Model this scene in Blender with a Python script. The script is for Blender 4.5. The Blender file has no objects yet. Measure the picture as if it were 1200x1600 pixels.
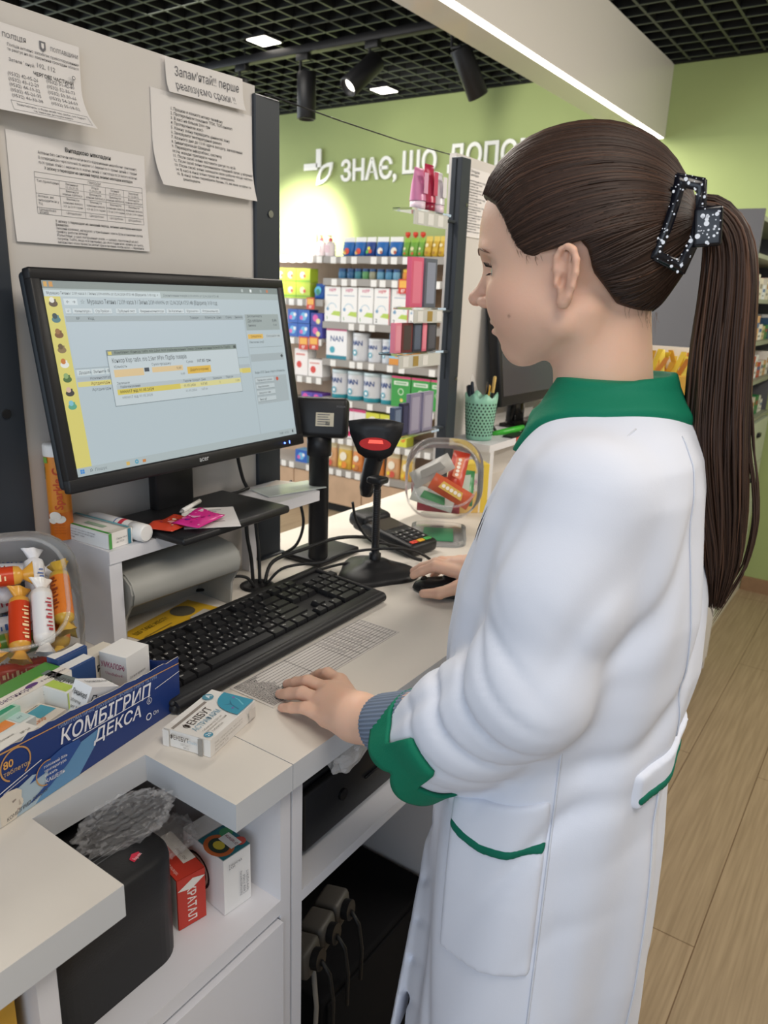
import bpy, bmesh, math, random
import numpy as np
from mathutils import Vector, Matrix, Euler

# ------------------------------------------------------------------ camera, light, exposure
scene = bpy.context.scene
COL = scene.collection
cam_d = bpy.data.cameras.new('camera')
cam = bpy.data.objects.new('camera', cam_d)
COL.objects.link(cam)
cam_d.sensor_fit = 'VERTICAL'
cam_d.sensor_height = 36.0
cam_d.sensor_width = 27.0
cam_d.lens = 36.0 * 1181.55 / 1600.0
cam_d.clip_start = 0.02
YAW, PIT, ROL = math.radians(34.3166), math.radians(-16.2434), math.radians(2.1658)
fw = Vector((math.cos(PIT) * math.cos(YAW), math.cos(PIT) * math.sin(YAW), math.sin(PIT)))
rt = fw.cross(Vector((0, 0, 1))).normalized()
up = rt.cross(fw)
rt2 = rt * math.cos(ROL) + up * math.sin(ROL)
up2 = -rt * math.sin(ROL) + up * math.cos(ROL)
cam.matrix_world = Matrix(((rt2.x, up2.x, -fw.x, 0), (rt2.y, up2.y, -fw.y, 0), (rt2.z, up2.z, -fw.z, 1.45), (0, 0, 0, 1)))
cam_d.dof.use_dof = True
cam_d.dof.focus_distance = 0.86
cam_d.dof.aperture_fstop = 10.0
scene.camera = cam

scene.view_settings.view_transform = 'Standard'
scene.view_settings.look = 'None'
scene.view_settings.gamma = 1.0
scene.view_settings.use_curve_mapping = False
scene.view_settings.exposure = 0.0
try:
    scene.cycles.use_denoising = True
    scene.cycles.max_bounces = 8
    scene.cycles.transparent_max_bounces = 16
    scene.cycles.sample_clamp_indirect = 4.0
    scene.cycles.caustics_refractive = False
    scene.cycles.caustics_reflective = False
except Exception:
    pass

world = bpy.data.worlds.new('world')
scene.world = world
world.use_nodes = True
bg = world.node_tree.nodes['Background']
bg.inputs[0].default_value = (0.80, 0.90, 1.0, 1)
bg.inputs[1].default_value = 0.65


def area_light(name, loc, target, sx, sy, power, color, spread=math.pi):
    d = bpy.data.lights.new(name, 'AREA')
    d.shape = 'RECTANGLE'
    d.size, d.size_y = sx, sy
    d.energy = power
    d.color = color
    d.spread = spread
    o = bpy.data.objects.new(name, d)
    COL.objects.link(o)
    o.location = loc
    o.rotation_euler = (Vector(target) - Vector(loc)).to_track_quat('-Z', 'Y').to_euler()
    return o


def spot_light(name, loc, target, power, color, angle=50, blend=0.6, r=0.03):
    d = bpy.data.lights.new(name, 'SPOT')
    d.energy = power
    d.color = color
    d.spot_size = math.radians(angle)
    d.spot_blend = blend
    d.shadow_soft_size = r
    o = bpy.data.objects.new(name, d)
    COL.objects.link(o)
    o.location = loc
    o.rotation_euler = (Vector(target) - Vector(loc)).to_track_quat('-Z', 'Y').to_euler()
    return o


# daylight through the shop windows (behind the camera and on the customers' side)
area_light('window_daylight', (-2.2, -0.6, 1.9), (1.0, 0.4, 1.1), 3.0, 2.2, 40, (0.74, 0.86, 1.0))
area_light('shopfront_daylight', (1.6, 5.9, 1.6), (2.2, 0.5, 1.2), 3.6, 2.2, 90, (0.88, 0.95, 1.0))
# the shop's recessed ceiling panels
area_light('ceiling_lamps_staff', (0.2, -0.35, 2.54), (0.2, -0.25, 0), 1.0, 0.7, 20, (1.0, 0.92, 0.82))
area_light('ceiling_lamps_staff', (2.5, -1.0, 2.54), (2.5, -0.9, 0), 1.4, 0.6, 48, (1.0, 0.92, 0.82))
area_light('ceiling_lamps_hall', (1.7, 2.6, 2.54), (1.8, 2.6, 0), 0.9, 1.6, 40, (1.0, 0.95, 0.88))
area_light('ceiling_lamps_hall', (3.5, 4.6, 2.54), (3.5, 4.4, 0), 0.9, 0.9, 16, (1.0, 0.95, 0.88))
# track spots washing the green wall
spot_light('track_spot_logo', (3.1, 3.3, 2.30), (4.2, 3.62, 1.70), 430, (1.0, 0.95, 0.86), 48, 1.0)
spot_light('track_spot_sign', (3.1, 2.2, 2.32), (4.2, 2.75, 2.25), 26, (1.0, 0.95, 0.86), 60)
spot_light('track_spot_right', (3.25, 1.95, 2.32), (4.2, 1.75, 2.3), 22, (1.0, 0.95, 0.86), 62)
spot_light('staff_spot_beam', (2.3, -1.6, 2.42), (2.6, 1.25, 2.38), 170, (1.0, 0.94, 0.85), 84, 1.0, 0.06)
spot_light('track_spot_far', (3.3, -0.1, 2.40), (4.2, 0.4, 2.0), 16, (1.0, 0.95, 0.86), 70)

# ------------------------------------------------------------------ materials
MATS = {}


def mat(name, color, rough=0.5, metal=0.0, spec=0.5, noise=0.0, nscale=20.0, bump=0.0, bscale=80.0, emit=None,
        estr=0.0, trans=0.0, ior=1.45, coat=0.0, alpha=1.0, sheen=0.0, sub=0.0, subr=(1, .3, .15)):
    if name in MATS:
        return MATS[name]
    m = bpy.data.materials.new(name)
    m.use_nodes = True
    nt = m.node_tree
    b = nt.nodes['Principled BSDF']
    c = (color[0], color[1], color[2], 1)
    b.inputs['Base Color'].default_value = c
    b.inputs['Roughness'].default_value = rough
    b.inputs['Metallic'].default_value = metal
    b.inputs['Specular IOR Level'].default_value = spec
    b.inputs['IOR'].default_value = ior
    b.inputs['Transmission Weight'].default_value = trans
    b.inputs['Coat Weight'].default_value = coat
    b.inputs['Alpha'].default_value = alpha
    b.inputs['Sheen Weight'].default_value = sheen
    if sub:
        b.inputs['Subsurface Weight'].default_value = sub
        b.inputs['Subsurface Radius'].default_value = subr
        b.inputs['Subsurface Scale'].default_value = 0.006
    if emit:
        b.inputs['Emission Color'].default_value = (*emit, 1)
        b.inputs['Emission Strength'].default_value = estr
    if noise or bump:
        tc = nt.nodes.new('ShaderNodeTexCoord')
    if noise:
        n = nt.nodes.new('ShaderNodeTexNoise')
        n.inputs['Scale'].default_value = nscale
        n.inputs['Detail'].default_value = 4
        nt.links.new(tc.outputs['Object'], n.inputs['Vector'])
        r = nt.nodes.new('ShaderNodeValToRGB')
        r.color_ramp.elements[0].position = 0.3
        r.color_ramp.elements[1].position = 0.7
        r.color_ramp.elements[0].color = tuple(max(0, v * (1 - noise)) for v in color) + (1,)
        r.color_ramp.elements[1].color = tuple(min(1, v * (1 + noise)) for v in color) + (1,)
        nt.links.new(n.outputs['Fac'], r.inputs['Fac'])
        nt.links.new(r.outputs['Color'], b.inputs['Base Color'])
    if bump:
        n2 = nt.nodes.new('ShaderNodeTexNoise')
        n2.inputs['Scale'].default_value = bscale
        n2.inputs['Detail'].default_value = 3
        nt.links.new(tc.outputs['Object'], n2.inputs['Vector'])
        bp = nt.nodes.new('ShaderNodeBump')
        bp.inputs['Strength'].default_value = bump
        bp.inputs['Distance'].default_value = 0.002
        nt.links.new(n2.outputs['Fac'], bp.inputs['Height'])
        nt.links.new(bp.outputs['Normal'], b.inputs['Normal'])
    MATS[name] = m
    return m


def hexc(h):
    v = [int(h[i:i + 2], 16) / 255 for i in (0, 2, 4)]
    return tuple((c / 12.92 if c <= 0.04045 else ((c + 0.055) / 1.055) ** 2.4) for c in v)


def hm(h, rough=0.45, **k):
    """printed card / plastic of one colour given as an sRGB hex"""
    return mat('c_%s_%d' % (h, int(rough * 100)), hexc(h), rough, **k)


# ------------------------------------------------------------------ objects, names, labels
def link(o, parent=None):
    COL.objects.link(o)
    if parent is not None:
        o.parent = parent
    return o


def tag(o, label=None, cat=None, group=None, kind=None):
    if label: o['label'] = label
    if cat: o['category'] = cat
    if group: o['group'] = group
    if kind: o['kind'] = kind
    return o


def thing(name, label, cat, loc=(0, 0, 0), rz=0.0, group=None, rot=None):
    o = bpy.data.objects.new(name, None)
    o.empty_display_size = 0.05
    link(o)
    o.location = loc
    o.rotation_euler = rot if rot else (0, 0, rz)
    return tag(o, label, cat, group)


def copy_tree(o, parent=None):
    c = o.copy()
    COL.objects.link(c)
    if parent is not None:
        c.parent = parent
    for ch in list(o.children):
        copy_tree(ch, c)
    return c


_FC = {}


def text_geo(s, bold=0.0, shear=0.0, res=2):
    """vertices and faces of a line of text, one unit high, in the built-in font"""
    key = (s, round(bold, 3), round(shear, 2), res)
    if key in _FC:
        return _FC[key]
    c = bpy.data.curves.new('t', 'FONT')
    c.body = s
    c.resolution_u = res
    c.offset = bold
    c.shear = shear
    c.fill_mode = 'FRONT'
    o = bpy.data.objects.new('t', c)
    COL.objects.link(o)
    dg = bpy.context.evaluated_depsgraph_get()
    dg.update()
    me = o.evaluated_get(dg).to_mesh()
    V = [(v.co.x, v.co.y) for v in me.vertices]
    Fs = [tuple(p.vertices) for p in me.polygons]
    o.evaluated_get(dg).to_mesh_clear()
    bpy.data.objects.remove(o)
    bpy.data.curves.remove(c)
    w = (max(v[0] for v in V) - min(v[0] for v in V)) if V else 0
    _FC[key] = (V, Fs, w)
    return _FC[key]


class MB:
    """collects shapes into one mesh with several materials"""

    def __init__(self):
        self.v, self.f, self.m, self.sm, self.mats = [], [], [], [], []
        self.X = Matrix.Identity(4)

    def mi(self, m):
        if m not in self.mats:
            self.mats.append(m)
        return self.mats.index(m)

    def add(self, V, Fs, m, smooth=False, X=None):
        k = len(self.v)
        T = self.X @ X if X is not None else self.X
        for p in V:
            q = T @ Vector(p)
            self.v.append((q.x, q.y, q.z))
        i = self.mi(m)
        for f in Fs:
            self.f.append(tuple(a + k for a in f))
            self.m.append(i)
            self.sm.append(smooth)
        return self

    def box(self, x0, x1, y0, y1, z0, z1, m, X=None, mats=None):
        V = [(x0, y0, z0), (x1, y0, z0), (x1, y1, z0), (x0, y1, z0), (x0, y0, z1), (x1, y0, z1), (x1, y1, z1), (x0, y1, z1)]
        Fs = [(0, 3, 2, 1), (4, 5, 6, 7), (0, 1, 5, 4), (1, 2, 6, 5), (2, 3, 7, 6), (3, 0, 4, 7)]
        if mats is None:
            return self.add(V, Fs, m, X=X)
        for f, mm in zip(Fs, mats):   # bottom, top, front(-y), right(+x), back(+y), left(-x)
            self.add([V[i] for i in f], [(0, 1, 2, 3)], mm or m, X=X)
        return self

    def rbox(self, x0, x1, y0, y1, z0, z1, m, r=0.004, seg=2, X=None, smooth=True):
        """box with rounded edges"""
        bm = bmesh.new()
        bmesh.ops.create_cube(bm, size=1.0)
        for v in bm.verts:
            v.co = Vector(((x0 + x1) / 2 + v.co.x * (x1 - x0), (y0 + y1) / 2 + v.co.y * (y1 - y0), (z0 + z1) / 2 + v.co.z * (z1 - z0)))
        r = min(r, 0.49 * min(x1 - x0, y1 - y0, z1 - z0))
        bmesh.ops.bevel(bm, geom=list(bm.edges), offset=r, segments=seg, profile=0.5, affect='EDGES', clamp_overlap=True)
        self.bm(bm, m, X, smooth)
        return self

    def bm(self, bm, m, X=None, smooth=False):
        bm.verts.index_update()
        self.add([tuple(v.co) for v in bm.verts], [tuple(v.index for v in f.verts) for f in bm.faces], m, smooth, X)
        bm.free()
        return self

    def prism(self, pts, z0, z1, m, X=None, mside=None, smooth=False):
        """polygon in xy extruded in z"""
        n = len(pts)
        a = sum(pts[i][0] * pts[(i + 1) % n][1] - pts[(i + 1) % n][0] * pts[i][1] for i in range(n))
        if a < 0:
            pts = pts[::-1]
        V = [(p[0], p[1], z0) for p in pts] + [(p[0], p[1], z1) for p in pts]
        self.add(V, [tuple(range(n - 1, -1, -1)), tuple(range(n, 2 * n))], m, X=X)
        self.add(V, [(i, (i + 1) % n, n + (i + 1) % n, n + i) for i in range(n)], mside or m, smooth, X=X)
        return self

    def lathe(self, prof, m, n=24, X=None, cap=True, smooth=True, sx=1.0, sy=1.0):
        V, Fs = [], []
        for r, z in prof:
            for i in range(n):
                a = 2 * math.pi * i / n
                V.append((r * math.cos(a) * sx, r * math.sin(a) * sy, z))
        for j in range(len(prof) - 1):
            for i in range(n):
                k = (i + 1) % n
                Fs.append((j * n + i, j * n + k, (j + 1) * n + k, (j + 1) * n + i))
        self.add(V, Fs, m, smooth, X)
        if cap:
            if prof[0][0] > 1e-5:
                self.add(V[:n], [tuple(range(n - 1, -1, -1))], m, False, X)
            if prof[-1][0] > 1e-5:
                self.add(V[-n:], [tuple(range(n))], m, False, X)
        return self

    def cyl(self, p, q, r, m, n=16, r2=None, X=None, cap=True):
        p, q = Vector(p), Vector(q)
        d = q - p
        R = d.to_track_quat('Z', 'Y').to_matrix().to_4x4()
        T = Matrix.Translation(p) @ R
        return self.lathe([(r, 0), (r if r2 is None else r2, d.length)], m, n, (X @ T) if X is not None else T, cap)

    def tube(self, pts, r, m, n=8, X=None, smooth=True, cap=True):
        pts = [Vector(p) for p in pts]
        rs = r if isinstance(r, (list, tuple)) else [r] * len(pts)
        V, Fs = [], []
        ref = Vector((0, 0, 1))
        for i, p in enumerate(pts):
            t = (pts[min(i + 1, len(pts) - 1)] - pts[max(i - 1, 0)]).normalized()
            if i == 0:
                a = ref.cross(t)
                if a.length < 1e-3:
                    a = Vector((1, 0, 0)).cross(t)
                a.normalize()
            else:
                a = (a - t * a.dot(t)).normalized()
            b = t.cross(a)
            for k in range(n):
                an = 2 * math.pi * k / n
                V.append(tuple(p + (a * math.cos(an) + b * math.sin(an)) * rs[i]))
        for i in range(len(pts) - 1):
            for k in range(n):
                k2 = (k + 1) % n
                Fs.append((i * n + k, i * n + k2, (i + 1) * n + k2, (i + 1) * n + k))
        if cap:
            Fs.append(tuple(range(n - 1, -1, -1)))
            Fs.append(tuple((len(pts) - 1) * n + k for k in range(n)))
        return self.add(V, Fs, m, smooth, X)

    def sphere(self, c, r, m, X=None, n=16, sc=(1, 1, 1)):
        T = Matrix.Translation(c) @ Matrix.Diagonal((sc[0], sc[1], sc[2], 1))
        prof = [(r * math.sin(math.pi * j / (n // 2)), -r * math.cos(math.pi * j / (n // 2))) for j in range(n // 2 + 1)]
        prof[0] = (1e-6, -r); prof[-1] = (1e-6, r)
        return self.lathe(prof, m, n, (X @ T) if X is not None else T, cap=False)

    def text(self, s, O, U, V_, h, m, bold=0.0, align='l', shear=0.0, res=2, maxw=None, lift=0.0004):
        """flat text: O = start of base line, U = reading direction, V_ = up; h = capital height"""
        if not s.strip():
            return self
        tv, tf, w = text_geo(s, bold, shear, res)
        k = h / 0.70
        kx = k
        if maxw and w * k > maxw:
            kx = maxw / w
        O, U, V_ = Vector(O), Vector(U).normalized(), Vector(V_).normalized()
        N = U.cross(V_).normalized()
        off = {'l': 0, 'c': -w * kx / 2, 'r': -w * kx}[align]
        pts = [O + U * (x * kx + off) + V_ * (y * k) + N * lift for x, y in tv]
        return self.add([tuple(p) for p in pts], tf, m)

    def quad(self, O, U, V_, w, h, m, lift=0.0003):
        O, U, V_ = Vector(O), Vector(U).normalized(), Vector(V_).normalized()
        N = U.cross(V_).normalized() * lift
        P = [O + N, O + U * w + N, O + U * w + V_ * h + N, O + V_ * h + N]
        return self.add([tuple(p) for p in P], [(0, 1, 2, 3)], m)

    def poly(self, O, U, V_, pts, m, lift=0.0003):
        O, U, V_ = Vector(O), Vector(U).normalized(), Vector(V_).normalized()
        N = U.cross(V_).normalized() * lift
        a = sum(pts[i][0] * pts[(i + 1) % len(pts)][1] - pts[(i + 1) % len(pts)][0] * pts[i][1] for i in range(len(pts)))
        if a < 0:
            pts = pts[::-1]
        return self.add([tuple(O + U * x + V_ * y + N) for x, y in pts], [tuple(range(len(pts)))], m)

    def disc(self, O, U, V_, cx, cy, r, m, lift=0.0003, n=18, ry=None):
        ry = ry or r
        return self.poly(O, U, V_, [(cx + r * math.cos(2 * math.pi * i / n), cy + ry * math.sin(2 * math.pi * i / n)) for i in range(n)], m, lift)

    def ring(self, O, U, V_, cx, cy, r, w, m, lift=0.0004, n=28, a0=0, a1=2 * math.pi, ry=1.0):
        O, U, V_ = Vector(O), Vector(U).normalized(), Vector(V_).normalized()
        N = U.cross(V_).normalized() * lift
        P, Fs = [], []
        for i in range(n + 1):
            a = a0 + (a1 - a0) * i / n
            for rr in (r, r + w):
                P.append(tuple(O + U * (cx + rr * math.cos(a)) + V_ * (cy + rr * ry * math.sin(a)) + N))
        for i in range(n):
            Fs.append((2 * i, 2 * i + 1, 2 * i + 3, 2 * i + 2))
        return self.add(P, Fs, m)

    def line(self, O, U, V_, x0, y0, x1, y1, w, m, lift=0.0004):
        d = Vector((x1 - x0, y1 - y0))
        if d.length < 1e-6:
            return self
        n = Vector((-d.y, d.x)).normalized() * w / 2
        return self.poly(O, U, V_, [(x0 + n.x, y0 + n.y), (x0 - n.x, y0 - n.y), (x1 - n.x, y1 - n.y), (x1 + n.x, y1 + n.y)], m, lift)

    def build(self, name, parent=None, loc=None, rz=0.0, rot=None):
        me = bpy.data.meshes.new(name)
        me.from_pydata(self.v, [], self.f)
        for m in self.mats:
            me.materials.append(m)
        me.polygons.foreach_set('material_index', self.m)
        me.polygons.foreach_set('use_smooth', self.sm)
        me.update()
        o = bpy.data.objects.new(name, me)
        link(o, parent)
        if loc is not None:
            o.location = loc
        if rot is not None:
            o.rotation_euler = rot
        elif rz:
            o.rotation_euler = (0, 0, rz)
        return o


def TR(x=0, y=0, z=0, rz=0, rx=0, ry=0):
    return Matrix.Translation((x, y, z)) @ Euler((rx, ry, rz)).to_matrix().to_4x4()


UX, UY, UZ = Vector((1, 0, 0)), Vector((0, 1, 0)), Vector((0, 0, 1))
random.seed(7)
# ------------------------------------------------------------------ the setting
m_green = mat('paint_green', hexc('a0ae76'), 0.75, spec=0.2, noise=0.03, nscale=3)
m_white = mat('board_white', hexc('d9d8dc'), 0.42, spec=0.4)
m_panel = mat('panel_pale_grey', hexc('cdc8c3'), 0.55, spec=0.3, noise=0.015, nscale=5)
m_top = mat('worktop_cream', hexc('dbd4ca'), 0.38, spec=0.45, noise=0.02, nscale=14)
m_edge = mat('worktop_edge', hexc('c6c8cb'), 0.45)
m_char = mat('post_charcoal', hexc('33383f'), 0.45, spec=0.4)
m_black = mat('plastic_black', hexc('1b1b1d'), 0.42, spec=0.4, bump=0.08, bscale=600)
m_gloss = mat('plastic_black_gloss', hexc('111113'), 0.15, spec=0.5)
m_rubber = mat('cable_black', hexc('161617'), 0.55)
m_steel = mat('steel', hexc('9a9a9a'), 0.3, metal=1.0)
m_plen = mat('plenum_black', (0.006, 0.007, 0.007), 0.9)
m_grid = mat('grid_lip_lit', hexc('4a5048'), 0.5, spec=0.4)  # blade undersides: light from the room painted in as a paler grey-green
m_gside = mat('grid_side_shaded', (0.008, 0.009, 0.009), 0.7)  # same blades' sides: shade painted in as near black
m_glass = mat('clear_glass', (0.93, 0.97, 0.95), 0.03, trans=1.0, ior=1.45)
m_paper = mat('paper_white', hexc('dedad8'), 0.8, spec=0.2)
m_ink = mat('ink_black', hexc('3a3a3c'), 0.7)
m_ink2 = mat('ink_grey', hexc('6d6c70'), 0.7)
m_lamp = mat('lamp_white', (1, 1, 1), 0.5, emit=(1.0, 0.93, 0.82), estr=7.0)
m_strip = mat('led_strip_white', (1, 1, 1), 0.5, emit=(1.0, 0.95, 0.87), estr=3.2)

# floor: long oak laminate planks
fl = bpy.data.materials.new('floor_oak_planks')
fl.use_nodes = True
nt = fl.node_tree
pb = nt.nodes['Principled BSDF']
tc = nt.nodes.new('ShaderNodeTexCoord')
mp = nt.nodes.new('ShaderNodeMapping'); mp.inputs['Location'].default_value = (-0.79, -0.171, 0)
nt.links.new(tc.outputs['Object'], mp.inputs['Vector'])
br = nt.nodes.new('ShaderNodeTexBrick')
br.offset = 0.5
br.inputs['Scale'].default_value = 1.0
br.inputs['Brick Width'].default_value = 1.64
br.inputs['Row Height'].default_value = 0.2095
br.inputs['Mortar Size'].default_value = 0.0016
br.inputs['Mortar Smooth'].default_value = 0.3
br.inputs['Color1'].default_value = (*hexc('9f8d74'), 1)
br.inputs['Color2'].default_value = (*hexc('aa967b'), 1)
br.inputs['Mortar'].default_value = (*hexc('6b5540'), 1)
nt.links.new(mp.outputs['Vector'], br.inputs['Vector'])
mg = nt.nodes.new('ShaderNodeMapping'); mg.inputs['Scale'].default_value = (1.8, 48, 1)
nt.links.new(tc.outputs['Object'], mg.inputs['Vector'])
gn = nt.nodes.new('ShaderNodeTexNoise'); gn.inputs['Scale'].default_value = 2.2; gn.inputs['Detail'].default_value = 6
nt.links.new(mg.outputs['Vector'], gn.inputs['Vector'])
rp = nt.nodes.new('ShaderNodeValToRGB')
rp.color_ramp.elements[0].position = 0.34; rp.color_ramp.elements[0].color = (0.72, 0.68, 0.62, 1)
rp.color_ramp.elements[1].position = 0.66; rp.color_ramp.elements[1].color = (1.06, 1.04, 1.0, 1)
nt.links.new(gn.outputs['Fac'], rp.inputs['Fac'])
mx = nt.nodes.new('ShaderNodeMixRGB'); mx.blend_type = 'MULTIPLY'; mx.inputs['Fac'].default_value = 0.75
nt.links.new(br.outputs['Color'], mx.inputs['Color1']); nt.links.new(rp.outputs['Color'], mx.inputs['Color2'])
nt.links.new(mx.outputs['Color'], pb.inputs['Base Color'])
pb.inputs['Roughness'].default_value = 0.42
pb.inputs['Specular IOR Level'].default_value = 0.35
mb = MB(); mb.box(-2.5, 4.3, -2.2, 6.6, -0.05, 0, fl)
tag(mb.build('floor'), kind='structure')
mb = MB(); mb.box(4.2, 4.3, -2.2, 6.6, 0, 3.0, m_green)
tag(mb.build('wall_far'), kind='structure')
mb = MB(); mb.box(-2.5, 4.2, -2.3, -2.2, 0, 3.0, mat('paint_pale', hexc('bdb7ab'), 0.8))
tag(mb.build('wall_staff_side'), kind='structure')
mb = MB(); mb.box(4.188, 4.2, -2.2, 0.55, 0, 0.075, mat('skirting_oak', hexc('937458'), 0.5, noise=0.08, nscale=30))
tag(mb.build('baseboard_far'), kind='structure')

# open-cell grid ceiling under a black void
mb = MB()
mb.box(-2.5, 4.3, -2.3, 6.6, 2.95, 3.0, m_plen)
x = 2.151 - 0.11 * 42
while x < 4.2:
    if x > -2.5: mb.box(x - 0.004, x + 0.004, -2.2, 6.6, 2.572, 2.615, m_gside); mb.box(x - 0.005, x + 0.005, -2.2, 6.6, 2.569, 2.572, m_grid)
    x += 0.11
y = 3.48 - 0.11 * 51
while y < 6.6:
    mb.box(-2.5, 4.2, y - 0.004, y + 0.004, 2.572, 2.6149, m_gside); mb.box(-2.5, 4.2, y - 0.005, y + 0.005, 2.5691, 2.572, m_grid)
    y += 0.11
mb.box(4.17, 4.2, -2.2, 6.6, 2.565, 2.60, m_plen)
tag(mb.build('ceiling'), kind='structure')

# recessed square ceiling lamps
for i, (x, y, lab) in enumerate(((2.96, 2.805, 'small square ceiling lamp above the notice board, nearer one'), (3.955, 2.81, 'small square ceiling lamp near the green wall, behind the lit spotlight'))):
    t = thing('ceiling_lamp', lab, 'ceiling lamp', (x, y, 2.56), group='recessed square ceiling lamps')
    mb = MB(); mb.box(-0.056, 0.056, -0.056, 0.056, -0.004, 0.0, m_lamp); mb.build('diffuser', t)
    mb = MB(); mb.box(-0.066, 0.066, -0.066, 0.066, 0.0, 0.04, m_black); mb.build('housing', t)

# track with spotlights
t = thing('light_track', 'black lighting track hung under the grid ceiling across the shop', 'track', (3.03, 2.7, 2.50))
mb = MB(); mb.rbox(-0.018, 0.018, -1.35, 1.9, 0.0, 0.035, m_black, 0.003); mb.build('rail', t)
for y in (-0.9, 0.3, 1.4):
    mb = MB(); mb.cyl((0, y, 0.034), (0, y, 0.10), 0.004, m_black, 8); mb.build('hanger', t)


def spotlight(label, x, y, rot, lit):
    t = thing('track_spotlight', label, 'spotlight', (x, y, 2.50), group='spotlights on the ceiling track')
    mb = MB(); mb.rbox(-0.016, 0.016, -0.035, 0.035, -0.030, 0.0, m_black, 0.003); mb.build('adapter', t)
    mb = MB(); mb.cyl((0, 0.018, -0.03), (0, 0.018, -0.075), 0.007, m_black, 10); mb.rbox(-0.008, 0.008, -0.03, 0.02, -0.085, -0.072, m_black, 0.003); mb.build('arm', t)
    T = Matrix.Translation((0, -0.02, -0.08)) @ Euler(rot).to_matrix().to_4x4()
    mb = MB()
    mb.lathe([(0.042, 0.0), (0.044, -0.004), (0.044, -0.196), (0.040, -0.2), (0.036, -0.2), (0.030, -0.175)], m_black, 28, T, cap=False)
    mb.lathe([(0.0, 0.002), (0.042, 0.0)], m_black, 28, T, cap=False)
    h = mb.build('housing', t)
    mb = MB(); mb.lathe([(0.0001, -0.176), (0.031, -0.176)], m_lamp if lit else m_gloss, 24, T, cap=False)
    mb.build('lens', h)


spotlight('black cylinder spotlight hanging straight down from the track', 3.03, 2.62, (0, 0, 0), True)
spotlight('lit spotlight tilted towards the camera, in the middle of the track', 3.03, 2.22, (math.radians(12), math.radians(48), 0), True)
spotlight('unlit spotlight tilted away beside the white beam', 3.03, 1.80, (math.radians(-14), math.radians(-30), 0), False)
spotlight('spotlight half hidden behind the top of the notice board', 3.03, 3.02, (math.radians(10), math.radians(30), 0), False)

# white lamp beam over the counter
t = thing('pendant_light_beam', 'long white box beam with a glowing light strip above the counter', 'light beam', (0, 0, 0))
m_beam = mat('beam_gloss_white', hexc('d2cdc6'), 0.22, spec=0.5, coat=0.25)
mb = MB(); mb.box(0.5, 4.198, 1.25, 1.405, 2.237, 2.568, m_beam); mb.build('housing', t)
mb = MB(); mb.box(0.5, 4.19, 1.2535, 1.284, 2.2345, 2.2372, m_strip); mb.build('light_strip', t)
area_light('beam_glow', (2.3, 1.27, 2.228), (2.3, 1.2, 0), 3.4, 0.03, 36, (1.0, 0.93, 0.84))

# ------------------------------------------------------------------ sign on the green wall
m_sign = mat('sign_white', hexc('f2f3ee'), 0.5)
t = thing('wall_sign', 'white raised lettering and plus-and-leaf logo on the green wall', 'sign', (4.19, 3.3, 2.13))


def solid_text(mb, s, O, U, V_, h, m, depth, bold, sx=0.88):
    tv, tf, w = text_geo(s, bold, 0, 3)
    k = h / 0.7
    O, U, V_ = Vector(O), Vector(U), Vector(V_)
    N = U.cross(V_)
    fr = [tuple(O + U * x * k * sx + V_ * y * k + N * depth) for x, y in tv]
    bk = [tuple(O + U * x * k * sx + V_ * y * k) for x, y in tv]
    mb.add(fr, tf, m)
    cnt = {}
    for f in tf:
        for i in range(len(f)):
            e = (f[i], f[(i + 1) % len(f)])
            cnt[e] = 1
    n = len(tv)
    side = [(a, b) for (a, b) in cnt if (b, a) not in cnt]
    mb.add(fr + bk, [(a + n, b + n, b, a) for a, b in side], m)
    return w * k


for s, y0, z0 in (('ЗНАЄ,', 3.300, 2.128), ('ЩО', 2.825, 2.150), ('ДОПОМОЖЕ', 2.500, 2.165)):
    mb = MB()
    solid_text(mb, s, (0.004, y0 - 3.3, z0 - 2.13), (0, -1, 0), (0, 0, 1), 0.118, m_sign, 0.012, 0.022)
    mb.build('lettering', t)
mb = MB()     # plus sign whose lower right quarter is a leaf
def pr_(pts): mb.prism(pts, 0, 0.012, m_sign, X=Matrix(((0, 0, -1, 0), (-1, 0, 0, 0.305), (0, 1, 0, 0.0), (0, 0, 0, 1))))
pr_([(0.105, 0.09), (0.145, 0.09), (0.145, 0.20), (0.105, 0.20)])
pr_([(0.0, 0.075), (0.115, 0.075), (0.115, 0.115), (0.0, 0.115)])
lf = [(0.245, 0.115), (0.20, 0.112), (0.165, 0.10), (0.135, 0.075), (0.115, 0.03), (0.108, -0.02), (0.155, -0.012), (0.195, 0.008), (0.225, 0.04), (0.24, 0.08)]
cx_, cy_ = 0.178, 0.050
inner = [(cx_ + (px_ - cx_) * 0.62, cy_ + (py_ - cy_) * 0.62) for px_, py_ in lf]
for i in range(len(lf)):
    j = (i + 1) % len(lf)
    pr_([lf[i], lf[j], inner[j], inner[i]])
mb.build('logo', t)

# ------------------------------------------------------------------ counter
CT = 0.95
mb = MB()
mb.prism([(-0.45, 0.477), (0.322, 0.477), (0.322, 0.617), (0.455, 0.617), (0.455, 0.477), (0.5405, 0.477), (0.5405, 1.04), (-0.45, 1.04)], 0.917, CT, m_top, mside=m_edge)
tag(mb.build('worktop'), 'cream worktop slab with a notch cut out of its front edge', 'worktop')
mb = MB(); mb.prism([(0.5415, 0.477), (1.62, 0.477), (1.62, 1.04), (0.5415, 1.04)], 0.917, CT, m_top, mside=m_edge)
tag(mb.build('worktop'), 'cream worktop slab under the keyboard and mouse', 'worktop')
mb = MB(); mb.prism([(1.621, 0.477), (3.12, 0.477), (3.12, 1.04), (1.621, 1.04)], 0.917, CT, m_top, mside=m_edge)
tag(mb.build('worktop'), 'cream worktop slab of the far workstation behind the woman', 'worktop')

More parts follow.
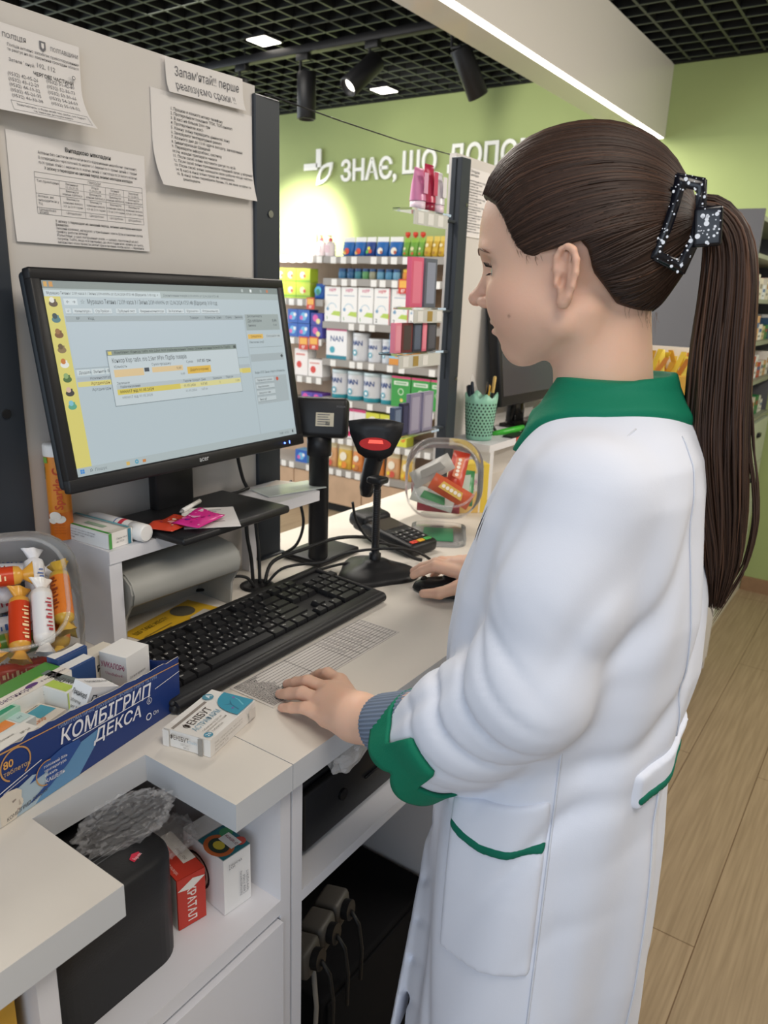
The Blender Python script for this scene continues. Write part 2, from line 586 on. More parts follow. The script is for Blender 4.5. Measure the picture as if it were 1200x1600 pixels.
t = thing('counter_cabinet', 'white counter cabinet with an open shelf above a door, left of the seam', 'cabinet', (0.40, 0.74, 0))
L0, Y0 = -0.40, -0.74
mb = MB()
mb.box(-0.45 + L0, -0.432 + L0, 0.492 + Y0, 1.02 + Y0, 0.0, 0.917, m_white)
mb.box(0.245 + L0, 0.263 + L0, 0.492 + Y0, 1.02 + Y0, 0.762, 0.917, m_white)
mb.box(0.537 + L0, 0.5535 + L0, 0.492 + Y0, 1.02 + Y0, 0.0, 0.917, m_white)
mb.box(-0.45 + L0, 0.5535 + L0, 1.02 + Y0, 1.035 + Y0, 0.0, 0.917, m_white)
mb.build('carcass', t)
mb = MB(); mb.box(-0.432 + L0, 0.537 + L0, 0.492 + Y0, 1.02 + Y0, 0.742, 0.762, m_white); mb.build('shelf', t)
mb = MB(); mb.box(0.06 + L0, 0.535 + L0, 0.486 + Y0, 0.502 + Y0, 0.06, 0.736, m_white); mb.build('door', t)
mb = MB(); mb.box(-0.43 + L0, 0.057 + L0, 0.486 + Y0, 0.502 + Y0, 0.06, 0.736, m_white); mb.build('door', t)
mb = MB(); mb.box(-0.43 + L0, 0.535 + L0, 0.52 + Y0, 0.535 + Y0, 0.0, 0.06, m_white); mb.build('plinth', t)

t = thing('counter_cabinet', 'white open counter cabinet holding the black cash drawer on its middle shelf', 'cabinet', (0.85, 0.74, 0))
L0 = -0.85
mb = MB()
mb.box(0.557 + L0, 0.5745 + L0, 0.492 + Y0, 1.02 + Y0, 0.0, 0.917, m_white)
mb.build('side_panel', t)
mb = MB()
mb.box(1.08 + L0, 1.098 + L0, 0.492 + Y0, 1.02 + Y0, 0.0, 0.917, m_white)
mb.build('side_panel', t)
mb = MB(); mb.box(0.5745 + L0, 1.08 + L0, 0.985 + Y0, 1.0 + Y0, 0.02, 0.917, m_black); mb.build('back_panel', t)
mb = MB(); mb.box(0.5745 + L0, 1.08 + L0, 0.492 + Y0, 0.985 + Y0, 0.733, 0.749, m_white); mb.build('shelf', t)
mb = MB(); mb.box(0.5745 + L0, 1.08 + L0, 0.55 + Y0, 0.985 + Y0, 0.0, 0.018, m_black); mb.build('bottom_board', t)

t = thing('counter_cabinet', 'white counter cabinet of the far workstation behind the woman', 'cabinet', (2.1, 0.74, 0))
mb = MB()
for x in (-1.0, -0.5, 0.0, 0.5, 1.0):
    mb.box(x, x + 0.018, 0.492 + Y0, 1.02 + Y0, 0.0, 0.917, m_white)
mb.box(-1.0, 1.0, 1.0 + Y0, 1.02 + Y0, 0, 0.917, m_white)
mb.build('carcass', t)
for x in (-0.98, -0.48, 0.02, 0.52):
    mb = MB(); mb.box(x, x + 0.478, 0.484 + Y0, 0.491 + Y0, 0.06, 0.91, m_white); mb.build('door', t)

# ------------------------------------------------------------------ notice boards with their posts
def post(mb, x, y0, y1, w=0.05):
    mb.rbox(x, x + w, y0, y1, 0.0, 0.80, m_char, 0.002, 1, smooth=False)
    mb.box(x + w * 0.45, x + w * 0.55, y0 - 0.0006, y0, 0.02, 0.78, m_gloss)


t = thing('notice_board', 'pale grey board with paper notices between two charcoal posts, behind the near monitor', 'notice board', (0.755, 0.96, CT))
mb = MB(); mb.box(-0.245, 0.240, 0.004, 0.022, 0.0, 0.812, m_panel); mb.build('panel', t)
for x in (-0.265, 0.233):
    mb = MB(); mb.X = Matrix.Translation((x, -0.003, 0))
    mb.rbox(0, 0.06, 0, 0.05, 0.0, 0.80, m_char, 0.002, 1, smooth=False)
    p = mb.build('post', t)
    for z in (0.62, 0.33):
        mb = MB(); mb.cyl((x + 0.034, -0.0032, z), (x + 0.034, -0.0055, z), 0.006, m_steel, 12); mb.build('bolt', p)
mb = MB(); mb.rbox(-0.270, -0.200, -0.010, 0.05, 0, 0.004, m_char, 0.001, 1); mb.build('foot_plate', t)
mb = MB(); mb.rbox(0.228, 0.298, -0.010, 0.05, 0, 0.004, m_char, 0.001, 1); mb.build('foot_plate', t)

t = thing('notice_board', 'second grey board with a charcoal post, behind the far monitor', 'notice board', (1.9, 0.955, CT))
mb = MB(); mb.box(-0.255, 0.43, 0.004, 0.022, 0.0, 0.812, m_panel); mb.build('panel', t)
for x in (-0.278, 0.40):
    mb = MB(); mb.X = Matrix.Translation((x, -0.025, 0))
    mb.rbox(0, 0.044, 0, 0.028, 0.0, 0.80, m_char, 0.002, 1, smooth=False)
    mb.box(-0.0005, 0.0, 0.011, 0.015, 0.30, 0.795, m_gloss)
    p = mb.build('post', t)
    for z in (0.70, 0.30):
        mb = MB(); mb.cyl((x + 0.032, -0.0252, z), (x + 0.032, -0.0272, z), 0.004, m_steel, 12); mb.build('bolt', p)

# thin cord between the two posts
mb = MB()
pts = [(1.005, 0.95, 1.751), (1.2, 0.95, 1.747), (1.4, 0.95, 1.746), (1.60, 0.95, 1.751)]
mb.tube(pts, 0.0012, m_rubber, 6)
tag(mb.build('cord'), 'thin dark cord strung between the tops of the two charcoal posts', 'cord')

# ------------------------------------------------------------------ papers on the boards
YP = 0.9632


def sheet(name, label, x0, x1, z0, z1, curl=0.0, tilt=0.0, y=YP, curl_side=0.0):
    """paper standing against the board; the bottom edge curls out by curl. Returns (MB, function uv -> point)"""
    mb = MB()
    nu, nv = 10, 12
    w, h = x1 - x0, z1 - z0

    def P(u, v, lift=0.0):      # u 0..1 left to right, v 0..1 top to bottom
        c = curl * max(0, (v - 0.45) / 0.55) ** 2.2 * (1 + curl_side * (u - 0.5) * 2) + 0.0006
        xx, zz = u * w, -v * h
        ca, sa = math.cos(tilt), math.sin(tilt)
        return (xx * ca + zz * sa, -c - lift, -xx * sa + zz * ca)
    V, Fs = [], []
    for j in range(nv + 1):
        for i in range(nu + 1):
            V.append(P(i / nu, j / nv))
    for j in range(nv):
        for i in range(nu):
            a = j * (nu + 1) + i
            Fs.append((a, a + nu + 1, a + nu + 2, a + 1))
    mb.add(V, Fs, m_paper, True)
    o = (x0, y, z1)

    def put(s, u, v, hh, m=m_ink, bold=0.0, align='l', maxw=None, shear=0.0):
        p0 = Vector(P(u, v, 0.0006)); p1 = Vector(P(u + 0.05, v, 0.0006)); p2 = Vector(P(u, v - 0.05, 0.0006))
        mb.text(s, p0, p1 - p0, p2 - p0, hh, m, bold, align, shear, 1, maxw, 0.0002)

    def ln(u0, v0, u1, v1, wd, m=m_ink2):
        n = 8
        for k in range(n):
            a = Vector(P(u0 + (u1 - u0) * k / n, v0 + (v1 - v0) * k / n, 0.0006)); b = Vector(P(u0 + (u1 - u0) * (k + 1) / n, v0 + (v1 - v0) * (k + 1) / n, 0.0006))
            d = (b - a).normalized(); nn = Vector((0, -1, 0)).cross(d).normalized() * wd / 2
            q = [a + nn, b + nn, b - nn, a - nn]
            mb.add([tuple(c) for c in q], [(0, 1, 2, 3)], m)
    return mb, put, ln, o, w, h


mb, put, ln, o, w, h = sheet('p', '', 0.521, 0.668, 1.640, 1.737, 0.020, math.radians(0.6), y=0.9560, curl_side=0.5)
put('ПОЛІЦІЯ', 0.30, 0.15, 0.0048, m_ink2, 0.005)
put('ПОЛТАВЩИНИ', 0.72, 0.15, 0.0044, m_ink2, 0.0, maxw=0.038)
put('Поліція активно запобігає правопорушенням', 0.66, 0.235, 0.0032, m_ink2, align='c', maxw=0.095)
put('та реагує на всі звернення громадян області', 0.66, 0.285, 0.0032, m_ink2, align='c', maxw=0.095)
put('Зателефонуй:', 0.34, 0.40, 0.0036, m_ink2)
put('102, 112', 0.58, 0.385, 0.0052, m_ink2)
put('ЧЕРГОВІ ЧАСТИНИ', 0.55, 0.485, 0.0040, m_ink, 0.012)
for i in range(5):
    put('(0532) %d-%02d-%02d' % (42 + i, 5 + 7 * i, 26 + 3 * i), 0.32, 0.56 + i * 0.062, 0.0042, m_ink2, maxw=0.040)
    put('(0532) %d-%02d-%02d' % (51 + i, 42 - 6 * i, 80 - 7 * i), 0.66, 0.53 + i * 0.066, 0.0042, m_ink2, maxw=0.040)
for a in ((0.30, 0.855, 0.97, 0.855), (0.30, 0.965, 0.97, 0.965), (0.30, 0.855, 0.30, 0.965), (0.97, 0.855, 0.97, 0.965)):
    ln(*a, 0.0004)
put('Звертайтесь у будь-який час доби, ми поруч', 0.635, 0.905, 0.0030, m_ink2, align='c', maxw=0.088)
put('та завжди допоможемо', 0.635, 0.947, 0.0030, m_ink2, align='c')
mb.poly((0, -0.0014, 0), UX, UZ, [(0.0915, -0.008), (0.0995, -0.008), (0.0995, -0.0165), (0.0955, -0.0195), (0.0915, -0.0165)], m_ink2)
mb.poly((0, -0.0016, 0), UX, UZ, [(0.0938, -0.010), (0.0972, -0.010), (0.0972, -0.0145), (0.0955, -0.0165), (0.0938, -0.0145)], m_paper)
mb.disc((0, -0.0040, 0), UX, UZ, 0.134, -0.040, 0.0024, m_ink2)
mb.disc((0, -0.0042, 0), UX, UZ, 0.134, -0.040, 0.0015, m_paper)
tag(mb.build('notice', loc=o), 'curling police notice with columns of phone numbers, topmost at the board\'s left', 'notice', 'paper notices on the near board')

mb, put, ln, o, w, h = sheet('p', '', 0.809, 0.9625, 1.714, 1.760, 0.006, math.radians(-1.5), y=YP - 0.004)
put("Запам'ятай!! перше", 0.10, 0.47, 0.0120, m_ink2, 0.0, maxw=0.128)
put('реалізуємо сроки !!', 0.10, 0.86, 0.0120, m_ink2, 0.0, maxw=0.118)
tag(mb.build('notice', loc=o), 'paper strip with two lines of large slanted lettering at the board\'s top right', 'notice', 'paper notices on the near board')

LINES = ['1. Працюю я кожного номер телефону', '2. Протермінами показник ТПЖ, ТОП-аналогі', '3. В касі не більше 2000 грн', '4. Протермінами жасі-', '5. Кожну зміну перевіряти цінникові зону', '6. Замовувати температурний режим', '7. Кожного дня до 11:00 здача виторгу, замовлення', '8. Інвентаризація Швидкий', '9. Перевіряти інформбокс, систему',
         '10.На жаждні препарати чекати', '11. Після своєї зміни заставити рахує по всій', '12. Після своєї зміни поповнювати товарний запас у вітринах', '13. Після своєї зміни залишати своє робоче місце чистим', '14. В касі в кінці зміни гроші не залишаємо', '15. В кінці зміни перевіряти бронь, і її, які вже згоріли та', '      реалізувати.']
mb, put, ln, o, w, h = sheet('p', '', 0.784, 0.986, 1.587, 1.716, 0.016, math.radians(0.2), curl_side=-0.3)
for i, s in enumerate(LINES):
    put(s, 0.17, 0.175 + i * 0.0490, 0.0041, m_ink, 0.003, maxw=min(0.165, 0.0030 * len(s)))
tag(mb.build('notice', loc=o), 'typed sheet with a numbered list, under the large-lettered strip', 'notice', 'paper notices on the near board')

mb, put, ln, o, w, h = sheet('p', '', 0.563, 0.768, 1.494, 1.623, 0.003, 0.0)
put('Випадкою накладки', 0.55, 0.105, 0.0050, m_ink, 0.012, align='c')
for i, s in enumerate(('Аптеки без системи автоматичного відкривання неробочих (зимових)', 'В попередній раз черзі поточної: по неділях з 1 березня по 31 травня, зимній з 1 грудня', 'по 31 травня, літній з 1 вересня по 31 жовтня, зимній з 1 листопада по 28 лютого включно')):
    put(s, 0.56, 0.165 + 0.045 * i, 0.0033, m_ink2, 0.004, align='c', maxw=0.150)
put("У зв'язку з переходом на зимовий період змінено накладки накладок", 0.56, 0.30, 0.0036, m_ink, 0.010, align='c', maxw=0.135)
g0, g1 = 0.16, 0.965
cols_ = [0.16, 0.325, 0.50, 0.665, 0.81, 0.965]
for v in (0.335, 0.385, 0.53, 0.66, 0.72): ln(0.16, v, 0.965, v, 0.0004)
ln(0.325, 0.455, 0.965, 0.455, 0.0003)
for u in cols_: ln(u, 0.335 if u in (0.16, 0.965) else 0.385, u, 0.72, 0.0004)
put('ПЕРІОДИ', 0.58, 0.373, 0.0030, m_ink2, align='c')
for i, s in enumerate(('Тип приміщень', 'Аптеки, які', 'Цілодобова')):
    put(s, 0.17, (0.425, 0.565, 0.69)[i], 0.0030, m_ink2, maxw=0.031)
put('знаходяться у', 0.17, 0.60, 0.0030, m_ink2, maxw=0.031); put('ТЦ', 0.17, 0.635, 0.0030, m_ink2); put('аптека', 0.17, 0.715, 0.0028, m_ink2)
for i, (a, b) in enumerate((('Весняний', '01.03-31.05'), ('Літній', '01.06-31.08'), ('Осінній', '01.09-30.11'), ('Зимовий', '01.12-28.02'))):
    c = (cols_[i + 1] + cols_[i + 2]) / 2
    put(a, c, 0.418, 0.0028, m_ink2, align='c'); put(b, c, 0.448, 0.0028, m_ink2, align='c', maxw=0.028)
    for k, s in enumerate(('Вимкнути', 'зовнішні лайтбокси', 'Вимкнути', 'зовнішню вивіску', 'з 20 до 21:00 години')):
        put(s, c, (0.485, 0.515, 0.56, 0.595, 0.63)[k], 0.0028, m_ink2, align='c', maxw=0.029)
    put('Цілодобово', c, 0.695, 0.0028, m_ink2, align='c', maxw=0.028)
for i, s in enumerate(("У зв'язку з переходом на зимовий період, змінено накладки накладок", 'Бювелікс:', 'Зимовий комплекс, нагадуємо: у приміщеннях мають бути встановлені лампи', 'графіку роботи аптеки!', 'Рольставні: у разі погіршення умов — шквал, пропозиції на всі', 'потреби. Тобто, якщо все вимкнено, до 14.00 годин нові, зранку до цього,', 'використано може провести ремонт при включенню лампи, на всі — перевірити')):
    put(s, 0.275, 0.785 + i * 0.0335, 0.0031, m_ink if i in (0, 1) else m_ink2, 0.008 if i < 2 else 0.004, maxw=min(0.137, 0.0021 * len(s)))
tag(mb.build('notice', loc=o), 'landscape sheet with a printed table and paragraphs, left of the numbered list', 'notice', 'paper notices on the near board')

mb, put, ln, o, w, h = sheet('p', '', 1.672, 1.82, 1.585, 1.74, 0.002, 0.0, y=0.9585)
put('Випадкою', 0.3, 0.06, 0.006, m_ink2); put('накладки', 0.3, 0.11, 0.006, m_ink2)
for i in range(19):
    put('Після зміни перевіряти товарний запас та термін', 0.06, 0.19 + 0.041 * i, 0.0040, m_ink2, 0.006, maxw=0.115 - 0.02 * (i % 3))
tag(mb.build('notice', loc=o), 'printed sheet of dense lines on the far grey board, left of the woman\'s face', 'notice')
# ------------------------------------------------------------------ shop shelves by the green wall
m_wood = mat('pale_oak', hexc('c4a588'), 0.5, noise=0.10, nscale=9)
m_shelf = mat('shelf_grey', hexc('b3aca6'), 0.5)
m_strip_g = mat('label_strip_grey', hexc('9b9690'), 0.45)
m_tagw = mat('price_tag_white', hexc('eceae6'), 0.6)
XF = 3.88
ORD = ['first', 'second', 'third', 'fourth', 'fifth', 'sixth', 'seventh', 'eighth', 'ninth', 'tenth']


def shelf_bay(label, y0, y1, zs):
    t = thing('shelf_unit', label, 'shelf unit', (4.03, (y0 + y1) / 2, 0))
    hy = (y1 - y0) / 2
    mb = MB(); mb.box(0.125, 0.145, -hy, hy, 0.0, 1.66, m_wood); mb.build('back_panel', t)
    for z in zs:
        mb = MB(); mb.box(-0.155, 0.125, -hy, hy, z - 0.022, z, m_shelf); s = mb.build('shelf', t)
        mb = MB(); mb.box(-0.166, -0.156, -hy, hy, z - 0.042, z - 0.001, m_strip_g)
        n = int((y1 - y0) / 0.075)
        random.seed(int(z * 1000))
        for k in range(n):
            if random.random() < 0.72:
                yy = -hy + 0.03 + k * 0.075 + random.uniform(-0.008, 0.008)
                mb.box(-0.1685, -0.166, yy - 0.021, yy + 0.021, z - 0.044, z - 0.004, m_tagw)
        mb.build('label_strip', s)
    zb = min(zs)
    n = 2 if y1 - y0 < 0.6 else 3
    mb = MB(); mb.box(-0.14, 0.125, -hy, hy, 0.06, zb - 0.023, m_wood); mb.build('base_cabinet', t)
    for k in range(n):
        ya = -hy + (y1 - y0) * k / n + 0.004
        yb = -hy + (y1 - y0) * (k + 1) / n - 0.004
        mb = MB(); mb.box(-0.158, -0.141, ya, yb, 0.065, zb - 0.05, m_wood); mb.build('door', t)
    mb = MB(); mb.box(-0.12, 0.12, -hy, hy, 0.0, 0.06, m_black); mb.build('plinth', t)
    return t


ZL = [0.30, 0.715, 0.895, 1.142, 1.387, 1.652]
ZR = [0.308, 0.525, 0.772, 1.022, 1.255, 1.518, 1.650]
shelf_bay('left bay of the shop shelves, stocked with hygiene packs, beside the near post', 3.172, 3.90, ZL)
shelf_bay('right bay of the shop shelves, stocked with baby food', 2.15, 3.168, ZR)

WHT, BLU, NAVY = hm('efeeec'), hm('2f6fb8'), hm('1d3f86')
m_tin = mat('tin_silver', hexc('d6d8dc'), 0.35)
m_teal = hm('2f8f9c')


def pouch(y0, y1, z0, z1, m, mtop, spout, d=0.06, art=None):
    """upright foil pouch, bulging at the bottom"""
    mb = MB()
    w, h = (y1 - y0) / 2, z1 - z0
    prof = [(0.0, 1.0, 0.55), (0.08, 1.02, 1.0), (0.35, 1.0, 0.85), (0.75, 0.97, 0.35), (0.93, 0.97, 0.10), (1.0, 0.97, 0.06)]
    n = 20
    V, Fs = [], []
    for v, a, b in prof:
        for i in range(n):
            t_ = 2 * math.pi * i / n
            c, s = math.cos(t_), math.sin(t_)
            V.append((d / 2 * b * abs(c) ** 0.8 * (1 if c > 0 else -1), w * 0.97 * a * abs(s) ** 0.5 * (1 if s > 0 else -1), v * h))
    for j in range(len(prof) - 1):
        for i in range(n):
            k = (i + 1) % n
            Fs.append((j * n + i, j * n + k, (j + 1) * n + k, (j + 1) * n + i))
    mb.add(V, Fs[:n * 3], m, True); mb.add(V, Fs[n * 3:], mtop, True)
    mb.add(V, [tuple(range(n - 1, -1, -1)), tuple((len(prof) - 1) * n + i for i in range(n))], m)
    O = Vector((-d / 2 * 0.96, 0, h * 0.30))
    if art:
        for cy, cz, r, mm in art:
            mb.disc(O, (0, -1, 0), (0.12, 0, 1), cy * w, cz * h, r * w, mm, 0.004, 14)
    return mb, h


def place(mb, name, y0, y1, z, label, cat, group, x=XF, dep=0.06):
    o = mb.build(name, loc=(x + dep / 2, (y0 + y1) / 2, z + 0.001))
    return tag(o, label, cat, group)


def snap(z, zs):
    return min(zs, key=lambda q: abs(q - z))


# top shelf, left bay and the start of the right one: bottles
for i, (y0, y1, z0, z1) in enumerate([(3.264, 3.345, 1.656, 1.832), (3.190, 3.256, 1.657, 1.774), (3.118, 3.182, 1.657, 1.774)]):
    zb = 1.652 if y0 > 3.16 else 1.650
    t = thing('bottle', 'tall white bottle on the top shelf under the bright wall light' if i == 0 else 'white bottle with a pink label and pump cap on the top shelf, %s one' % ('left' if i == 1 else 'right'), 'bottle', (XF + 0.03, (y0 + y1) / 2, zb + 0.001), group='bottles on the top shelf')
    w = (y1 - y0) / 2
    mb = MB(); hh = z1 - z0 - 0.03
    mb.lathe([(w * 0.95, 0), (w, 0.006), (w, hh * 0.8), (w * 0.75, hh * 0.93), (w * 0.35, hh)], hm('f3e6e8') if i else WHT, 20)
    mb.quad((-w - 0.001, w * 0.55, 0.02), (0, -1, 0), UZ, w * 1.1, hh * 0.5, hm('e8c9cf') if i else hm('f7f4ee'))
    mb.build('body', t)
    mb = MB(); mb.lathe([(w * 0.38, hh), (w * 0.38, hh + 0.018), (w * 0.12, hh + 0.02), (w * 0.12, hh + 0.03)], hm('e3606c') if i else WHT, 14)
    if i: mb.rbox(-0.03, 0.008, -0.006, 0.006, hh + 0.028, hh + 0.036, WHT, 0.002)
    mb.build('pump', t)
ax = [(2.954, 3.043), (2.867, 2.952), (2.795, 2.865), (2.702, 2.790), (2.599, 2.697)]
for i, (y0, y1) in enumerate(ax):
    mm = NAVY if i == 2 else hm('1f64ab')
    art = [(0.05, -0.05, 0.42, hm('d8472c')), (-0.25, -0.12, 0.28, hm('f0c060'))] if i < 2 else ([(0, 0.1, 0.3, hm('e8e046')), (0.3, -0.05, 0.34, hm('d5562f')), (-0.3, -0.08, 0.3, hm('5fae3c'))] if i == 2 else [(0, -0.03, 0.42, hm('f0e6d4')), (0.2, -0.1, 0.2, hm('d8572c'))])
    mb, h = pouch(y0, y1, 0, 0.110, mm, WHT, False, art=art)
    place(mb, 'baby_food_pouch', y0, y1, 1.650, 'blue fruit puree pouch on the top shelf, %s of five from left' % ORD[i], 'pouch', 'blue puree pouches')
for i, (y0, y1) in enumerate([(2.552, 2.595), (2.492, 2.550), (2.449, 2.490)]):
    t = thing('squeeze_pouch', 'green squeeze pouch with red cap on the top shelf, %s of three from left' % ORD[i], 'pouch', (XF + 0.03, (y0 + y1) / 2, 1.651), group='green squeeze pouches')
    mb, h = pouch(y0, y1, 0, 0.105, hm('6ea23a'), hm('8fbb4a'), True, art=[(0, 0.1, 0.4, hm('d9d6a8')), (0.1, -0.15, 0.3, hm('c9552e'))])
    mb.build('pouch_body', t)
    mb = MB(); mb.lathe([(0.008, 0.104), (0.008, 0.112), (0.015, 0.113), (0.015, 0.132), (0.011, 0.135)], hm('d4402e'), 12); mb.build('cap', t)
for i, (y0, y1) in enumerate([(2.399, 2.446), (2.353, 2.394), (2.307, 2.351), (2.261, 2.305)]):
    mb, h = pouch(y0, y1, 0, 0.112, hm('c9a534'), hm('ddc25c'), False, art=[(0, 0.25, 0.45, hm('e9dcae')), (0, -0.12, 0.4, hm('a87a2a'))])
    place(mb, 'baby_food_pouch', y0, y1, 1.650, 'yellow puree pouch on the top shelf, %s of four from left' % ORD[i], 'pouch', 'yellow puree pouches')


def carton(w, h, d, base, deco=None, side=None):
    """box standing with its front to -x; deco(mb, O, U, V) draws on the front"""
    mb = MB()
    mb.box(-d / 2, d / 2, -w / 2, w / 2, 0, h, base, mats=[None, None, None, None, None, side])
    if deco:
        deco(mb, Vector((-d / 2, w / 2, 0)), Vector((0, -1, 0)), UZ, w, h)
    return mb


def d_green(mb, O, U, V, w, h):
    mb.quad(O, U, V, w, h, hm('b9cf3e'))
    mb.disc(O, U, V, w * .45, h * .55, h * .24, hm('e6e7b4'), 0.0005); mb.disc(O, U, V, w * .6, h * .5, h * .12, hm('d8543c'), 0.0008)
    mb.quad(O + V * h * .08, U, V, w, h * .14, hm('7fae2e'), 0.0005)


for i, (y0, y1, lv) in enumerate([(3.497, 3.58, 1), (3.409, 3.494, 1), (3.289, 3.405, 1), (3.497, 3.58, 0), (3.409, 3.494, 0), (3.289, 3.405, 0)]):
    mb = carton(y1 - y0, 0.092, 0.08, hm('a9c23a'), d_green)
    place(mb, 'tea_carton', y0, y1, 1.387 + 0.0935 * lv, 'lime green carton beside the monitor, %s row, %s from left' % (('lower', 'upper')[lv], ORD[i % 3]), 'carton', 'lime green cartons', dep=0.08)
mb, h = pouch(3.184, 3.262, 0, 0.095, hm('1f55a8'), hm('1f55a8'), False, art=[(0, 0.25, 0.7, hm('58b7d8')), (0, 0.15, 0.5, hm('6cbf4a'))])
place(mb, 'wipes_pack', 3.184, 3.262, 1.387, 'dark blue wipes pack beside the lime green cartons', 'pack', None)

# small jars
for i, (y0, y1) in enumerate([(3.02, 3.08), (2.957, 3.013), (2.901, 2.953), (2.845, 2.896), (2.792, 2.843), (2.731, 2.785), (2.670, 2.724), (2.615, 2.668), (2.543, 2.599), (2.481, 2.536)]):
    org = i >= 8
    t = thing('baby_food_jar', ('small orange jar by the price flags, %s one' % ('left', 'right')[i - 8]) if org else 'small blue lidded jar on the narrow shelf, %s of eight from left' % ORD[i], 'jar', (XF + 0.035, (y0 + y1) / 2, 1.519), group='orange jars' if org else 'blue lidded jars')
    r = (y1 - y0) / 2 * 0.94
    mb = MB(); mb.lathe([(r * .9, 0), (r, 0.004), (r, 0.036), (r * .85, 0.044)], hm('d8892c') if org else hm(['3c6f95', '2c5c84', '3a7c88', '57915a', '8f8f78', '5f93ad', '4c86a8', '6a9ab5'][i]), 16)
    mb.build('glass', t)
    mb = MB(); mb.lathe([(r * .9, 0.044), (r * .92, 0.045), (r * .92, 0.058), (r * .88, 0.060)], hm('e0b23a') if org else hm('2b4f7e'), 16); mb.build('lid', t)


def d_hipp(num, red):
    def d(mb, O, U, V, w, h):
        mb.quad(O, U, V, w, h, hm('efedea'))
        mb.text('HiPP', O + U * w * .5 + V * h * .86, U, V, 0.020, hm('c44f7a') if not red else hm('c8304a'), 0.02, 'c')
        mb.quad(O + U * w * .15 + V * h * .74, U, V, w * .7, h * .03, hm('b4bec8'), 0.0006)
        mb.ring(O, U, V, w * .48, h * .36, w * .27, w * .04, hm('a8c4d4'), n=18, a0=0.2, a1=3.3)
        mb.disc(O, U, V, w * .2, h * .36, w * .09, hm('7aa0c0'), 0.0006)
        mb.poly(O, U, V, [(w * .4, h * .2), (w, h * .16), (w, h * .3), (w * .6, h * .31)], hm('b6cf5a'), 0.0006)
        mb.text(num, O + U * w * .1 + V * h * .05, U, V, 0.022, hm('5d9a3c') if num == '1' else hm('3a3a3a'), 0.02)
        if red: mb.quad(O + U * w * .95, U, V, w * .05, h, hm('c8304a'), 0.0008)
    return d


for i, (y0, y1) in enumerate([(3.04, 3.166), (2.909, 3.032), (2.786, 2.902), (2.662, 2.780), (2.528, 2.651), (2.442, 2.523)]):
    mb = carton(y1 - y0 - 0.002, 0.212, 0.07, WHT, d_hipp('1' if i < 3 else '2', i >= 3))
    place(mb, 'formula_carton', y0, y1, 1.255, 'white infant formula carton, %s of six from left on its shelf' % ORD[i], 'carton', 'white formula cartons', dep=0.07)


def d_blue(mb, O, U, V, w, h):
    mb.quad(O, U, V, w, h, hm('2f62b8'))
    mb.disc(O, U, V, w * .5, h * .5, h * .3, hm('6fb6e0'), 0.0005); mb.disc(O, U, V, w * .3, h * .4, h * .16, hm('d46ab0'), 0.0008); mb.disc(O, U, V, w * .7, h * .62, h * .14, hm('e9edf4'), 0.0008)


def d_mix(mb, O, U, V, w, h):
    mb.quad(O, U, V, w, h, hm('3b3f9a'))
    mb.disc(O, U, V, w * .4, h * .6, h * .28, hm('d85aa8'), 0.0005); mb.disc(O, U, V, w * .65, h * .35, h * .22, hm('e8dc9a'), 0.0008)


for i, (y0, y1, z) in enumerate([(3.392, 3.478, 1.231), (3.292, 3.389, 1.231), (3.392, 3.478, 1.142), (3.292, 3.389, 1.142)]):
    mb = carton(y1 - y0, 0.086, 0.09, hm('2a5cb0'), d_blue)
    place(mb, 'hygiene_pack', y0, y1, z, 'blue hygiene pack beside the monitor, %s row, %s one' % (('upper', 'lower')[i // 2], ('left', 'right')[i % 2]), 'pack', 'blue hygiene packs', dep=0.09)
for i, z in enumerate((1.222, 1.142)):
    mb = carton(0.094, 0.078, 0.09, hm('5a55b0'), d_mix)
    place(mb, 'hygiene_pack', 3.185, 3.279, z, 'purple and pink hygiene pack at the right end of its shelf, %s one' % ('upper', 'lower')[i], 'pack', 'purple hygiene packs', dep=0.09)


def d_nan(mb, O, U, V, w, h):
    mb.quad(O, U, V, w, h, hm('f0eff0')); mb.quad(O + V * h * .92, U, V, w, h * .08, hm('d96a92'), 0.0005); mb.quad(O, U, V, w, h * .12, hm('1f7f92'), 0.0005)
    mb.text('NAN', O + U * w * .5 + V * h * .58, U, V, 0.034, hm('2f4f86'), 0.02, 'c'); mb.disc(O, U, V, w * .3, h * .3, w * .13, hm('4aa6b8'), 0.0006)


mb = carton(0.165, 0.192, 0.09, WHT, d_nan)
place(mb, 'formula_carton', 2.982, 3.148, 1.022, 'white and teal formula carton with a pink top edge, beside silver tins', 'carton', None, dep=0.09)


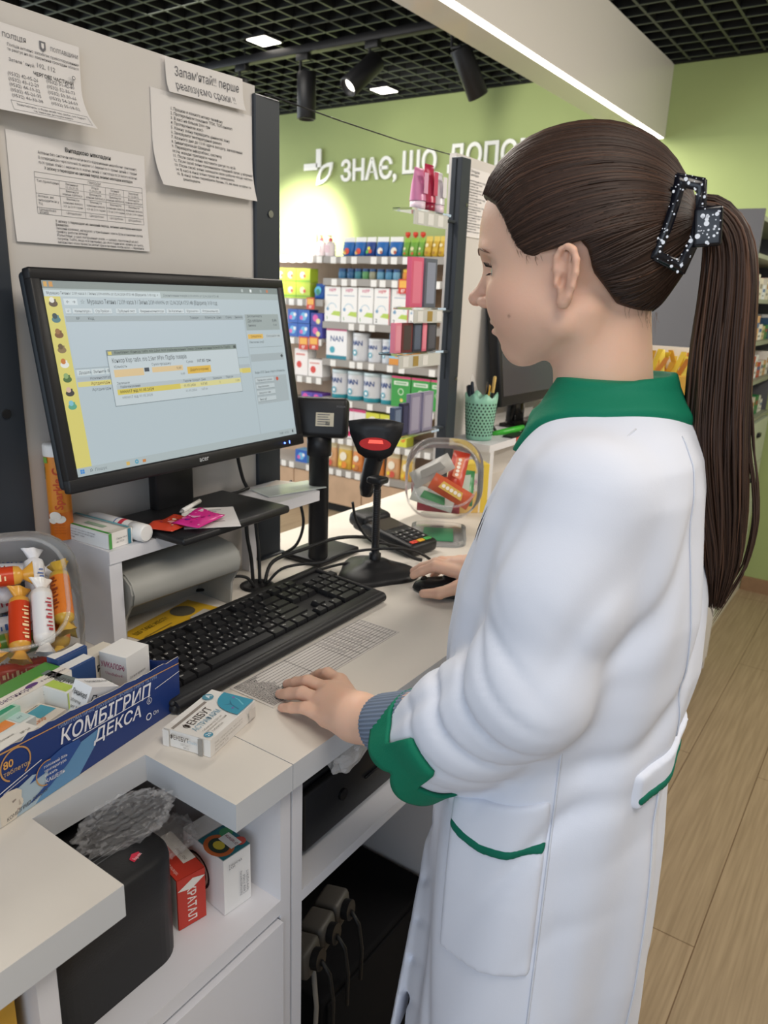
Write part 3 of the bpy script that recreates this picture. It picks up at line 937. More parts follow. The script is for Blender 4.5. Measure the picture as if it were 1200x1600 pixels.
def tin(r, h, full, label, loc, group):
    t = thing('formula_tin', label, 'tin', loc, group=group)
    mb = MB()
    mb.lathe([(r * .96, 0), (r, 0.004), (r, h * .15)], m_teal if full else m_tin, 24); mb.lathe([(r, h * .15), (r, h * .88)], m_tin, 24, cap=False)
    for ch, a in zip('NAN', (0.42, 0.0, -0.42)):
        c, s = math.cos(a), math.sin(a)
        U = Vector((-s, -c, 0)).normalized() if False else Vector((math.sin(-a) * -1 * -1, -math.cos(a), 0))
        N = Vector((-c, math.sin(a), 0))
        U = Vector((0, 0, 1)).cross(N) * 1
        mb.text(ch, N * (r + 0.0004) + Vector((0, 0, h * .56)), U, UZ, h * .17, hm('2b4a8a'), 0.02, 'c', lift=0.0008)
    for k in range(9):
        a = -0.1 + k * 0.07
    N = Vector((-math.cos(0.2), math.sin(0.2), 0)); U = UZ.cross(N)
    mb.disc(N * (r + 0.001) + Vector((0, 0, h * .30)), U, UZ, 0, 0, r * .36, hm('4aa0b4'), 0.0014, 14)
    mb.disc(N * (r + 0.001) + Vector((0, 0, h * .30)), U, UZ, 0, 0, r * .18, hm('e9eef0'), 0.0020, 12)
    mb.build('can', t)
    mb = MB(); mb.lathe([(r * .99, h * .88), (r * 1.015, h * .885), (r * 1.015, h * .985), (r * .96, h)], hm('dfe3e6') if not full else hm('c7d8dc'), 24); mb.build('lid', t)
    return t


for i, (y0, y1, h) in enumerate([(2.850, 2.965, 0.172), (2.747, 2.844, 0.143), (2.664, 2.741, 0.145)]):
    tin((y1 - y0) / 2 * .97, h, False, 'silver formula tin beside the white and teal carton, %s of three from left' % ORD[i], (XF + 0.06, (y0 + y1) / 2, 1.023), 'formula tins')
for i, (y0, y1) in enumerate([(3.006, 3.127), (2.877, 2.998), (2.744, 2.870), (2.634, 2.737)]):
    tin((y1 - y0) / 2 * .98, 0.182, True, 'silver and teal formula tin in the lower row, %s of four from left' % ORD[i], (XF + 0.06, (y0 + y1) / 2, 0.773), 'formula tins')
def d_bb(mb, O, U, V, w, h):
    mb.quad(O, U, V, w, h, hm('8fc3de')); mb.quad(O, U, V, w, h * .2, hm('d8913c'), 0.0005); mb.text('NAN', O + U * w * .5 + V * h * .7, U, V, 0.028, hm('2f4f86'), 0.02, 'c', maxw=w * .8); mb.disc(O, U, V, w * .55, h * .35, w * .22, hm('e0a23a'), 0.0008)
mb = carton(0.098, 0.19, 0.08, hm('7fb8d8'), d_bb)
place(mb, 'formula_carton', 2.556, 2.654, 1.022, 'light blue and orange formula carton right of the silver tins', 'carton', None, dep=0.08)
def d_wr(mb, O, U, V, w, h):
    mb.quad(O, U, V, w, h, hm('efe9e6')); mb.disc(O, U, V, w * .35, h * .4, w * .2, hm('d5463c'), 0.0005); mb.quad(O + U * w * .1 + V * h * .75, U, V, w * .7, h * .07, hm('d88a80'), 0.0005)
for i, (y0, y1, h) in enumerate([(3.305, 3.416, 0.172), (3.180, 3.297, 0.110)]):
    mb = carton(y1 - y0, h, 0.09, WHT, d_wr)
    place(mb, 'carton_box', y0, y1, 0.895, 'white carton with a red dot at the edge of the monitor, %s one' % ('taller', 'lower')[i], 'carton', 'white red-dotted cartons', dep=0.09)
def d_gr(mb, O, U, V, w, h):
    mb.quad(O, U, V, w, h, hm('3f9a48')); mb.quad(O + V * h * .93, U, V, w, h * .07, hm('d04a78'), 0.0005)
    mb.quad(O + U * w * .12 + V * h * .72, U, V, w * .76, h * .12, hm('dfe9d8'), 0.0005); mb.ring(O, U, V, w * .5, h * .5, w * .12, w * .03, hm('e4f0d8'), n=16)
    mb.quad(O + U * w * .2 + V * h * .755, U, V, w * .6, h * .05, hm('7fae84'), 0.0007); mb.disc(O, U, V, w * .55, h * .22, w * .08, hm('e8d070'), 0.0006)
for i, (y0, y1) in enumerate([(2.489, 2.627), (2.351, 2.482), (2.255, 2.346)]):
    mb = carton(y1 - y0, 0.185, 0.09, hm('3a9244'), d_gr)
    place(mb, 'formula_carton', y0, y1, 0.772, 'green formula carton with a pink top edge, %s of three from left' % ORD[i], 'carton', 'green formula cartons', dep=0.09)
def d_pu(mb, O, U, V, w, h):
    mb.quad(O, U, V, w, h, hm('5a48a8')); mb.disc(O, U, V, w * .35, h * .55, h * .34, hm('d556a8'), 0.0005); mb.disc(O, U, V, w * .7, h * .4, h * .25, hm('e0b8e0'), 0.0008)
for i, (y0, y1) in enumerate([(3.259, 3.357), (3.175, 3.256)]):
    mb = carton(y1 - y0, 0.072, 0.09, hm('6a3f9a'), d_pu)
    place(mb, 'hygiene_pack', y0, y1, 0.715, 'violet pad pack above the monitor\'s right corner, %s one' % ('left', 'right')[i], 'pack', 'violet pad packs', dep=0.09)
def d_pk(mb, O, U, V, w, h):
    mb.quad(O, U, V, w, h, hm('eae4e6')); mb.quad(O + V * h * .9, U, V, w, h * .1, hm('d24a7a'), 0.0005); mb.poly(O, U, V, [(w * .2, h * .06), (w * .8, h * .06), (w * .7, h * .55), (w * .3, h * .6)], hm('d82a6a'), 0.0005); mb.disc(O, U, V, w * .6, h * .3, w * .16, hm('f0d8e0'), 0.0008)
for i, (y0, y1) in enumerate([(2.915, 3.014), (2.818, 2.913)]):
    mb = carton(y1 - y0, 0.195, 0.08, WHT, d_pk)
    place(mb, 'cereal_carton', y0, y1, 0.525, 'white and pink cereal carton above the scanner, %s one' % ('left', 'right')[i], 'carton', 'pink cereal cartons', dep=0.08)
def d_ye(mb, O, U, V, w, h):
    mb.quad(O, U, V, w, h, hm('d8d84a')); mb.disc(O, U, V, w * .5, h * .7, w * .34, hm('ece9d0'), 0.0005, ry=h * .18); mb.disc(O, U, V, w * .7, h * .25, w * .2, hm('e08a3a'), 0.0005); mb.disc(O, U, V, w * .3, h * .2, w * .14, hm('f0e8b0'), 0.0007)
    mb.quad(O + U * w * .25 + V * h * .68, U, V, w * .5, h * .05, hm('8ab07a'), 0.0009)
for i, (y0, y1) in enumerate([(2.712, 2.815), (2.596, 2.706), (2.50, 2.590)]):
    mb = carton(y1 - y0, 0.185, 0.08, hm('c9cf4a'), d_ye)
    place(mb, 'cereal_carton', y0, y1, 0.525, 'yellow-green cereal carton, %s of three from left' % ORD[i], 'carton', 'yellow-green cereal cartons', dep=0.08)
mb = carton(0.104, 0.085, 0.09, hm('5f9ecb'), d_blue)
place(mb, 'hygiene_pack', 3.304, 3.408, 0.30, 'light blue pack on the bottom shelf below the monitor', 'pack', None, dep=0.09)
for i, (y0, y1) in enumerate([(3.06, 3.165), (2.936, 3.05), (2.845, 2.929), (2.556, 2.660), (2.449, 2.547), (2.68, 2.80)]):
    k = [0, 1, 2, 4, 5, 3][i]
    mb, h = pouch(y0, y1, 0, 0.175, hm(['d8a87a', 'd9b34a', 'd98a4a'][i % 3]), hm('e3cfa0'), False, art=[(0, 0.2, 0.5, hm('ece2cc')), (0.2, -0.12, 0.4, hm(['c8503c', 'e0882c', 'b8743c'][i % 3])), (-0.3, -0.1, 0.25, hm('e8c838'))])
    place(mb, 'snack_bag', y0, y1, 0.308, 'yellow and orange snack bag on the bottom shelf, %s from left' % ORD[k], 'bag', 'snack bags on the bottom shelf')
for i, (y0, y1, z0, z1) in enumerate([(3.233, 3.297, 1.324, 1.396), (3.284, 3.361, 1.066, 1.148), (3.197, 3.273, 1.072, 1.153), (2.527, 2.591, 1.442, 1.524), (2.474, 2.523, 1.440, 1.526)]):
    mb = MB(); w, h = y1 - y0, z1 - z0
    mb.box(-0.001, 0.001, -w / 2, w / 2, 0, h, hm('c93f2c'))
    O = Vector((-0.001, w / 2, 0)); U = Vector((0, -1, 0))
    mb.quad(O + U * w * .1 + UZ * h * .4, U, UZ, w * .8, h * .5, hm('eab04a'), 0.0006); mb.text(['87', '87', '89', '87', '92'][i], O + U * w * .5 + UZ * h * .08, U, UZ, h * .22, hm('f4e8e0'), 0.02, 'c')
    tag(mb.build('price_flag', loc=(XF - 0.022, (y0 + y1) / 2, z0)), 'orange and red price flag, ' + ['above the purple packs', 'left of the pair over the white cartons', 'right of the pair over the white cartons', 'left of the pair below the orange jars', 'right of the pair below the orange jars'][i], 'price flag', 'orange price flags')

# ------------------------------------------------------------------ glass display between the two boards
GY0, GY1 = 0.885, 0.965
for i, (x0, z) in enumerate([(1.389, 1.618), (1.405, 1.419), (1.355, 1.324), (1.343, 1.140)]):
    t = thing('glass_shelf', 'glass display shelf on the far post, ' + ['highest of four', 'second from top', 'third from top', 'lowest of four'][i], 'glass shelf', (1.47, 0.925, z), group='glass shelves on the far post')
    mb = MB(); mb.box(x0 - 1.47, 0.078, -0.018, 0.030, -0.005, 0.0, m_glass); mb.build('pane', t)
    mb = MB(); mb.rbox(0.055, 0.150, 0.010, 0.026, -0.011, -0.0052, m_char, 0.001); mb.build('bracket', t)
    if i < 3:
        mb = MB(); mb.box(x0 - 1.465, 0.06, -0.0205, -0.019, -0.032, -0.004, hm('c8c8c4', 0.25)); 
        for k in range(3): mb.quad((x0 - 1.45 + 0.04 * k, -0.0205, -0.029), UX, UZ, 0.022, 0.022, hm('a58a4a') if (i and k == 1) else hm('dfdedb'), 0.0004)
        mb.build('label_holder', t)


def gbox(name, x0, x1, z0, z1, col, dcol, label, txt=None):
    mb = MB(); w, h, d = x1 - x0, z1 - z0, 0.012
    mb.box(-w / 2, w / 2, -d / 2, d / 2, 0, h, hm(col))
    mb.quad((-w / 2 + w * .15, -d / 2, h * .08), UX, UZ, w * .7, h * .84, hm(dcol))
    if txt: mb.text(txt, (w * .12, -d / 2 - 0.0004, h * .12), UZ, -UX, w * .3, hm('f0e4e8'), 0.01, maxw=h * .7)
    tag(mb.build(name, loc=((x0 + x1) / 2, 0.921, z0 + 0.0008)), label, 'box')


gbox('cosmetic_box', 1.410, 1.457, 1.419, 1.522, 'd8607f', 'e07c94', 'tall pink box on the second glass shelf from the top')
gbox('cosmetic_box', 1.466, 1.514, 1.419, 1.522, '5f6470', '8a90a2', 'tall dark grey box right of the tall pink box')
gbox('cosmetic_box', 1.357, 1.381, 1.324, 1.386, 'e08298', 'e59aab', 'small pink box at the left end of the third glass shelf')
gbox('cosmetic_box', 1.384, 1.425, 1.324, 1.386, '6b3034', '4a3f40', 'dark red box beside the small pink box')
gbox('cosmetic_box', 1.428, 1.464, 1.324, 1.386, '343848', '5a6478', 'navy box in the middle of the third glass shelf')
gbox('cosmetic_box', 1.466, 1.484, 1.324, 1.386, 'dd6f86', 'e48a9c', 'narrow red-pink box right of the navy box')
gbox('cosmetic_box', 1.487, 1.526, 1.324, 1.386, '3a3a42', '565660', 'charcoal box at the right end of the third glass shelf')
gbox('cosmetic_box', 1.366, 1.396, 1.140, 1.206, '4a5876', '7484a0', 'short blue-grey box on the lowest glass shelf')
gbox('cosmetic_box', 1.400, 1.424, 1.140, 1.212, '2c2c48', '3d3d60', 'dark indigo box on the lowest glass shelf')
gbox('cosmetic_box', 1.430, 1.474, 1.140, 1.230, '8a84a0', 'a49fb6', 'tall lilac box on the lowest glass shelf, left one')
gbox('cosmetic_box', 1.484, 1.528, 1.140, 1.230, '938ea6', 'aaa6ba', 'tall lilac box on the lowest glass shelf, right one')
for i, (x, h, c1, c2) in enumerate([(1.437, 0.080, 'c77aa0', 'd7a0bc'), (1.476, 0.092, 'b0304e', 'c04a66'), (1.514, 0.082, 'd2cdd2', 'dcd8dc')]):
    t = thing('cream_tube', ['mauve', 'dark red', 'white'][i] + ' cream tube standing on the highest glass shelf', 'tube', (x, 0.925, 1.6188), group='cream tubes')
    mb = MB(); r = 0.0175
    prof = [(0.018, 1.0, 1.0), (0.5, 1.0, 0.8), (0.85, 1.0, 0.3), (1.0, 1.02, 0.08)]
    V, Fs, n = [], [], 20
    for v, a, b in prof:
        for k in range(n):
            an = 2 * math.pi * k / n
            V.append((r * a * math.cos(an), r * b * math.sin(an), 0.016 + (h - 0.016) * (v - 0.018) / 0.982))
    for j in range(3):
        for k in range(n):
            Fs.append((j * n + k, j * n + (k + 1) % n, (j + 1) * n + (k + 1) % n, (j + 1) * n + k))
    Fs.append(tuple(3 * n + k for k in range(n)))
    mb.add(V, Fs, hm(c1, 0.3), True); mb.quad((-0.008, -r * .92, 0.03), UX, UZ, 0.016, h * .5, hm(c2), 0.003); mb.build('tube_body', t)
    mb = MB(); mb.lathe([(0.015, 0), (0.0165, 0.002), (0.0165, 0.015), (0.012, 0.016)], hm('e3cdd8', 0.3) if i != 1 else hm('8a2038', 0.3), 18); mb.build('cap', t)

# ------------------------------------------------------------------ medicine cabinet at the far end, right of the woman
m_sage = mat('drawer_pale_green', hexc('b9c2ae'), 0.5)
m_grey = mat('panel_grey', hexc('58585c'), 0.6)
t = thing('medicine_cabinet', 'tall shelf and drawer cabinet with a grey end panel at the far right', 'cabinet', (3.68, 0.78, 0))
mb = MB(); mb.box(-0.535, -0.515, -0.23, 0.22, 0.0, 1.785, m_grey); mb.build('end_panel', t)
mb = MB(); mb.box(-0.515, 0.515, 0.205, 0.22, 0.0, 1.785, m_grey); mb.build('back_panel', t)
mb = MB(); mb.box(0.497, 0.515, -0.20, 0.205, 0.0, 1.785, m_grey); mb.build('end_panel', t)
for z in (0.955, 1.135, 1.305, 1.475, 1.64, 1.77):
    mb = MB(); mb.box(-0.515, 0.497, -0.215, 0.205, z - 0.016, z, mat('shelf_olive', hexc('8b9080'), 0.5)); mb.build('shelf', t)
mb = MB(); mb.box(-0.515, 0.497, -0.20, 0.205, 0.04, 0.93, m_sage); mb.box(-0.515, 0.515, -0.225, 0.205, 0.0, 0.045, hm('c6c3b4')); mb.build('carcass', t)
for i, (z0, z1) in enumerate(((0.05, 0.268), (0.274, 0.488), (0.494, 0.708), (0.714, 0.928))):
    for j, (x0, x1) in enumerate(((-0.513, -0.012), (-0.006, 0.495))):
        mb = MB(); mb.box(x0, x1, -0.222, -0.201, z0, z1, m_sage); dr = mb.build('drawer', t)
        mb = MB(); xc = (x0 + x1) / 2
        mb.rbox(xc - 0.024, xc + 0.024, -0.236, -0.222, z1 - 0.075, z1 - 0.055, m_black, 0.003); mb.build('handle', dr)
random.seed(11)
cc = ['e6e4dc', 'dcd9cf', 'c9b889', 'e8e6e0', 'b5442e', '2f7a4a', 'd8d2c0', 'e2dfd8', '34506e', 'cfa070', 'dfe3e6']
n = 0
for z, hi in ((0.955, 0.10), (1.135, 0.11), (1.305, 0.11), (1.475, 0.10)):
    x = 3.20
    k = 0
    while x < 4.07:
        w = random.uniform(0.04, 0.085); h = random.uniform(0.055, hi); c = random.choice(cc)
        mb = MB(); mb.box(-w / 2, w / 2, -0.05, 0.05, 0, h, hm(c)); mb.quad((-w * .4, -0.05, h * .5), UX, UZ, w * .8, h * .22, hm(random.choice(['4a6a9a', '9a4a3a', '6a8a5a', '8a8578', 'b07a3a'])))
        mb.quad((-w * .4, -0.05, h * .2), UX, UZ, w * .5, h * .1, hm('7a7870'))
        lab = '%s medicine box, %s, %s cabinet shelf' % ({'b5442e': 'red', '2f7a4a': 'green', '34506e': 'dark blue', 'c9b889': 'tan', 'cfa070': 'tan'}.get(c, 'pale'), ORD[k] + ' from the grey panel' if k < 10 else 'far end', {0.955: 'lowest', 1.135: 'second lowest', 1.305: 'third lowest', 1.475: 'fourth lowest'}[z])
        tag(mb.build('medicine_box', loc=(x + w / 2, 0.64, z + 0.001)), lab, 'box', 'medicine boxes in the far cabinet')
        x += w + random.uniform(0.004, 0.02); k += 1
# ------------------------------------------------------------------ near workstation
# riser
t = thing('monitor_riser', 'white shelf riser carrying the near monitor', 'riser', (0.580, 0.838, CT))
mb = MB(); mb.prism([(0, 0), (0.440, 0), (0.440, 0.110), (0, 0.110)], 0.134, 0.152, m_white); mb.build('top_board', t)
mb = MB(); mb.box(0.0, 0.020, 0.002, 0.109, 0.0005, 0.134, m_white); mb.build('side_panel', t)
mb = MB(); mb.box(0.352, 0.370, 0.090, 0.109, 0.0005, 0.134, m_white); mb.build('side_panel', t)
RZ = CT + 0.152

# monitor
t = thing('monitor', 'black computer monitor showing a yellow and grey till programme, on the riser', 'monitor', (0.766, 0.878, 0.0), math.radians(1.2))
TLT = 0.181
T = Matrix.Translation((0, 0, 1.328)) @ Euler((-TLT, 0, 0)).to_matrix().to_4x4()     # lean back
MW, MH = 0.462, 0.275
SW, SH = 0.430, 0.244
mb = MB(); mb.X = T
b = 0.0
# bezel: four bars round the screen, and the back shell
mb.rbox(-MW / 2, MW / 2, -0.003, 0.012, SH / 2, MH / 2, m_black, 0.003)
mb.rbox(-MW / 2, MW / 2, -0.003, 0.012, -MH / 2 - 0.004, -SH / 2, m_black, 0.003)
mb.rbox(-MW / 2, -SW / 2, -0.003, 0.012, -SH / 2 - 0.004, SH / 2 + 0.004, m_black, 0.003)
mb.rbox(SW / 2, MW / 2, -0.003, 0.012, -SH / 2 - 0.004, SH / 2 + 0.004, m_black, 0.003)
mb.text('acer', (-0.004, -0.0032, -SH / 2 - 0.0125), UX, UZ, 0.0075, hm('b9bcc0', 0.3), 0.01, 'c', lift=0.0004)
mb.build('bezel', t)
mb = MB(); mb.X = T
mb.rbox(-MW / 2 + 0.002, MW / 2 - 0.002, 0.0105, 0.026, -MH / 2, MH / 2 - 0.002, mat('shell_grey_black', hexc('2a3036'), 0.35), 0.006, 3)
mb.rbox(-0.12, 0.12, 0.02, 0.038, -0.09, 0.09, m_black, 0.008, 3)
mb.build('back_shell', t)
mb = MB(); mb.X = T
mb.sphere((MW / 2 - 0.052, -0.0034, -SH / 2 - 0.0115), 0.0016, mat('led_blue', (0.05, 0.1, 1), 0.4, emit=(0.1, 0.2, 1.0), estr=6), n=8)
mb.box(MW / 2 - 0.040, MW / 2 - 0.0385, -0.0034, -0.003, -SH / 2 - 0.014, -SH / 2 - 0.009, MATS['led_blue'])
mb.build('power_light', t)


def scr(h, s=0.86):
    n = 'screen_' + h
    if n in MATS: return MATS[n]
    m = bpy.data.materials.new(n); m.use_nodes = True
    p = m.node_tree.nodes['Principled BSDF']
    p.inputs['Base Color'].default_value = (0.012, 0.012, 0.014, 1); p.inputs['Roughness'].default_value = 0.35
    p.inputs['Emission Color'].default_value = (*hexc(h), 1); p.inputs['Emission Strength'].default_value = s
    MATS[n] = m
    return m


mb = MB(); mb.X = T
O = Vector((-SW / 2, -0.0005, SH / 2)); DV = Vector((0, 0, 1))


def R_(u0, v0, u1, v1, c, l=0.0002):
    mb.quad(O + UX * u0 * SW - UZ * v1 * SH, UX, UZ, (u1 - u0) * SW, (v1 - v0) * SH, scr(c), l)


def T_(s, u, v, h, c='3a4248', l=0.0009, al='l', mw=None, b=0.0):
    mb.text(s, O + UX * u * SW - UZ * v * SH, UX, UZ, h, scr(c), b, al, 0, 1, mw * SW if mw else None, l)


mb.box(-SW / 2, SW / 2, -0.0005, 0.004, -SH / 2, SH / 2, scr('b7c6cc'))
R_(0, 0, 1, 0.038, '7d8a88'); R_(0, 0.038, 1, 0.078, 'a8b6b6')
R_(0.005, 0.005, 0.016, 0.030, 'd0a050', .0004); R_(0.022, 0.005, 0.034, 0.030, 'c89048', .0004)
for u, c in ((0.80, 'b0bcba'), (0.845, 'e8eeee'), (0.90, '9aa6a6'), (0.935, 'c87850')): R_(u, 0.012, u + 0.010, 0.030, c, .0004)
R_(0.002, 0.046, 0.42, 0.078, 'c6d3d6', .0004)
T_('Мурашко Тетяна / 2139 каса 3 / Зміна 2139-000096 от 12.06.2024 07:51:48 (Відкрита): 3.03 год  ×', 0.008, 0.068, 0.0034, mw=0.40)
T_('Довантаження товарів 2139-000096 от 12.06.2024 07:51:48', 0.43, 0.068, 0.0032, '667072', mw=0.25)
R_(0, 0.078, 0.052, 0.955, 'd9cf72', .0003)
for i, v in enumerate((0.106, 0.185, 0.262, 0.338, 0.413, 0.487, 0.558, 0.627)):
    cu, cv = 0.025, v
    c1, c2 = [('5a4a3a', 'e8e6de'), ('4f7d86', '2e4650'), ('7d5634', '9a6f44'), ('8a7450', '665436'), ('e6e8e2', 'c87a3a'), ('4c6f3e', '8fae74'), ('3c3a3a', 'd8b8a0'), ('5aa58a', '7fc0d0')][i]
    mb.disc(O, UX, UZ, cu * SW, -(cv + 0.008) * SH, 0.0062, scr(c1), .0005, 12, 0.0040)
    mb.disc(O, UX, UZ, (cu - 0.003) * SW, -(cv - 0.010) * SH, 0.0036, scr(c2), .0007, 10)
    mb.quad(O + UX * (cu + 0.004) * SW - UZ * (cv + 0.006) * SH, UX, UZ, 0.0024, 0.0050, scr(c1), .0008)
R_(0.060, 0.088, 0.105, 0.120, 'd2dde0', .0004); T_('←  →', 0.066, 0.112, 0.0040)
T_('☆', 0.113, 0.114, 0.0050, '8a9498')
T_('Мурашко Тетяна / 2139 каса 3 / Зміна 2139-000096 от 12.06.2024 07:51:48 (Відкрита) 3.03 год', 0.137, 0.114, 0.0058, '2f373c', mw=0.53)
for u0, u1, s in ((0.060, 0.078, '↩'), (0.084, 0.15, 'Номенклатура ›'), (0.156, 0.22, 'Стр.Прийом ›'), (0.236, 0.312, 'Прібувний лист'), (0.322, 0.428, 'Введення номенклатури'), (0.436, 0.51, 'Зв.Касетна ›'), (0.516, 0.582, 'Відложити ›'), (0.588, 0.675, 'История номенклату')):
    R_(u0, 0.138, u1, 0.166, 'cfd9dc', .0004); R_(u0, 0.164, u1, 0.1665, '8e9a9e', .0005); T_(s, u0 + 0.005, 0.158, 0.0034, '4a5458', mw=u1 - u0 - 0.012)
R_(0.056, 0.176, 0.79, 0.206, 'a3b0b4', .0004)
for u, s in ((0.09, '№'), (0.13, 'Код'), (0.53, 'Товари'), (0.60, 'Кількість'), (0.655, 'Ціна'), (0.70, 'Сума'), (0.745, 'Знижка')): T_(s, u, 0.196, 0.0034, '4a5458')
R_(0.056, 0.206, 0.79, 0.44, 'b9c8d0', .0003)
R_(0.8, 0.172, 0.985, 0.275, '9fabaa', .0004); T_('Дисконт/карта', 0.81, 0.19, 0.0034, '4a5458'); T_('До сплати', 0.81, 0.222, 0.0046); T_('0,00', 0.945, 0.222, 0.0046, b=.01); T_('Знижка', 0.81, 0.25, 0.0034); T_('0,00', 0.95, 0.25, 0.0034)
R_(0.802, 0.300, 0.884, 0.330, 'e3b95c', .0004); T_('Оплатити', 0.815, 0.322, 0.0038, '6a5020'); R_(0.890, 0.302, 0.985, 0.330, 'bdc8ca', .0004); T_('Скасувати чек', 0.900, 0.322, 0.0034, '4a5458')
T_('Рекламні акції', 0.805, 0.358, 0.0034, '4a5458')
R_(0.80, 0.385, 0.985, 0.388, '93a0a4', .0004); R_(0.80, 0.43, 0.985, 0.478, 'a8b4b8', .0004); T_('◆', 0.965, 0.462, 0.0048)
T_('Види ОПЛ Інше «Карта (Клієнта)»', 0.81, 0.558, 0.0036, '3f484c', mw=0.17)
R_(0.805, 0.58, 0.985, 0.76, 'aab6ba', .0003)
for i, s in enumerate(('Підключити / налашт.', 'Анулювати', 'Закрити чек', 'Інші дії')):
    R_(0.808, 0.588 + i * 0.042, 0.91, 0.618 + i * 0.042, 'c2cdd0', .0005); R_(0.808, 0.616 + i * 0.042, 0.91, 0.6185 + i * 0.042, '7f8b90', .0006); T_(s, 0.816, 0.609 + i * 0.042, 0.0034, mw=0.085)
mb.disc(O, UX, UZ, 0.93 * SW, -0.603 * SH, 0.0032, scr('c8503c'), .0006, 10)
R_(0.794, 0.172, 0.797, 0.955, 'a7b4ba', .0004)
R_(0.056, 0.444, 0.79, 0.447, '95a2a8', .0004)
for u0, u1, s in ((0.060, 0.105, 'Додати'), (0.110, 0.155, 'Змінити'), (0.160, 0.20, 'Все')): R_(u0, 0.452, u1, 0.482, 'cdd8da', .0004); T_(s, u0 + 0.005, 0.474, 0.0036)
R_(0.056, 0.490, 0.79, 0.512, 'aebac0', .0004); T_('Номенклатура', 0.10, 0.506, 0.0034, '5a6468')
R_(0.056, 0.514, 0.79, 0.540, 'dcd382', .0004); T_('Артдимідін табл.', 0.10, 0.534, 0.0038, '7a5a20'); T_('Артдимідін Рд табл.', 0.10, 0.566, 0.0038, '5a6468')
R_(0.745, 0.514, 0.79, 0.545, 'd9c86a', .0005)
# dialogue window
R_(0.172, 0.358, 0.732, 0.662, '6b787c', .0010); R_(0.1735, 0.388, 0.7305, 0.659, 'c6d2d6', .0012); R_(0.1735, 0.361, 0.7305, 0.388, '87958f', .0012)
T_('Комплекс: Конкор табл. п/о 2,5мг N30 Найменування Товар Довантаження Кількість Підбір', 0.20, 0.380, 0.0034, '2f373c', .0016, mw=0.50); R_(0.715, 0.366, 0.727, 0.384, '4a5456', .0016); R_(0.177, 0.366, 0.190, 0.384, 'd9c86a', .0016)
T_('Конкор Кор табл. п/о 2,5мг №30: Підбір товарів', 0.186, 0.428, 0.0060, '333b40', .0016, mw=0.30)
T_('Кількість', 0.190, 0.456, 0.0034, '4a5458', .0016); T_('Сума продажу', 0.335, 0.456, 0.0034, '4a5458', .0016)
R_(0.187, 0.465, 0.300, 0.505, 'dfc596', .0016); R_(0.303, 0.465, 0.322, 0.487, '3f4a55', .0018); R_(0.334, 0.465, 0.464, 0.495, 'dfc596', .0016); T_('0,00', 0.435, 0.487, 0.0038, l=.002)
T_('Сума:', 0.482, 0.455, 0.0034, '4a5458', .0016); T_('107,85 грн.', 0.530, 0.455, 0.0042, '2f373c', .0016, b=.01)
R_(0.482, 0.478, 0.59, 0.520, 'e0b850', .0016); T_('Додати в корзину', 0.493, 0.505, 0.0038, '5a4418', .002, mw=.085)
T_('0,00', 0.45, 0.522, 0.0034, '4a5458', .0016); T_('Залишки', 0.190, 0.545, 0.0034, '4a5458', .0016)
R_(0.187, 0.548, 0.728, 0.572, 'b6c2c6', .0016)
for u, s in ((0.20, 'Найменування'), (0.455, 'Термін придат.'), (0.535, 'Ціна'), (0.59, 'Залишок'), (0.655, 'Підсум')): T_(s, u, 0.566, 0.0032, '4a5458', .002)
R_(0.187, 0.572, 0.728, 0.602, 'dcd696', .0016); R_(0.187, 0.572, 0.44, 0.602, 'd8c75c', .0018); T_('0000017 від 01.05.2024', 0.195, 0.594, 0.0040, '3a3420', .0022, b=.01); T_('01.05.2026', 0.455, 0.594, 0.0036, l=.002); T_('107,85', 0.53, 0.594, 0.0036, l=.002); T_('1', 0.62, 0.594, 0.0036, l=.002); T_('1,00', 0.70, 0.594, 0.0036, l=.002)
T_('0000017 від 01.05.2024', 0.20, 0.625, 0.0036, '6a7478', .002); T_('01.05.2026', 0.46, 0.625, 0.0034, '6a7478', l=.002); T_('107,00', 0.53, 0.625, 0.0034, '6a7478', l=.002)
R_(0, 0.955, 1, 1, 'aebbbd', .0004)
for i, (du, dv) in enumerate(((0, 0), (0.0075, 0), (0, 0.012), (0.0075, 0.012))): R_(0.010 + du, 0.964 + dv, 0.0165 + du, 0.9745 + dv, '2f86d0', .0006)
T_('⌕', 0.042, 0.986, 0.0052, l=.0006); T_('Пошук', 0.06, 0.985, 0.0040, '6a7478', .0006)
mb.quad(O + UX * 0.175 * SW - UZ * 0.988 * SH, UX, UZ, 0.0055, 0.0048, scr('d8b45c'), .0006)
mb.ring(O, UX, UZ, 0.215 * SW, -0.977 * SH, 0.0014, 0.0016, scr('2f9ab8'), .0006, 12)
mb.quad(O + UX * 0.238 * SW - UZ * 0.988 * SH, UX, UZ, 0.0055, 0.0040, scr('c8803c'), .0006)
T_('УКР  07:53', 0.90, 0.985, 0.0036, '5a6468', .0006); R_(0.975, 0.966, 0.982, 0.985, '3a4248', .0006)
mb.build('screen', t)
mb = MB(); mb.rbox(-0.045, 0.030, 0.034, 0.054, RZ + 0.010, 1.34, m_black, 0.004, 2); mb.build('stand_neck', t)
mb = MB()
n = 28
mb.rbox(-0.112, 0.112, -0.098, 0.055, RZ + 0.0004, RZ + 0.013, m_black, 0.005, 3)
mb.build('stand_base', t)

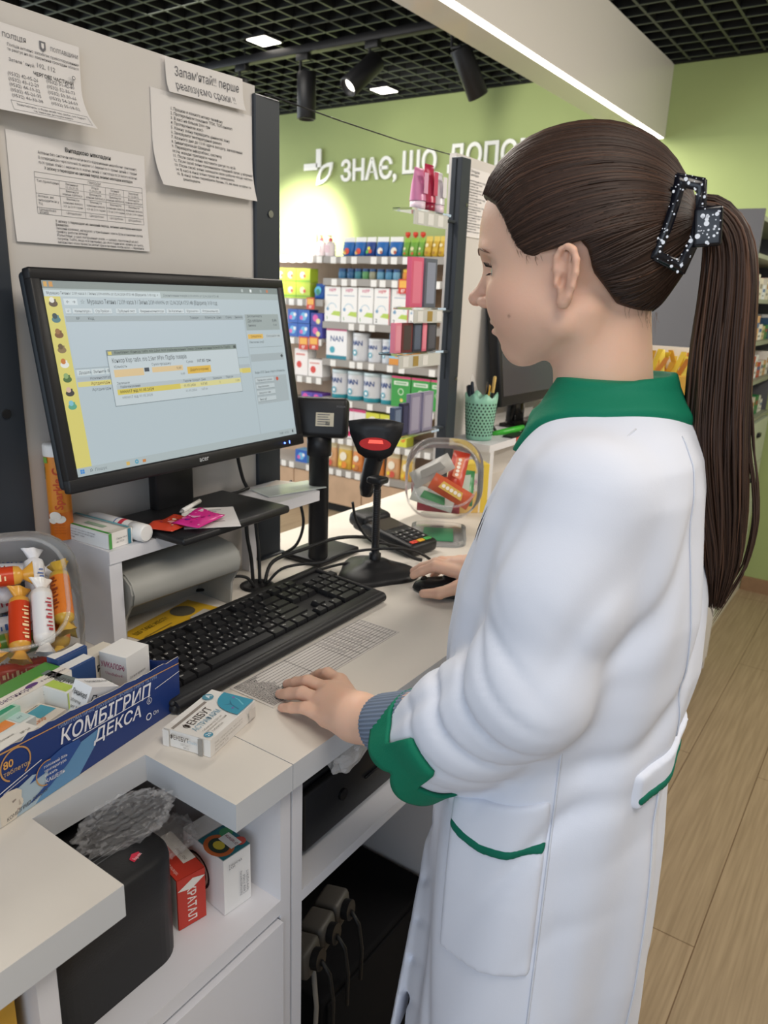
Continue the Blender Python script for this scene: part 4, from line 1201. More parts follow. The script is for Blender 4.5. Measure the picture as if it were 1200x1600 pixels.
# keyboard
t = thing('keyboard', 'black full-size keyboard with white key letters on the worktop', 'keyboard', (0.750, 0.7325, CT + 0.0004), math.radians(0.8))
m_key = mat('key_black', hexc('202022'), 0.38, spec=0.4)
m_kb = mat('keyboard_case', hexc('1c1c1e'), 0.5, bump=0.1, bscale=500)
m_leg = mat('key_print_white', hexc('d5d5d2'), 0.6)
KT = Matrix.Translation((0, 0, 0.004)) @ Euler((math.radians(3.2), 0, 0)).to_matrix().to_4x4()
mb = MB(); mb.X = KT
# case: lower shell, rounded front rest, raised rims
mb.rbox(-0.226, 0.226, -0.078, 0.078, 0.0, 0.013, m_kb, 0.006, 3)
mb.cyl((-0.222, -0.074, 0.010), (0.222, -0.074, 0.010), 0.0085, m_kb, 14)
mb.rbox(-0.226, 0.226, 0.066, 0.078, 0.010, 0.019, m_kb, 0.003)
mb.rbox(-0.226, 0.226, -0.074, -0.052, 0.010, 0.018, m_kb, 0.004)
mb.rbox(-0.226, -0.217, -0.06, 0.07, 0.010, 0.018, m_kb, 0.003)
mb.rbox(0.217, 0.226, -0.06, 0.07, 0.010, 0.018, m_kb, 0.003)
mb.build('case', t)
PCH = 0.01855
rows = []
r0 = [(0, 'Esc', 1)] + [(2 + i, 'F%d' % (i + 1), 1) for i in range(4)] + [(6.5 + i, 'F%d' % (i + 5), 1) for i in range(4)] + [(11 + i, 'F%d' % (i + 9), 1) for i in range(4)] + [(15.25, 'Prt', 1), (16.25, 'Scr', 1), (17.25, 'Pau', 1)]
r1 = [(i, c, 1) for i, c in enumerate("~1234567890-=")] + [(13, '←', 2), (15.25, 'Ins', 1), (16.25, 'Hm', 1), (17.25, 'PU', 1)] + [(18.5 + i, c, 1) for i, c in enumerate(('Num', '/', '*', '-'))]
r2 = [(0, 'Tab', 1.5)] + [(1.5 + i, c, 1) for i, c in enumerate('QWERTYUIOP[]')] + [(13.5, '\\', 1.5), (15.25, 'Del', 1), (16.25, 'End', 1), (17.25, 'PD', 1)] + [(18.5 + i, c, 1) for i, c in enumerate(('7', '8', '9'))]
r3 = [(0, 'Caps', 1.75)] + [(1.75 + i, c, 1) for i, c in enumerate("ASDFGHJKL;'")] + [(12.75, 'Enter', 2.25)] + [(18.5 + i, c, 1) for i, c in enumerate(('4', '5', '6'))]
r4 = [(0, 'Shift', 2.25)] + [(2.25 + i, c, 1) for i, c in enumerate('ZXCVBNM,./')] + [(12.25, 'Shift', 2.75), (16.25, '↑', 1)] + [(18.5 + i, c, 1) for i, c in enumerate(('1', '2', '3'))]
r5 = [(0, 'Ctrl', 1.25), (1.25, 'Win', 1.25), (2.5, 'Alt', 1.25), (3.75, '', 6.25), (10, 'Alt', 1.25), (11.25, 'Win', 1.25), (12.5, 'Fn', 1.25), (13.75, 'Ctrl', 1.25), (15.25, '←', 1), (16.25, '↓', 1), (17.25, '→', 1), (18.5, '0', 2), (20.5, '.', 1)]
CYR = dict(zip('QWERTYUIOP[]ASDFGHJKL;\'ZXCVBNM,.', 'ЙЦУКЕНГШЩЗХЇФІВАПРОЛДЖЄЯЧСМИТЬБЮ'))
count = 0
rest = MB(); rest.X = KT
for ri, row in enumerate((r5, r4, r3, r2, r1, r0)):
    yy = [-0.0405, -0.0220, -0.0035, 0.0150, 0.0335, 0.0560][ri]
    for x, s, wd in row + ([(21.5, '⏎', 1, 2)] if ri == 0 else []) if False else row:
        x0 = -0.211 + x * 0.01955; w = wd * 0.01955 - 0.0016
        count += 1
        tgt = MB() if count <= 100 else rest
        tgt.X = KT
        z0, z1, g = 0.012, 0.0208 + 0.0006 * (ri >= 3), 0.0018
        y0, y1 = yy - 0.0086, yy + 0.0086
        V = [(x0, y0, z0), (x0 + w, y0, z0), (x0 + w, y1, z0), (x0, y1, z0), (x0 + 0.0004, y0 + 0.0004, z1 - 0.004), (x0 + w - 0.0004, y0 + 0.0004, z1 - 0.004), (x0 + w - 0.0004, y1 - 0.0004, z1 - 0.004), (x0 + 0.0004, y1 - 0.0004, z1 - 0.004), (x0 + g, y0 + g * .8, z1), (x0 + w - g, y0 + g * .8, z1), (x0 + w - g, y1 - g * 1.3, z1), (x0 + g, y1 - g * 1.3, z1)]
        tgt.add(V, [(0, 1, 5, 4), (1, 2, 6, 5), (2, 3, 7, 6), (3, 0, 4, 7), (4, 5, 9, 8), (5, 6, 10, 9), (6, 7, 11, 10), (7, 4, 8, 11), (8, 9, 10, 11)], m_key)
        if s:
            tgt.text(s, (x0 + g + 0.0008, yy + 0.0006, z1), UX, UY, 0.0034 if len(s) == 1 else 0.0026, m_leg, 0.012, maxw=w - 0.006, res=1)
            if s in CYR: tgt.text(CYR[s], (x0 + w - g - 0.001, yy - 0.0052, z1), UX, UY, 0.0030, m_leg, 0.012, 'r', res=1)
        if count <= 100: tgt.build('key', t)
if rest.v:
    tag(rest.build('spare_keys', t), kind='stuff')

# price list under her hand
mb = MB()
m_pl = mat('paper_list', hexc('d6d0ca'), 0.7)
mb.box(-0.132, 0.148, -0.040, 0.036, 0.0, 0.0006, m_pl)
Op, Up, Vp = Vector((-0.132, -0.040, 0.0006)), UX, UY
for i in range(13):
    yv = 0.003 + i * 0.0058
    mb.line(Op, Up, Vp, 0.004, yv, 0.276, yv, 0.0007, m_ink)
for xv in (0.004, 0.10, 0.165, 0.185, 0.205, 0.225, 0.245, 0.262, 0.276): mb.line(Op, Up, Vp, xv, 0.003, xv, 0.0726, 0.0007, m_ink)
NM = ['Шоколад молочний', 'Батончик зерновий', 'Гематоген дитячий', 'Вода мінеральна', 'Пакет середній', 'Маска медична', 'Льодяник ментол', 'Серветки вологі', 'Пластир набір', 'Термометр', 'Пакет малий', 'Вата стерильна']
for i in range(12):
    yv = 0.0045 + i * 0.0058
    mb.text(NM[i], Op + Up * 0.006 + Vp * yv, Up, Vp, 0.0034, m_ink, 0.006, maxw=0.088, res=1)
    for k, xv in enumerate((0.170, 0.189, 0.209, 0.229)):
        if i > 2: mb.text('%d' % (1204 + 37 * i + k * 111), Op + Up * xv + Vp * yv, Up, Vp, 0.0026, m_ink2, 0.004, res=1)
tag(mb.build('price_list', loc=(0.745, 0.613, CT + 0.0003)), 'printed table sheet lying on the worktop under her left hand', 'sheet')

# mouse
t = thing('computer_mouse', 'black computer mouse under the woman\'s right hand', 'mouse', (1.075, 0.605, CT), math.radians(12))
mb = MB()
V, Fs, n, m_ = [], [], 20, 10
for j in range(m_ + 1):
    ph = j / m_ * math.pi / 2
    for i in range(n):
        a = 2 * math.pi * i / n
        ca, sa = math.cos(a), math.sin(a)
        rx = 0.031 * (1 - 0.10 * max(0, sa)); 
        V.append((rx * math.cos(ph) ** 0.7 * abs(ca) ** 0.85 * math.copysign(1, ca), 0.054 * math.cos(ph) ** 0.7 * sa, 0.003 + 0.024 * math.sin(ph) * (1 - 0.22 * sa)))
for j in range(m_):
    for i in range(n):
        k = (i + 1) % n
        Fs.append((j * n + i, j * n + k, (j + 1) * n + k, (j + 1) * n + i))
mb.add(V, Fs, m_black, True); mb.build('shell', t)
mb = MB(); mb.cyl((-0.003, 0.034, 0.018), (0.003, 0.034, 0.018), 0.006, m_gloss, 16); mb.build('wheel', t)
mb = MB(); mb.rbox(-0.0315, -0.024, -0.028, 0.030, 0.008, 0.016, m_gloss, 0.003); mb.build('side_grip', t)

# scanner on its stand
t = thing('scanner_stand', 'black gooseneck stand with a wide foot holding the barcode scanner', 'stand', (1.072, 0.748, CT))
mb = MB()
pts = []
for i in range(40):
    a = 2 * math.pi * i / 40
    r = 0.072 + 0.010 * math.cos(3 * (a - math.radians(-60)))
    pts.append((r * math.cos(a), r * math.sin(a)))
V, Fs, lev = [], [], [(1.0, 0.0), (1.0, 0.004), (0.93, 0.010), (0.62, 0.016), (0.36, 0.022), (0.30, 0.028), (0.12, 0.030)]
for s_, z in lev:
    V += [(p[0] * s_, p[1] * s_, z) for p in pts]
for j in range(len(lev) - 1):
    for i in range(40):
        k = (i + 1) % 40
        Fs.append((j * 40 + i, j * 40 + k, (j + 1) * 40 + k, (j + 1) * 40 + i))
Fs.append(tuple(range(6 * 40, 7 * 40)))
mb.add(V, Fs, m_black, True); mb.build('foot', t)
mb = MB(); mb.lathe([(0.011, 0.029), (0.011, 0.040), (0.0075, 0.042), (0.0068, 0.06), (0.0062, 0.165), (0.0085, 0.168), (0.0085, 0.176)], m_black, 18)
for k in range(24): mb.lathe([(0.0064, 0.065 + k * 0.004), (0.0074, 0.067 + k * 0.004), (0.0064, 0.069 + k * 0.004)], m_black, 16, cap=False)
mb.build('neck', t)
mb = MB(); mb.rbox(-0.014, 0.014, -0.016, 0.016, 0.172, 0.184, m_black, 0.004); mb.build('cradle', t)
t = thing('barcode_scanner', 'black handheld barcode scanner with a glowing red window, resting in its stand', 'scanner', (1.072, 0.748, 1.185), math.radians(-62))
# local: -y faces the viewer (window), handle hangs behind (+y)
mb = MB()
V, Fs = [], []
secs = [(-0.052, 0.30, 0.50), (-0.0515, 1.0, 1.0), (-0.030, 0.86, 0.95), (0.0, 0.62, 0.78), (0.035, 0.48, 0.60), (0.05, 0.30, 0.42)]
def secpts(s_, q):
    w, h = 0.047 * s_, 0.031 * q
    return [(-w, h), (-w * .5, h * 1.12), (0, h * 1.15), (w * .5, h * 1.12), (w, h), (w * .93, h * .3), (w * .62, -h * .75), (w * .35, -h), (-w * .35, -h), (-w * .62, -h * .75), (-w * .93, h * .3)]
for y, s_, q in secs:
    V += [(x_, y, z_ + 0.024) for x_, z_ in secpts(s_, q)]
n = 11
for j in range(len(secs) - 1):
    for i in range(n):
        k = (i + 1) % n
        Fs.append((j * n + i, (j + 1) * n + i, (j + 1) * n + k, j * n + k))
Fs.append(tuple(range(n))); Fs.append(tuple(range(5 * n + n - 1, 5 * n - 1, -1)))
mb.add(V, Fs, m_black, True); hd = mb.build('head', t)
mb = MB()
mb.poly((0, -0.0526, 0.018), UX, UZ, [(0.027 * math.cos(a) * 1.0, 0.011 * math.sin(a)) for a in np.linspace(0, 6.28, 25)[:-1]], mat('scan_window_red', hexc('7a0f12'), 0.15, emit=(1.0, 0.03, 0.02), estr=0.22), 0.0004)
mb.poly((0, -0.0530, 0.022), UX, UZ, [(-0.012, -0.003), (0.014, -0.003), (0.012, 0.003), (-0.010, 0.003)], mat('scan_light', hexc('b01a16'), 0.2, emit=(1, 0.12, 0.08), estr=1.2), 0.0004)
mb.build('scan_window', t)
mb = MB(); mb.tube([(0, 0.020, 0.018), (-0.005, 0.040, 0.0), (-0.016, 0.048, -0.04), (-0.025, 0.050, -0.085), (-0.027, 0.052, -0.10)], [0.015, 0.017, 0.017, 0.015, 0.011], m_black, 16); mb.build('handle', t)
mb = MB(); mb.rbox(-0.005, 0.005, 0.026, 0.036, -0.03, 0.0, m_gloss, 0.003); mb.build('trigger', t)

# payment terminal
t = thing('payment_terminal', 'black card payment terminal with coloured keys, behind the scanner stand', 'card terminal', (1.232, 0.815, CT + 0.001), math.radians(-9))
TT = Euler((math.radians(7.5), 0, 0)).to_matrix().to_4x4(); TT = Matrix.Translation((0, 0, 0.011)) @ TT
mb = MB(); mb.X = TT
mb.rbox(-0.041, 0.041, -0.085, 0.085, 0.0, 0.026, m_black, 0.009, 3)
mb.rbox(-0.041, 0.041, 0.045, 0.10, 0.004, 0.036, m_black, 0.012, 3)
mb.build('housing', t)
mb = MB(); mb.X = TT
mb.quad((-0.032, 0.000, 0.0262), UX, UY, 0.064, 0.048, mat('terminal_screen', hexc('4b4640'), 0.12), 0.0003); mb.build('display', t)
for r in range(5):
    for c in range(3 if r < 4 else 3):
        mb = MB(); mb.X = TT
        mm = [m_key, m_key, m_key][c] if r < 4 else [hm('d8402c'), hm('d8a428'), hm('3f9a48')][c]
        x0, y0 = -0.030 + c * 0.0205, -0.016 - r * 0.0125
        mb.rbox(x0, x0 + 0.018, y0 - 0.0095, y0, 0.0255, 0.0285, mm, 0.0015)
        mb.text('123456789*0#'[r * 3 + c] if r < 4 else ['X', '<', 'O'][c], (x0 + 0.009, y0 - 0.0078, 0.0285), UX, UY, 0.0055, m_leg if r < 4 else m_ink, 0.012, 'c', res=1)
        mb.build('key', t)

# customer display on a pole
t = thing('customer_display', 'black customer display box on a pole, seen from behind right of the monitor', 'display', (1.049, 0.864, CT))
mb = MB(); mb.rbox(-0.024, 0.100, -0.024, 0.070, 0.0004, 0.013, m_black, 0.004, 2); mb.build('foot', t)
mb = MB(); mb.lathe([(0.0185, 0.012), (0.0185, 0.208), (0.0225, 0.210), (0.0225, 0.246), (0.016, 0.250), (0.012, 0.262)], m_black, 24); mb.build('pole', t)
mb = MB(); mb.X = Matrix.Translation((0, 0, 0.278)) @ Euler((math.radians(-12), 0, math.radians(-58))).to_matrix().to_4x4()
mb.rbox(-0.082, 0.052, -0.022, 0.022, -0.036, 0.036, m_black, 0.009, 3); h_ = mb.build('display_box', t)
mb = MB(); mb.X = Matrix.Translation((0, 0, 0.278)) @ Euler((math.radians(-12), 0, math.radians(-58))).to_matrix().to_4x4()
mb.quad((-0.004, -0.022, -0.016), UX, UZ, 0.032, 0.024, hm('c9bfa6'), 0.0004)
for k in range(5): mb.quad((-0.001, -0.0225, -0.013 + k * 0.0042), UX, UZ, 0.022 - 0.003 * (k % 2), 0.0015, m_ink2, 0.0004)
for k in range(5): mb.quad((0.014 + 0.0016 * k, -0.0226, -0.014), UX, UZ, 0.0008, 0.007, m_ink, 0.0004)
mb.text('POSUA', (0.040, -0.022, 0.018), UX, UZ, 0.0035, m_ink2, 0, 'c')
mb.build('rating_label', h_)

# banknote detector lamp under the riser, and the yellow leaflet beneath it
t = thing('banknote_detector', 'grey curved hood of the banknote checking lamp under the riser', 'detector', (0.708, 0.88, CT + 0.0005), math.radians(-2))
m_det = mat('detector_grey', hexc('9b9a94'), 0.5)
prof = [(-0.052, 0.066), (-0.056, 0.082), (-0.050, 0.098), (-0.036, 0.108), (0.0, 0.112), (0.045, 0.106)]
mb = MB()
V = [(-0.098, y, z) for y, z in prof] + [(0.098, y, z) for y, z in prof] + [(-0.098, y * .93 + .001, z - 0.004) for y, z in prof] + [(0.098, y * .93 + .001, z - 0.004) for y, z in prof]
k = len(prof); Fs = []
for i in range(k - 1):
    Fs += [(i, k + i, k + i + 1, i + 1), (2 * k + i, 2 * k + i + 1, 3 * k + i + 1, 3 * k + i)]
Fs += [(0, 2 * k, 3 * k, k), (k - 1, 2 * k - 1, 4 * k - 1, 3 * k - 1)]
mb.add(V, Fs, m_det, True); mb.build('hood', t)
for s in (-1, 1):
    mb = MB()
    mb.prism([(-0.030, 0.0), (0.050, 0.0), (0.050, 0.106), (0.0, 0.110), (-0.036, 0.106), (-0.050, 0.096), (-0.054, 0.082), (-0.050, 0.066), (-0.034, 0.04)], -0.002, 0.002, m_det, X=Matrix(((0, 0, 1, s * 0.099), (1, 0, 0, 0), (0, 1, 0, 0), (0, 0, 0, 1))))
    mb.build('side_plate', t)
mb = MB(); mb.box(-0.098, 0.098, 0.046, 0.050, 0.0, 0.104, m_det); mb.build('back_plate', t)
mb = MB()
mb.box(-0.075, 0.075, -0.052, 0.052, 0, 0.0006, hm('d3a92c', 0.4))
mb.text('ЩО ТАКЕ ЖЕСТ?', (-0.068, 0.030, 0.0006), UX, UY, 0.009, hm('5a4a1c'), 0.01, maxw=0.07, res=1)
for k in range(3): mb.quad((-0.068, 0.014 - 0.008 * k, 0.0006), UX, UY, 0.06 - 0.01 * k, 0.003, hm('8a6f2a'))
mb.disc((0, 0, 0.0006), UX, UY, 0.035, 0.030, 0.020, hm('5b5648'), 0.0004)
mb.poly((0, 0, 0.0006), UX, UY, [(-0.06, -0.045), (-0.02, -0.018), (-0.012, -0.024), (-0.048, -0.05)], hm('c08a72'), 0.0004)
mb.poly((0, 0, 0.0006), UX, UY, [(-0.018, -0.024), (0.012, -0.004), (0.022, -0.018), (-0.006, -0.034)], hm('3a3a3c'), 0.0005)
mb.poly((0, 0, 0.0006), UX, UY, [(0.014, -0.030), (0.020, 0.004), (0.058, 0.006), (0.062, -0.034)], hm('b8b4ae'), 0.0005)
tag(mb.build('leaflet', loc=(0.708, 0.848, CT + 0.0003), rz=math.radians(10)), 'yellow printed leaflet lying under the grey detector hood', 'leaflet')

# ------------------------------------------------------------------ cables
def cable(pts, r, label, sub=6):
    P = [Vector(p) for p in pts]
    out = []
    for i in range(len(P) - 1):
        p0, p1, p2, p3 = P[max(i - 1, 0)], P[i], P[i + 1], P[min(i + 2, len(P) - 1)]
        for k in range(sub):
            t_ = k / sub
            out.append(0.5 * ((2 * p1) + (-p0 + p2) * t_ + (2 * p0 - 5 * p1 + 4 * p2 - p3) * t_ ** 2 + (-p0 + 3 * p1 - 3 * p2 + p3) * t_ ** 3))
    out.append(P[-1])
    mb = MB(); mb.tube(out, r, m_rubber, 8)
    return tag(mb.build('cable'), label, 'cable')


mb = MB(); mb.lathe([(0.030, 0), (0.030, 0.0025), (0.024, 0.004), (0.020, 0.001), (0.0001, 0.0012)], m_black, 24)
tag(mb.build('cable_grommet', loc=(0.890, 0.868, CT)), 'round black cable grommet in the worktop behind the keyboard', 'grommet')
G = Vector((0.890, 0.868, 0.953))
cable([G + Vector((-0.006, 0.004, 0)), (0.886, 0.878, 1.0), (0.884, 0.885, 1.04), (0.885, 0.89, 1.0825)], 0.0034, 'thick black cable rising straight from the grommet, left one')
cable([G + Vector((0.008, 0.002, 0)), (0.905, 0.878, 1.0), (0.912, 0.890, 1.04), (0.915, 0.90, 1.0825)], 0.0030, 'black cable rising from the grommet, right one')
cable([G + Vector((-0.012, -0.004, 0.001)), (0.868, 0.872, 0.972), (0.845, 0.885, 0.976), (0.815, 0.90, 0.962), (0.802, 0.925, 0.955)], 0.0028, 'black cable arching left from the grommet towards the detector')
cable([G + Vector((0.012, -0.006, 0.001)), (0.93, 0.868, 0.985), (0.985, 0.842, 1.000), (1.06, 0.824, 1.006), (1.135, 0.80, 0.992), (1.15, 0.76, 0.978), (1.165, 0.725, 0.962), (1.178, 0.712, 0.956)], 0.0034, 'grey-black cable looping from the grommet to the payment terminal')
cable([G + Vector((0.010, -0.012, 0.001)), (0.92, 0.84, 0.980), (0.955, 0.822, 0.984), (0.985, 0.800, 0.984), (1.03, 0.772, 0.998), (1.09, 0.715, 1.002), (1.13, 0.685, 0.988), (1.165, 0.66, 0.955)], 0.0026, 'thin black cable lying across the keyboard\'s back edge and the stand\'s foot')
cable([(1.045, 0.93, 1.10), (1.06, 0.925, 1.07), (1.06, 0.91, 1.02), (1.03, 0.90, 0.985), (0.99, 0.90, 0.975)], 0.0030, 'black cable hanging in a loop beside the display pole')
cable([(1.085, 0.812, 1.072), (1.10, 0.812, 1.03), (1.115, 0.79, 0.995), (1.135, 0.765, 0.988), (1.17, 0.742, 0.975)], 0.0026, 'coiling black lead hanging from the barcode scanner\'s handle')
cable([(0.80, 0.935, 1.222), (0.79, 0.95, 1.18), (0.772, 0.952, 1.14), (0.757, 0.945, 1.110)], 0.0030, 'black lead drooping behind the monitor\'s stand, left one')
cable([(0.905, 0.930, 1.225), (0.918, 0.940, 1.17), (0.930, 0.940, 1.125), (0.936, 0.935, 1.107)], 0.0032, 'black lead running down to the riser at the monitor\'s right')
cable([(0.936, 0.932, 1.1065), (0.90, 0.925, 1.1065), (0.868, 0.93, 1.1065)], 0.0030, 'short black lead lying on the riser behind the monitor base')
cable([(1.03, 0.785, 0.957), (1.06, 0.80, 0.962), (1.00, 0.825, 0.958), (0.985, 0.82, 0.956)], 0.0026, 'short black lead with a plug beside the stand\'s foot')

# ------------------------------------------------------------------ things on the riser
t = thing('vitamin_tube', 'tall orange effervescent tablet tube with a white cap, standing left of the monitor', 'tube', (0.577, 0.938, RZ + 0.0005), math.radians(-62))
m_or = hm('e08a2c', 0.3); m_or2 = hm('d9731f', 0.3)
mb = MB(); r = 0.0155
mb.lathe([(r, 0), (r, 0.040)], m_or2, 28, cap=True); mb.lathe([(r, 0.040), (r, 0.118)], m_or, 28, cap=False)
def cyl_text(mb, s, r, a, z, h, m, vert=True, maxw=None, bold=0.01):
    """lettering running up a tube at angle a (0 = -y)"""
    N = Vector((math.sin(a), -math.cos(a), 0)); U = UZ.cross(N) * -1
    U = Vector((math.cos(a), math.sin(a), 0))
    O = N * (r + 0.0003) + Vector((0, 0, z))
    if vert: mb.text(s, O + U * h * .5, UZ, -U, h, m, bold, maxw=maxw)
    else: mb.text(s, O, U, UZ, h, m, bold, 'c', maxw=maxw)
cyl_text(mb, 'Sparkle C', r, 0.42, 0.044, 0.0105, hm('c8481c'), maxw=0.062, bold=0.02)
cyl_text(mb, 'вітамін С', r, -0.75, 0.086, 0.0042, hm('5a7a2c'), maxw=0.022)
for a, z, rr in ((0.1, 0.036, 0.008), (0.45, 0.031, 0.0075), (-0.15, 0.029, 0.006)):
    N = Vector((math.sin(a), -math.cos(a), 0)); U = Vector((math.cos(a), math.sin(a), 0))
    mb.disc(N * (r - 0.0004) + Vector((0, 0, z)), U, UZ, 0, 0, rr, hm('ece4d8'), 0.0022, 16, rr * .75)
N = Vector((math.sin(-0.5), -math.cos(-0.5), 0)); U = Vector((math.cos(-0.5), math.sin(-0.5), 0))
mb.quad(N * r + U * -0.004 + Vector((0, 0, 0.109)), U, UZ, 0.008, 0.008, hm('7fae4c'), 0.0006)
for k in range(4): cyl_text(mb, 'без цукру', r, 0.35, 0.010 + 0.004 * k, 0.0022, hm('b85a18'), False)
mb.build('body', t)
mb = MB(); mb.lathe([(r * 1.06, 0.118), (r * 1.08, 0.120), (r * 1.08, 0.132), (r * .98, 0.1345), (0.0001, 0.1345)], hm('f0ece8', 0.35), 28); mb.build('cap', t)


def packbox(name, label, w, d, h, loc, rz, base='ebe8e4', group=None, rot=None, cat='box', deco=None, tilt=None):
    """cardboard medicine box; local x along w, y along d, corner at the origin; deco draws on it"""
    mb = MB()
    mb.box(0, w, 0, d, 0, h, hm(base, 0.5))
    if deco: deco(mb, w, d, h)
    o = mb.build(name, loc=loc, rz=rz, rot=rot)
    return tag(o, label, cat, group)


def face(mb, f, w, d, h):
    """origin, right and up of a box face"""
    return {'top': (Vector((0, 0, h)), UX, UY, w, d), 'front': (Vector((0, 0, 0)), UX, UZ, w, h), 'right': (Vector((w, 0, 0)), UY, UZ, d, h), 'left': (Vector((0, d, 0)), -UY, UZ, d, h),
            'back': (Vector((w, d, 0)), -UX, UZ, w, h)}[f]


def deco_list(items):
    """items: (face, kind, ...) in fractions of the face"""
    def d(mb, w, dd, h):
        for k, it in enumerate(items):
            O, U, V, fw_, fh = face(mb, it[0], w, dd, h)
            lift = 0.0003 + 0.00012 * k
            if it[1] == 'q':
                mb.quad(O + U * it[2] * fw_ + V * it[3] * fh, U, V, (it[4] - it[2]) * fw_, (it[5] - it[3]) * fh, hm(it[6], 0.5), lift)
            elif it[1] == 't':
                _, _, s, u, v, hh, c = it[:7]
                mb.text(s, O + U * u * fw_ + V * v * fh, U, V, hh, hm(c, 0.5), it[7] if len(it) > 7 else 0.0, maxw=it[8] * fw_ if len(it) > 8 else None, lift=lift, res=1)
            elif it[1] == 'tv':      # running up the face
                _, _, s, u, v, hh, c = it[:7]
                mb.text(s, O + U * u * fw_ + V * v * fh, V, -U, hh, hm(c, 0.5), it[7] if len(it) > 7 else 0.0, maxw=it[8] * fh if len(it) > 8 else None, lift=lift, res=1)
            elif it[1] == 'td':      # running down the face
                _, _, s, u, v, hh, c = it[:7]
                mb.text(s, O + U * u * fw_ + V * v * fh, -V, U, hh, hm(c, 0.5), it[7] if len(it) > 7 else 0.0, maxw=it[8] * fh if len(it) > 8 else None, lift=lift, res=1)
            elif it[1] == 'd':
                mb.disc(O, U, V, it[2] * fw_, it[3] * fh, it[4], hm(it[5], 0.5), lift, 20, it[6] if len(it) > 6 else None)
            elif it[1] == 'p':
                mb.poly(O, U, V, [(a * fw_, b * fh) for a, b in it[2]], hm(it[3], 0.5), lift)
    return d


# flat medicine box at the riser's front left corner
packbox('medicine_box', 'white and green medicine box lying on the riser\'s front left corner', 0.040, 0.112, 0.022, (0.586, 0.846, RZ + 0.0005), math.radians(4), 'e6e2dc', deco=deco_list([
    ('top', 'q', 0.0, 0.0, 0.12, 1, '4f9a48'), ('top', 'q', 0.12, 0.0, 1, 0.10, 'dcd8ce'), ('left', 'q', 0, 0, 1, 0.9, 'e9ebec'),
    ('top', 'q', 0.35, 0.25, 0.55, 0.6, '9cb39c'), ('front', 'q', 0.0, 0, 0.12, 1, '4f9a48'), ('front', 'q', 0.80, 0, 0.93, 1, '3f7f92'), ('front', 't', 'Серія 0424', 0.3, 0.5, 0.0025, '6a6a6a'), ('front', 't', 'до 03.26', 0.3, 0.3, 0.0025, '6a6a6a'),
    ('left', 't', 'Склад: 1 таблетка містить діючу речовину', 0.10, 0.72, 0.0026, '8a8a90', 0, .8), ('left', 't', 'допоміжні речовини: лактози моногідрат,', 0.10, 0.55, 0.0026, '8a8a90', 0, .8), ('left', 't', 'крохмаль картопляний, тальк', 0.10, 0.38, 0.0026, '8a8a90', 0, .6), ('left', 't', 'Виробник: Україна', 0.10, 0.2, 0.0026, '8a8a90', 0, .4),
    ('top', 'q', 0.82, 0, 0.93, 1, '6aa6b4')]))
t = thing('ointment_tube', 'white rolled tube with a red band lying on the riser beside the green box', 'tube', (0.639, 0.834, RZ + 0.0005), math.radians(4))
mb = MB(); X = Matrix.Translation((0, 0, 0.0125)) @ Euler((math.radians(-90), 0, 0)).to_matrix().to_4x4()
mb.lathe([(0.0125, 0.028), (0.0125, 0.10), (0.010, 0.115)], hm('e4e2e0', 0.4), 24, X); mb.lathe([(0.0127, 0.040), (0.0127, 0.048)], hm('c8384a', 0.4), 24, X, cap=False); mb.lathe([(0.0127, 0.055), (0.0127, 0.057)], hm('4a6ea8', 0.4), 24, X, cap=False); mb.build('tube_body', t)
mb = MB(); mb.lathe([(0.0105, 0.0), (0.0128, 0.002), (0.0130, 0.027), (0.0105, 0.028)], hm('e9e7e4', 0.4), 24, X); mb.build('cap', t)


def wavy(name, pts, amp, m, label, cat, loc, rz=0, group=None, thick=0.0012, ny=10, nx=14, seed=1, deco=None):
    """crumpled flat sachet or leaf"""
    random.seed(seed)
    w, d = pts
    mb = MB(); V = []
    ph = [random.uniform(0, 6.28) for _ in range(6)]
    f = lambda x, y: amp * (0.5 + 0.25 * math.sin(40 * x + ph[0] + 20 * y) + 0.2 * math.sin(70 * y + ph[1]) + 0.15 * math.sin(110 * x - 60 * y + ph[2]))
    for s in (0, 1):
        for j in range(ny + 1):
            for i in range(nx + 1):
                x, y = w * i / nx, d * j / ny
                e = min(i, nx - i, 2) / 2 * min(j, ny - j, 2) / 2
                z = max(0.0002, f(x, y) * (0.3 + 0.7 * e)) + (thick * (0.25 + e * 2.0) if s else 0)
                V.append((x, y, z))
    n = (nx + 1) * (ny + 1); Fs = []
    for j in range(ny):
        for i in range(nx):
            a = j * (nx + 1) + i
            Fs.append((n + a, n + a + 1, n + a + nx + 2, n + a + nx + 1)); Fs.append((a, a + nx + 1, a + nx + 2, a + 1))
    for i in range(nx):
        Fs.append((i, i + 1, n + i + 1, n + i)); b_ = ny * (nx + 1) + i; Fs.append((b_ + 1, b_, n + b_, n + b_ + 1))
    for j in range(ny):
        a = j * (nx + 1); c = a + nx + 1; Fs.append((c, a, n + a, n + c)); a2 = a + nx; c2 = c + nx; Fs.append((a2, c2, n + c2, n + a2))
    mb.add(V, Fs, m, True)
    if deco:
        for (x, y, r, c) in deco:
            zz = f(x, y) + thick * 2.3
            mb.disc((0, 0, 0), UX, UY, x, y, r, hm(c, 0.3), zz, 12, r * .7)
    return tag(mb.build(name, loc=loc, rz=rz), label, cat, group)


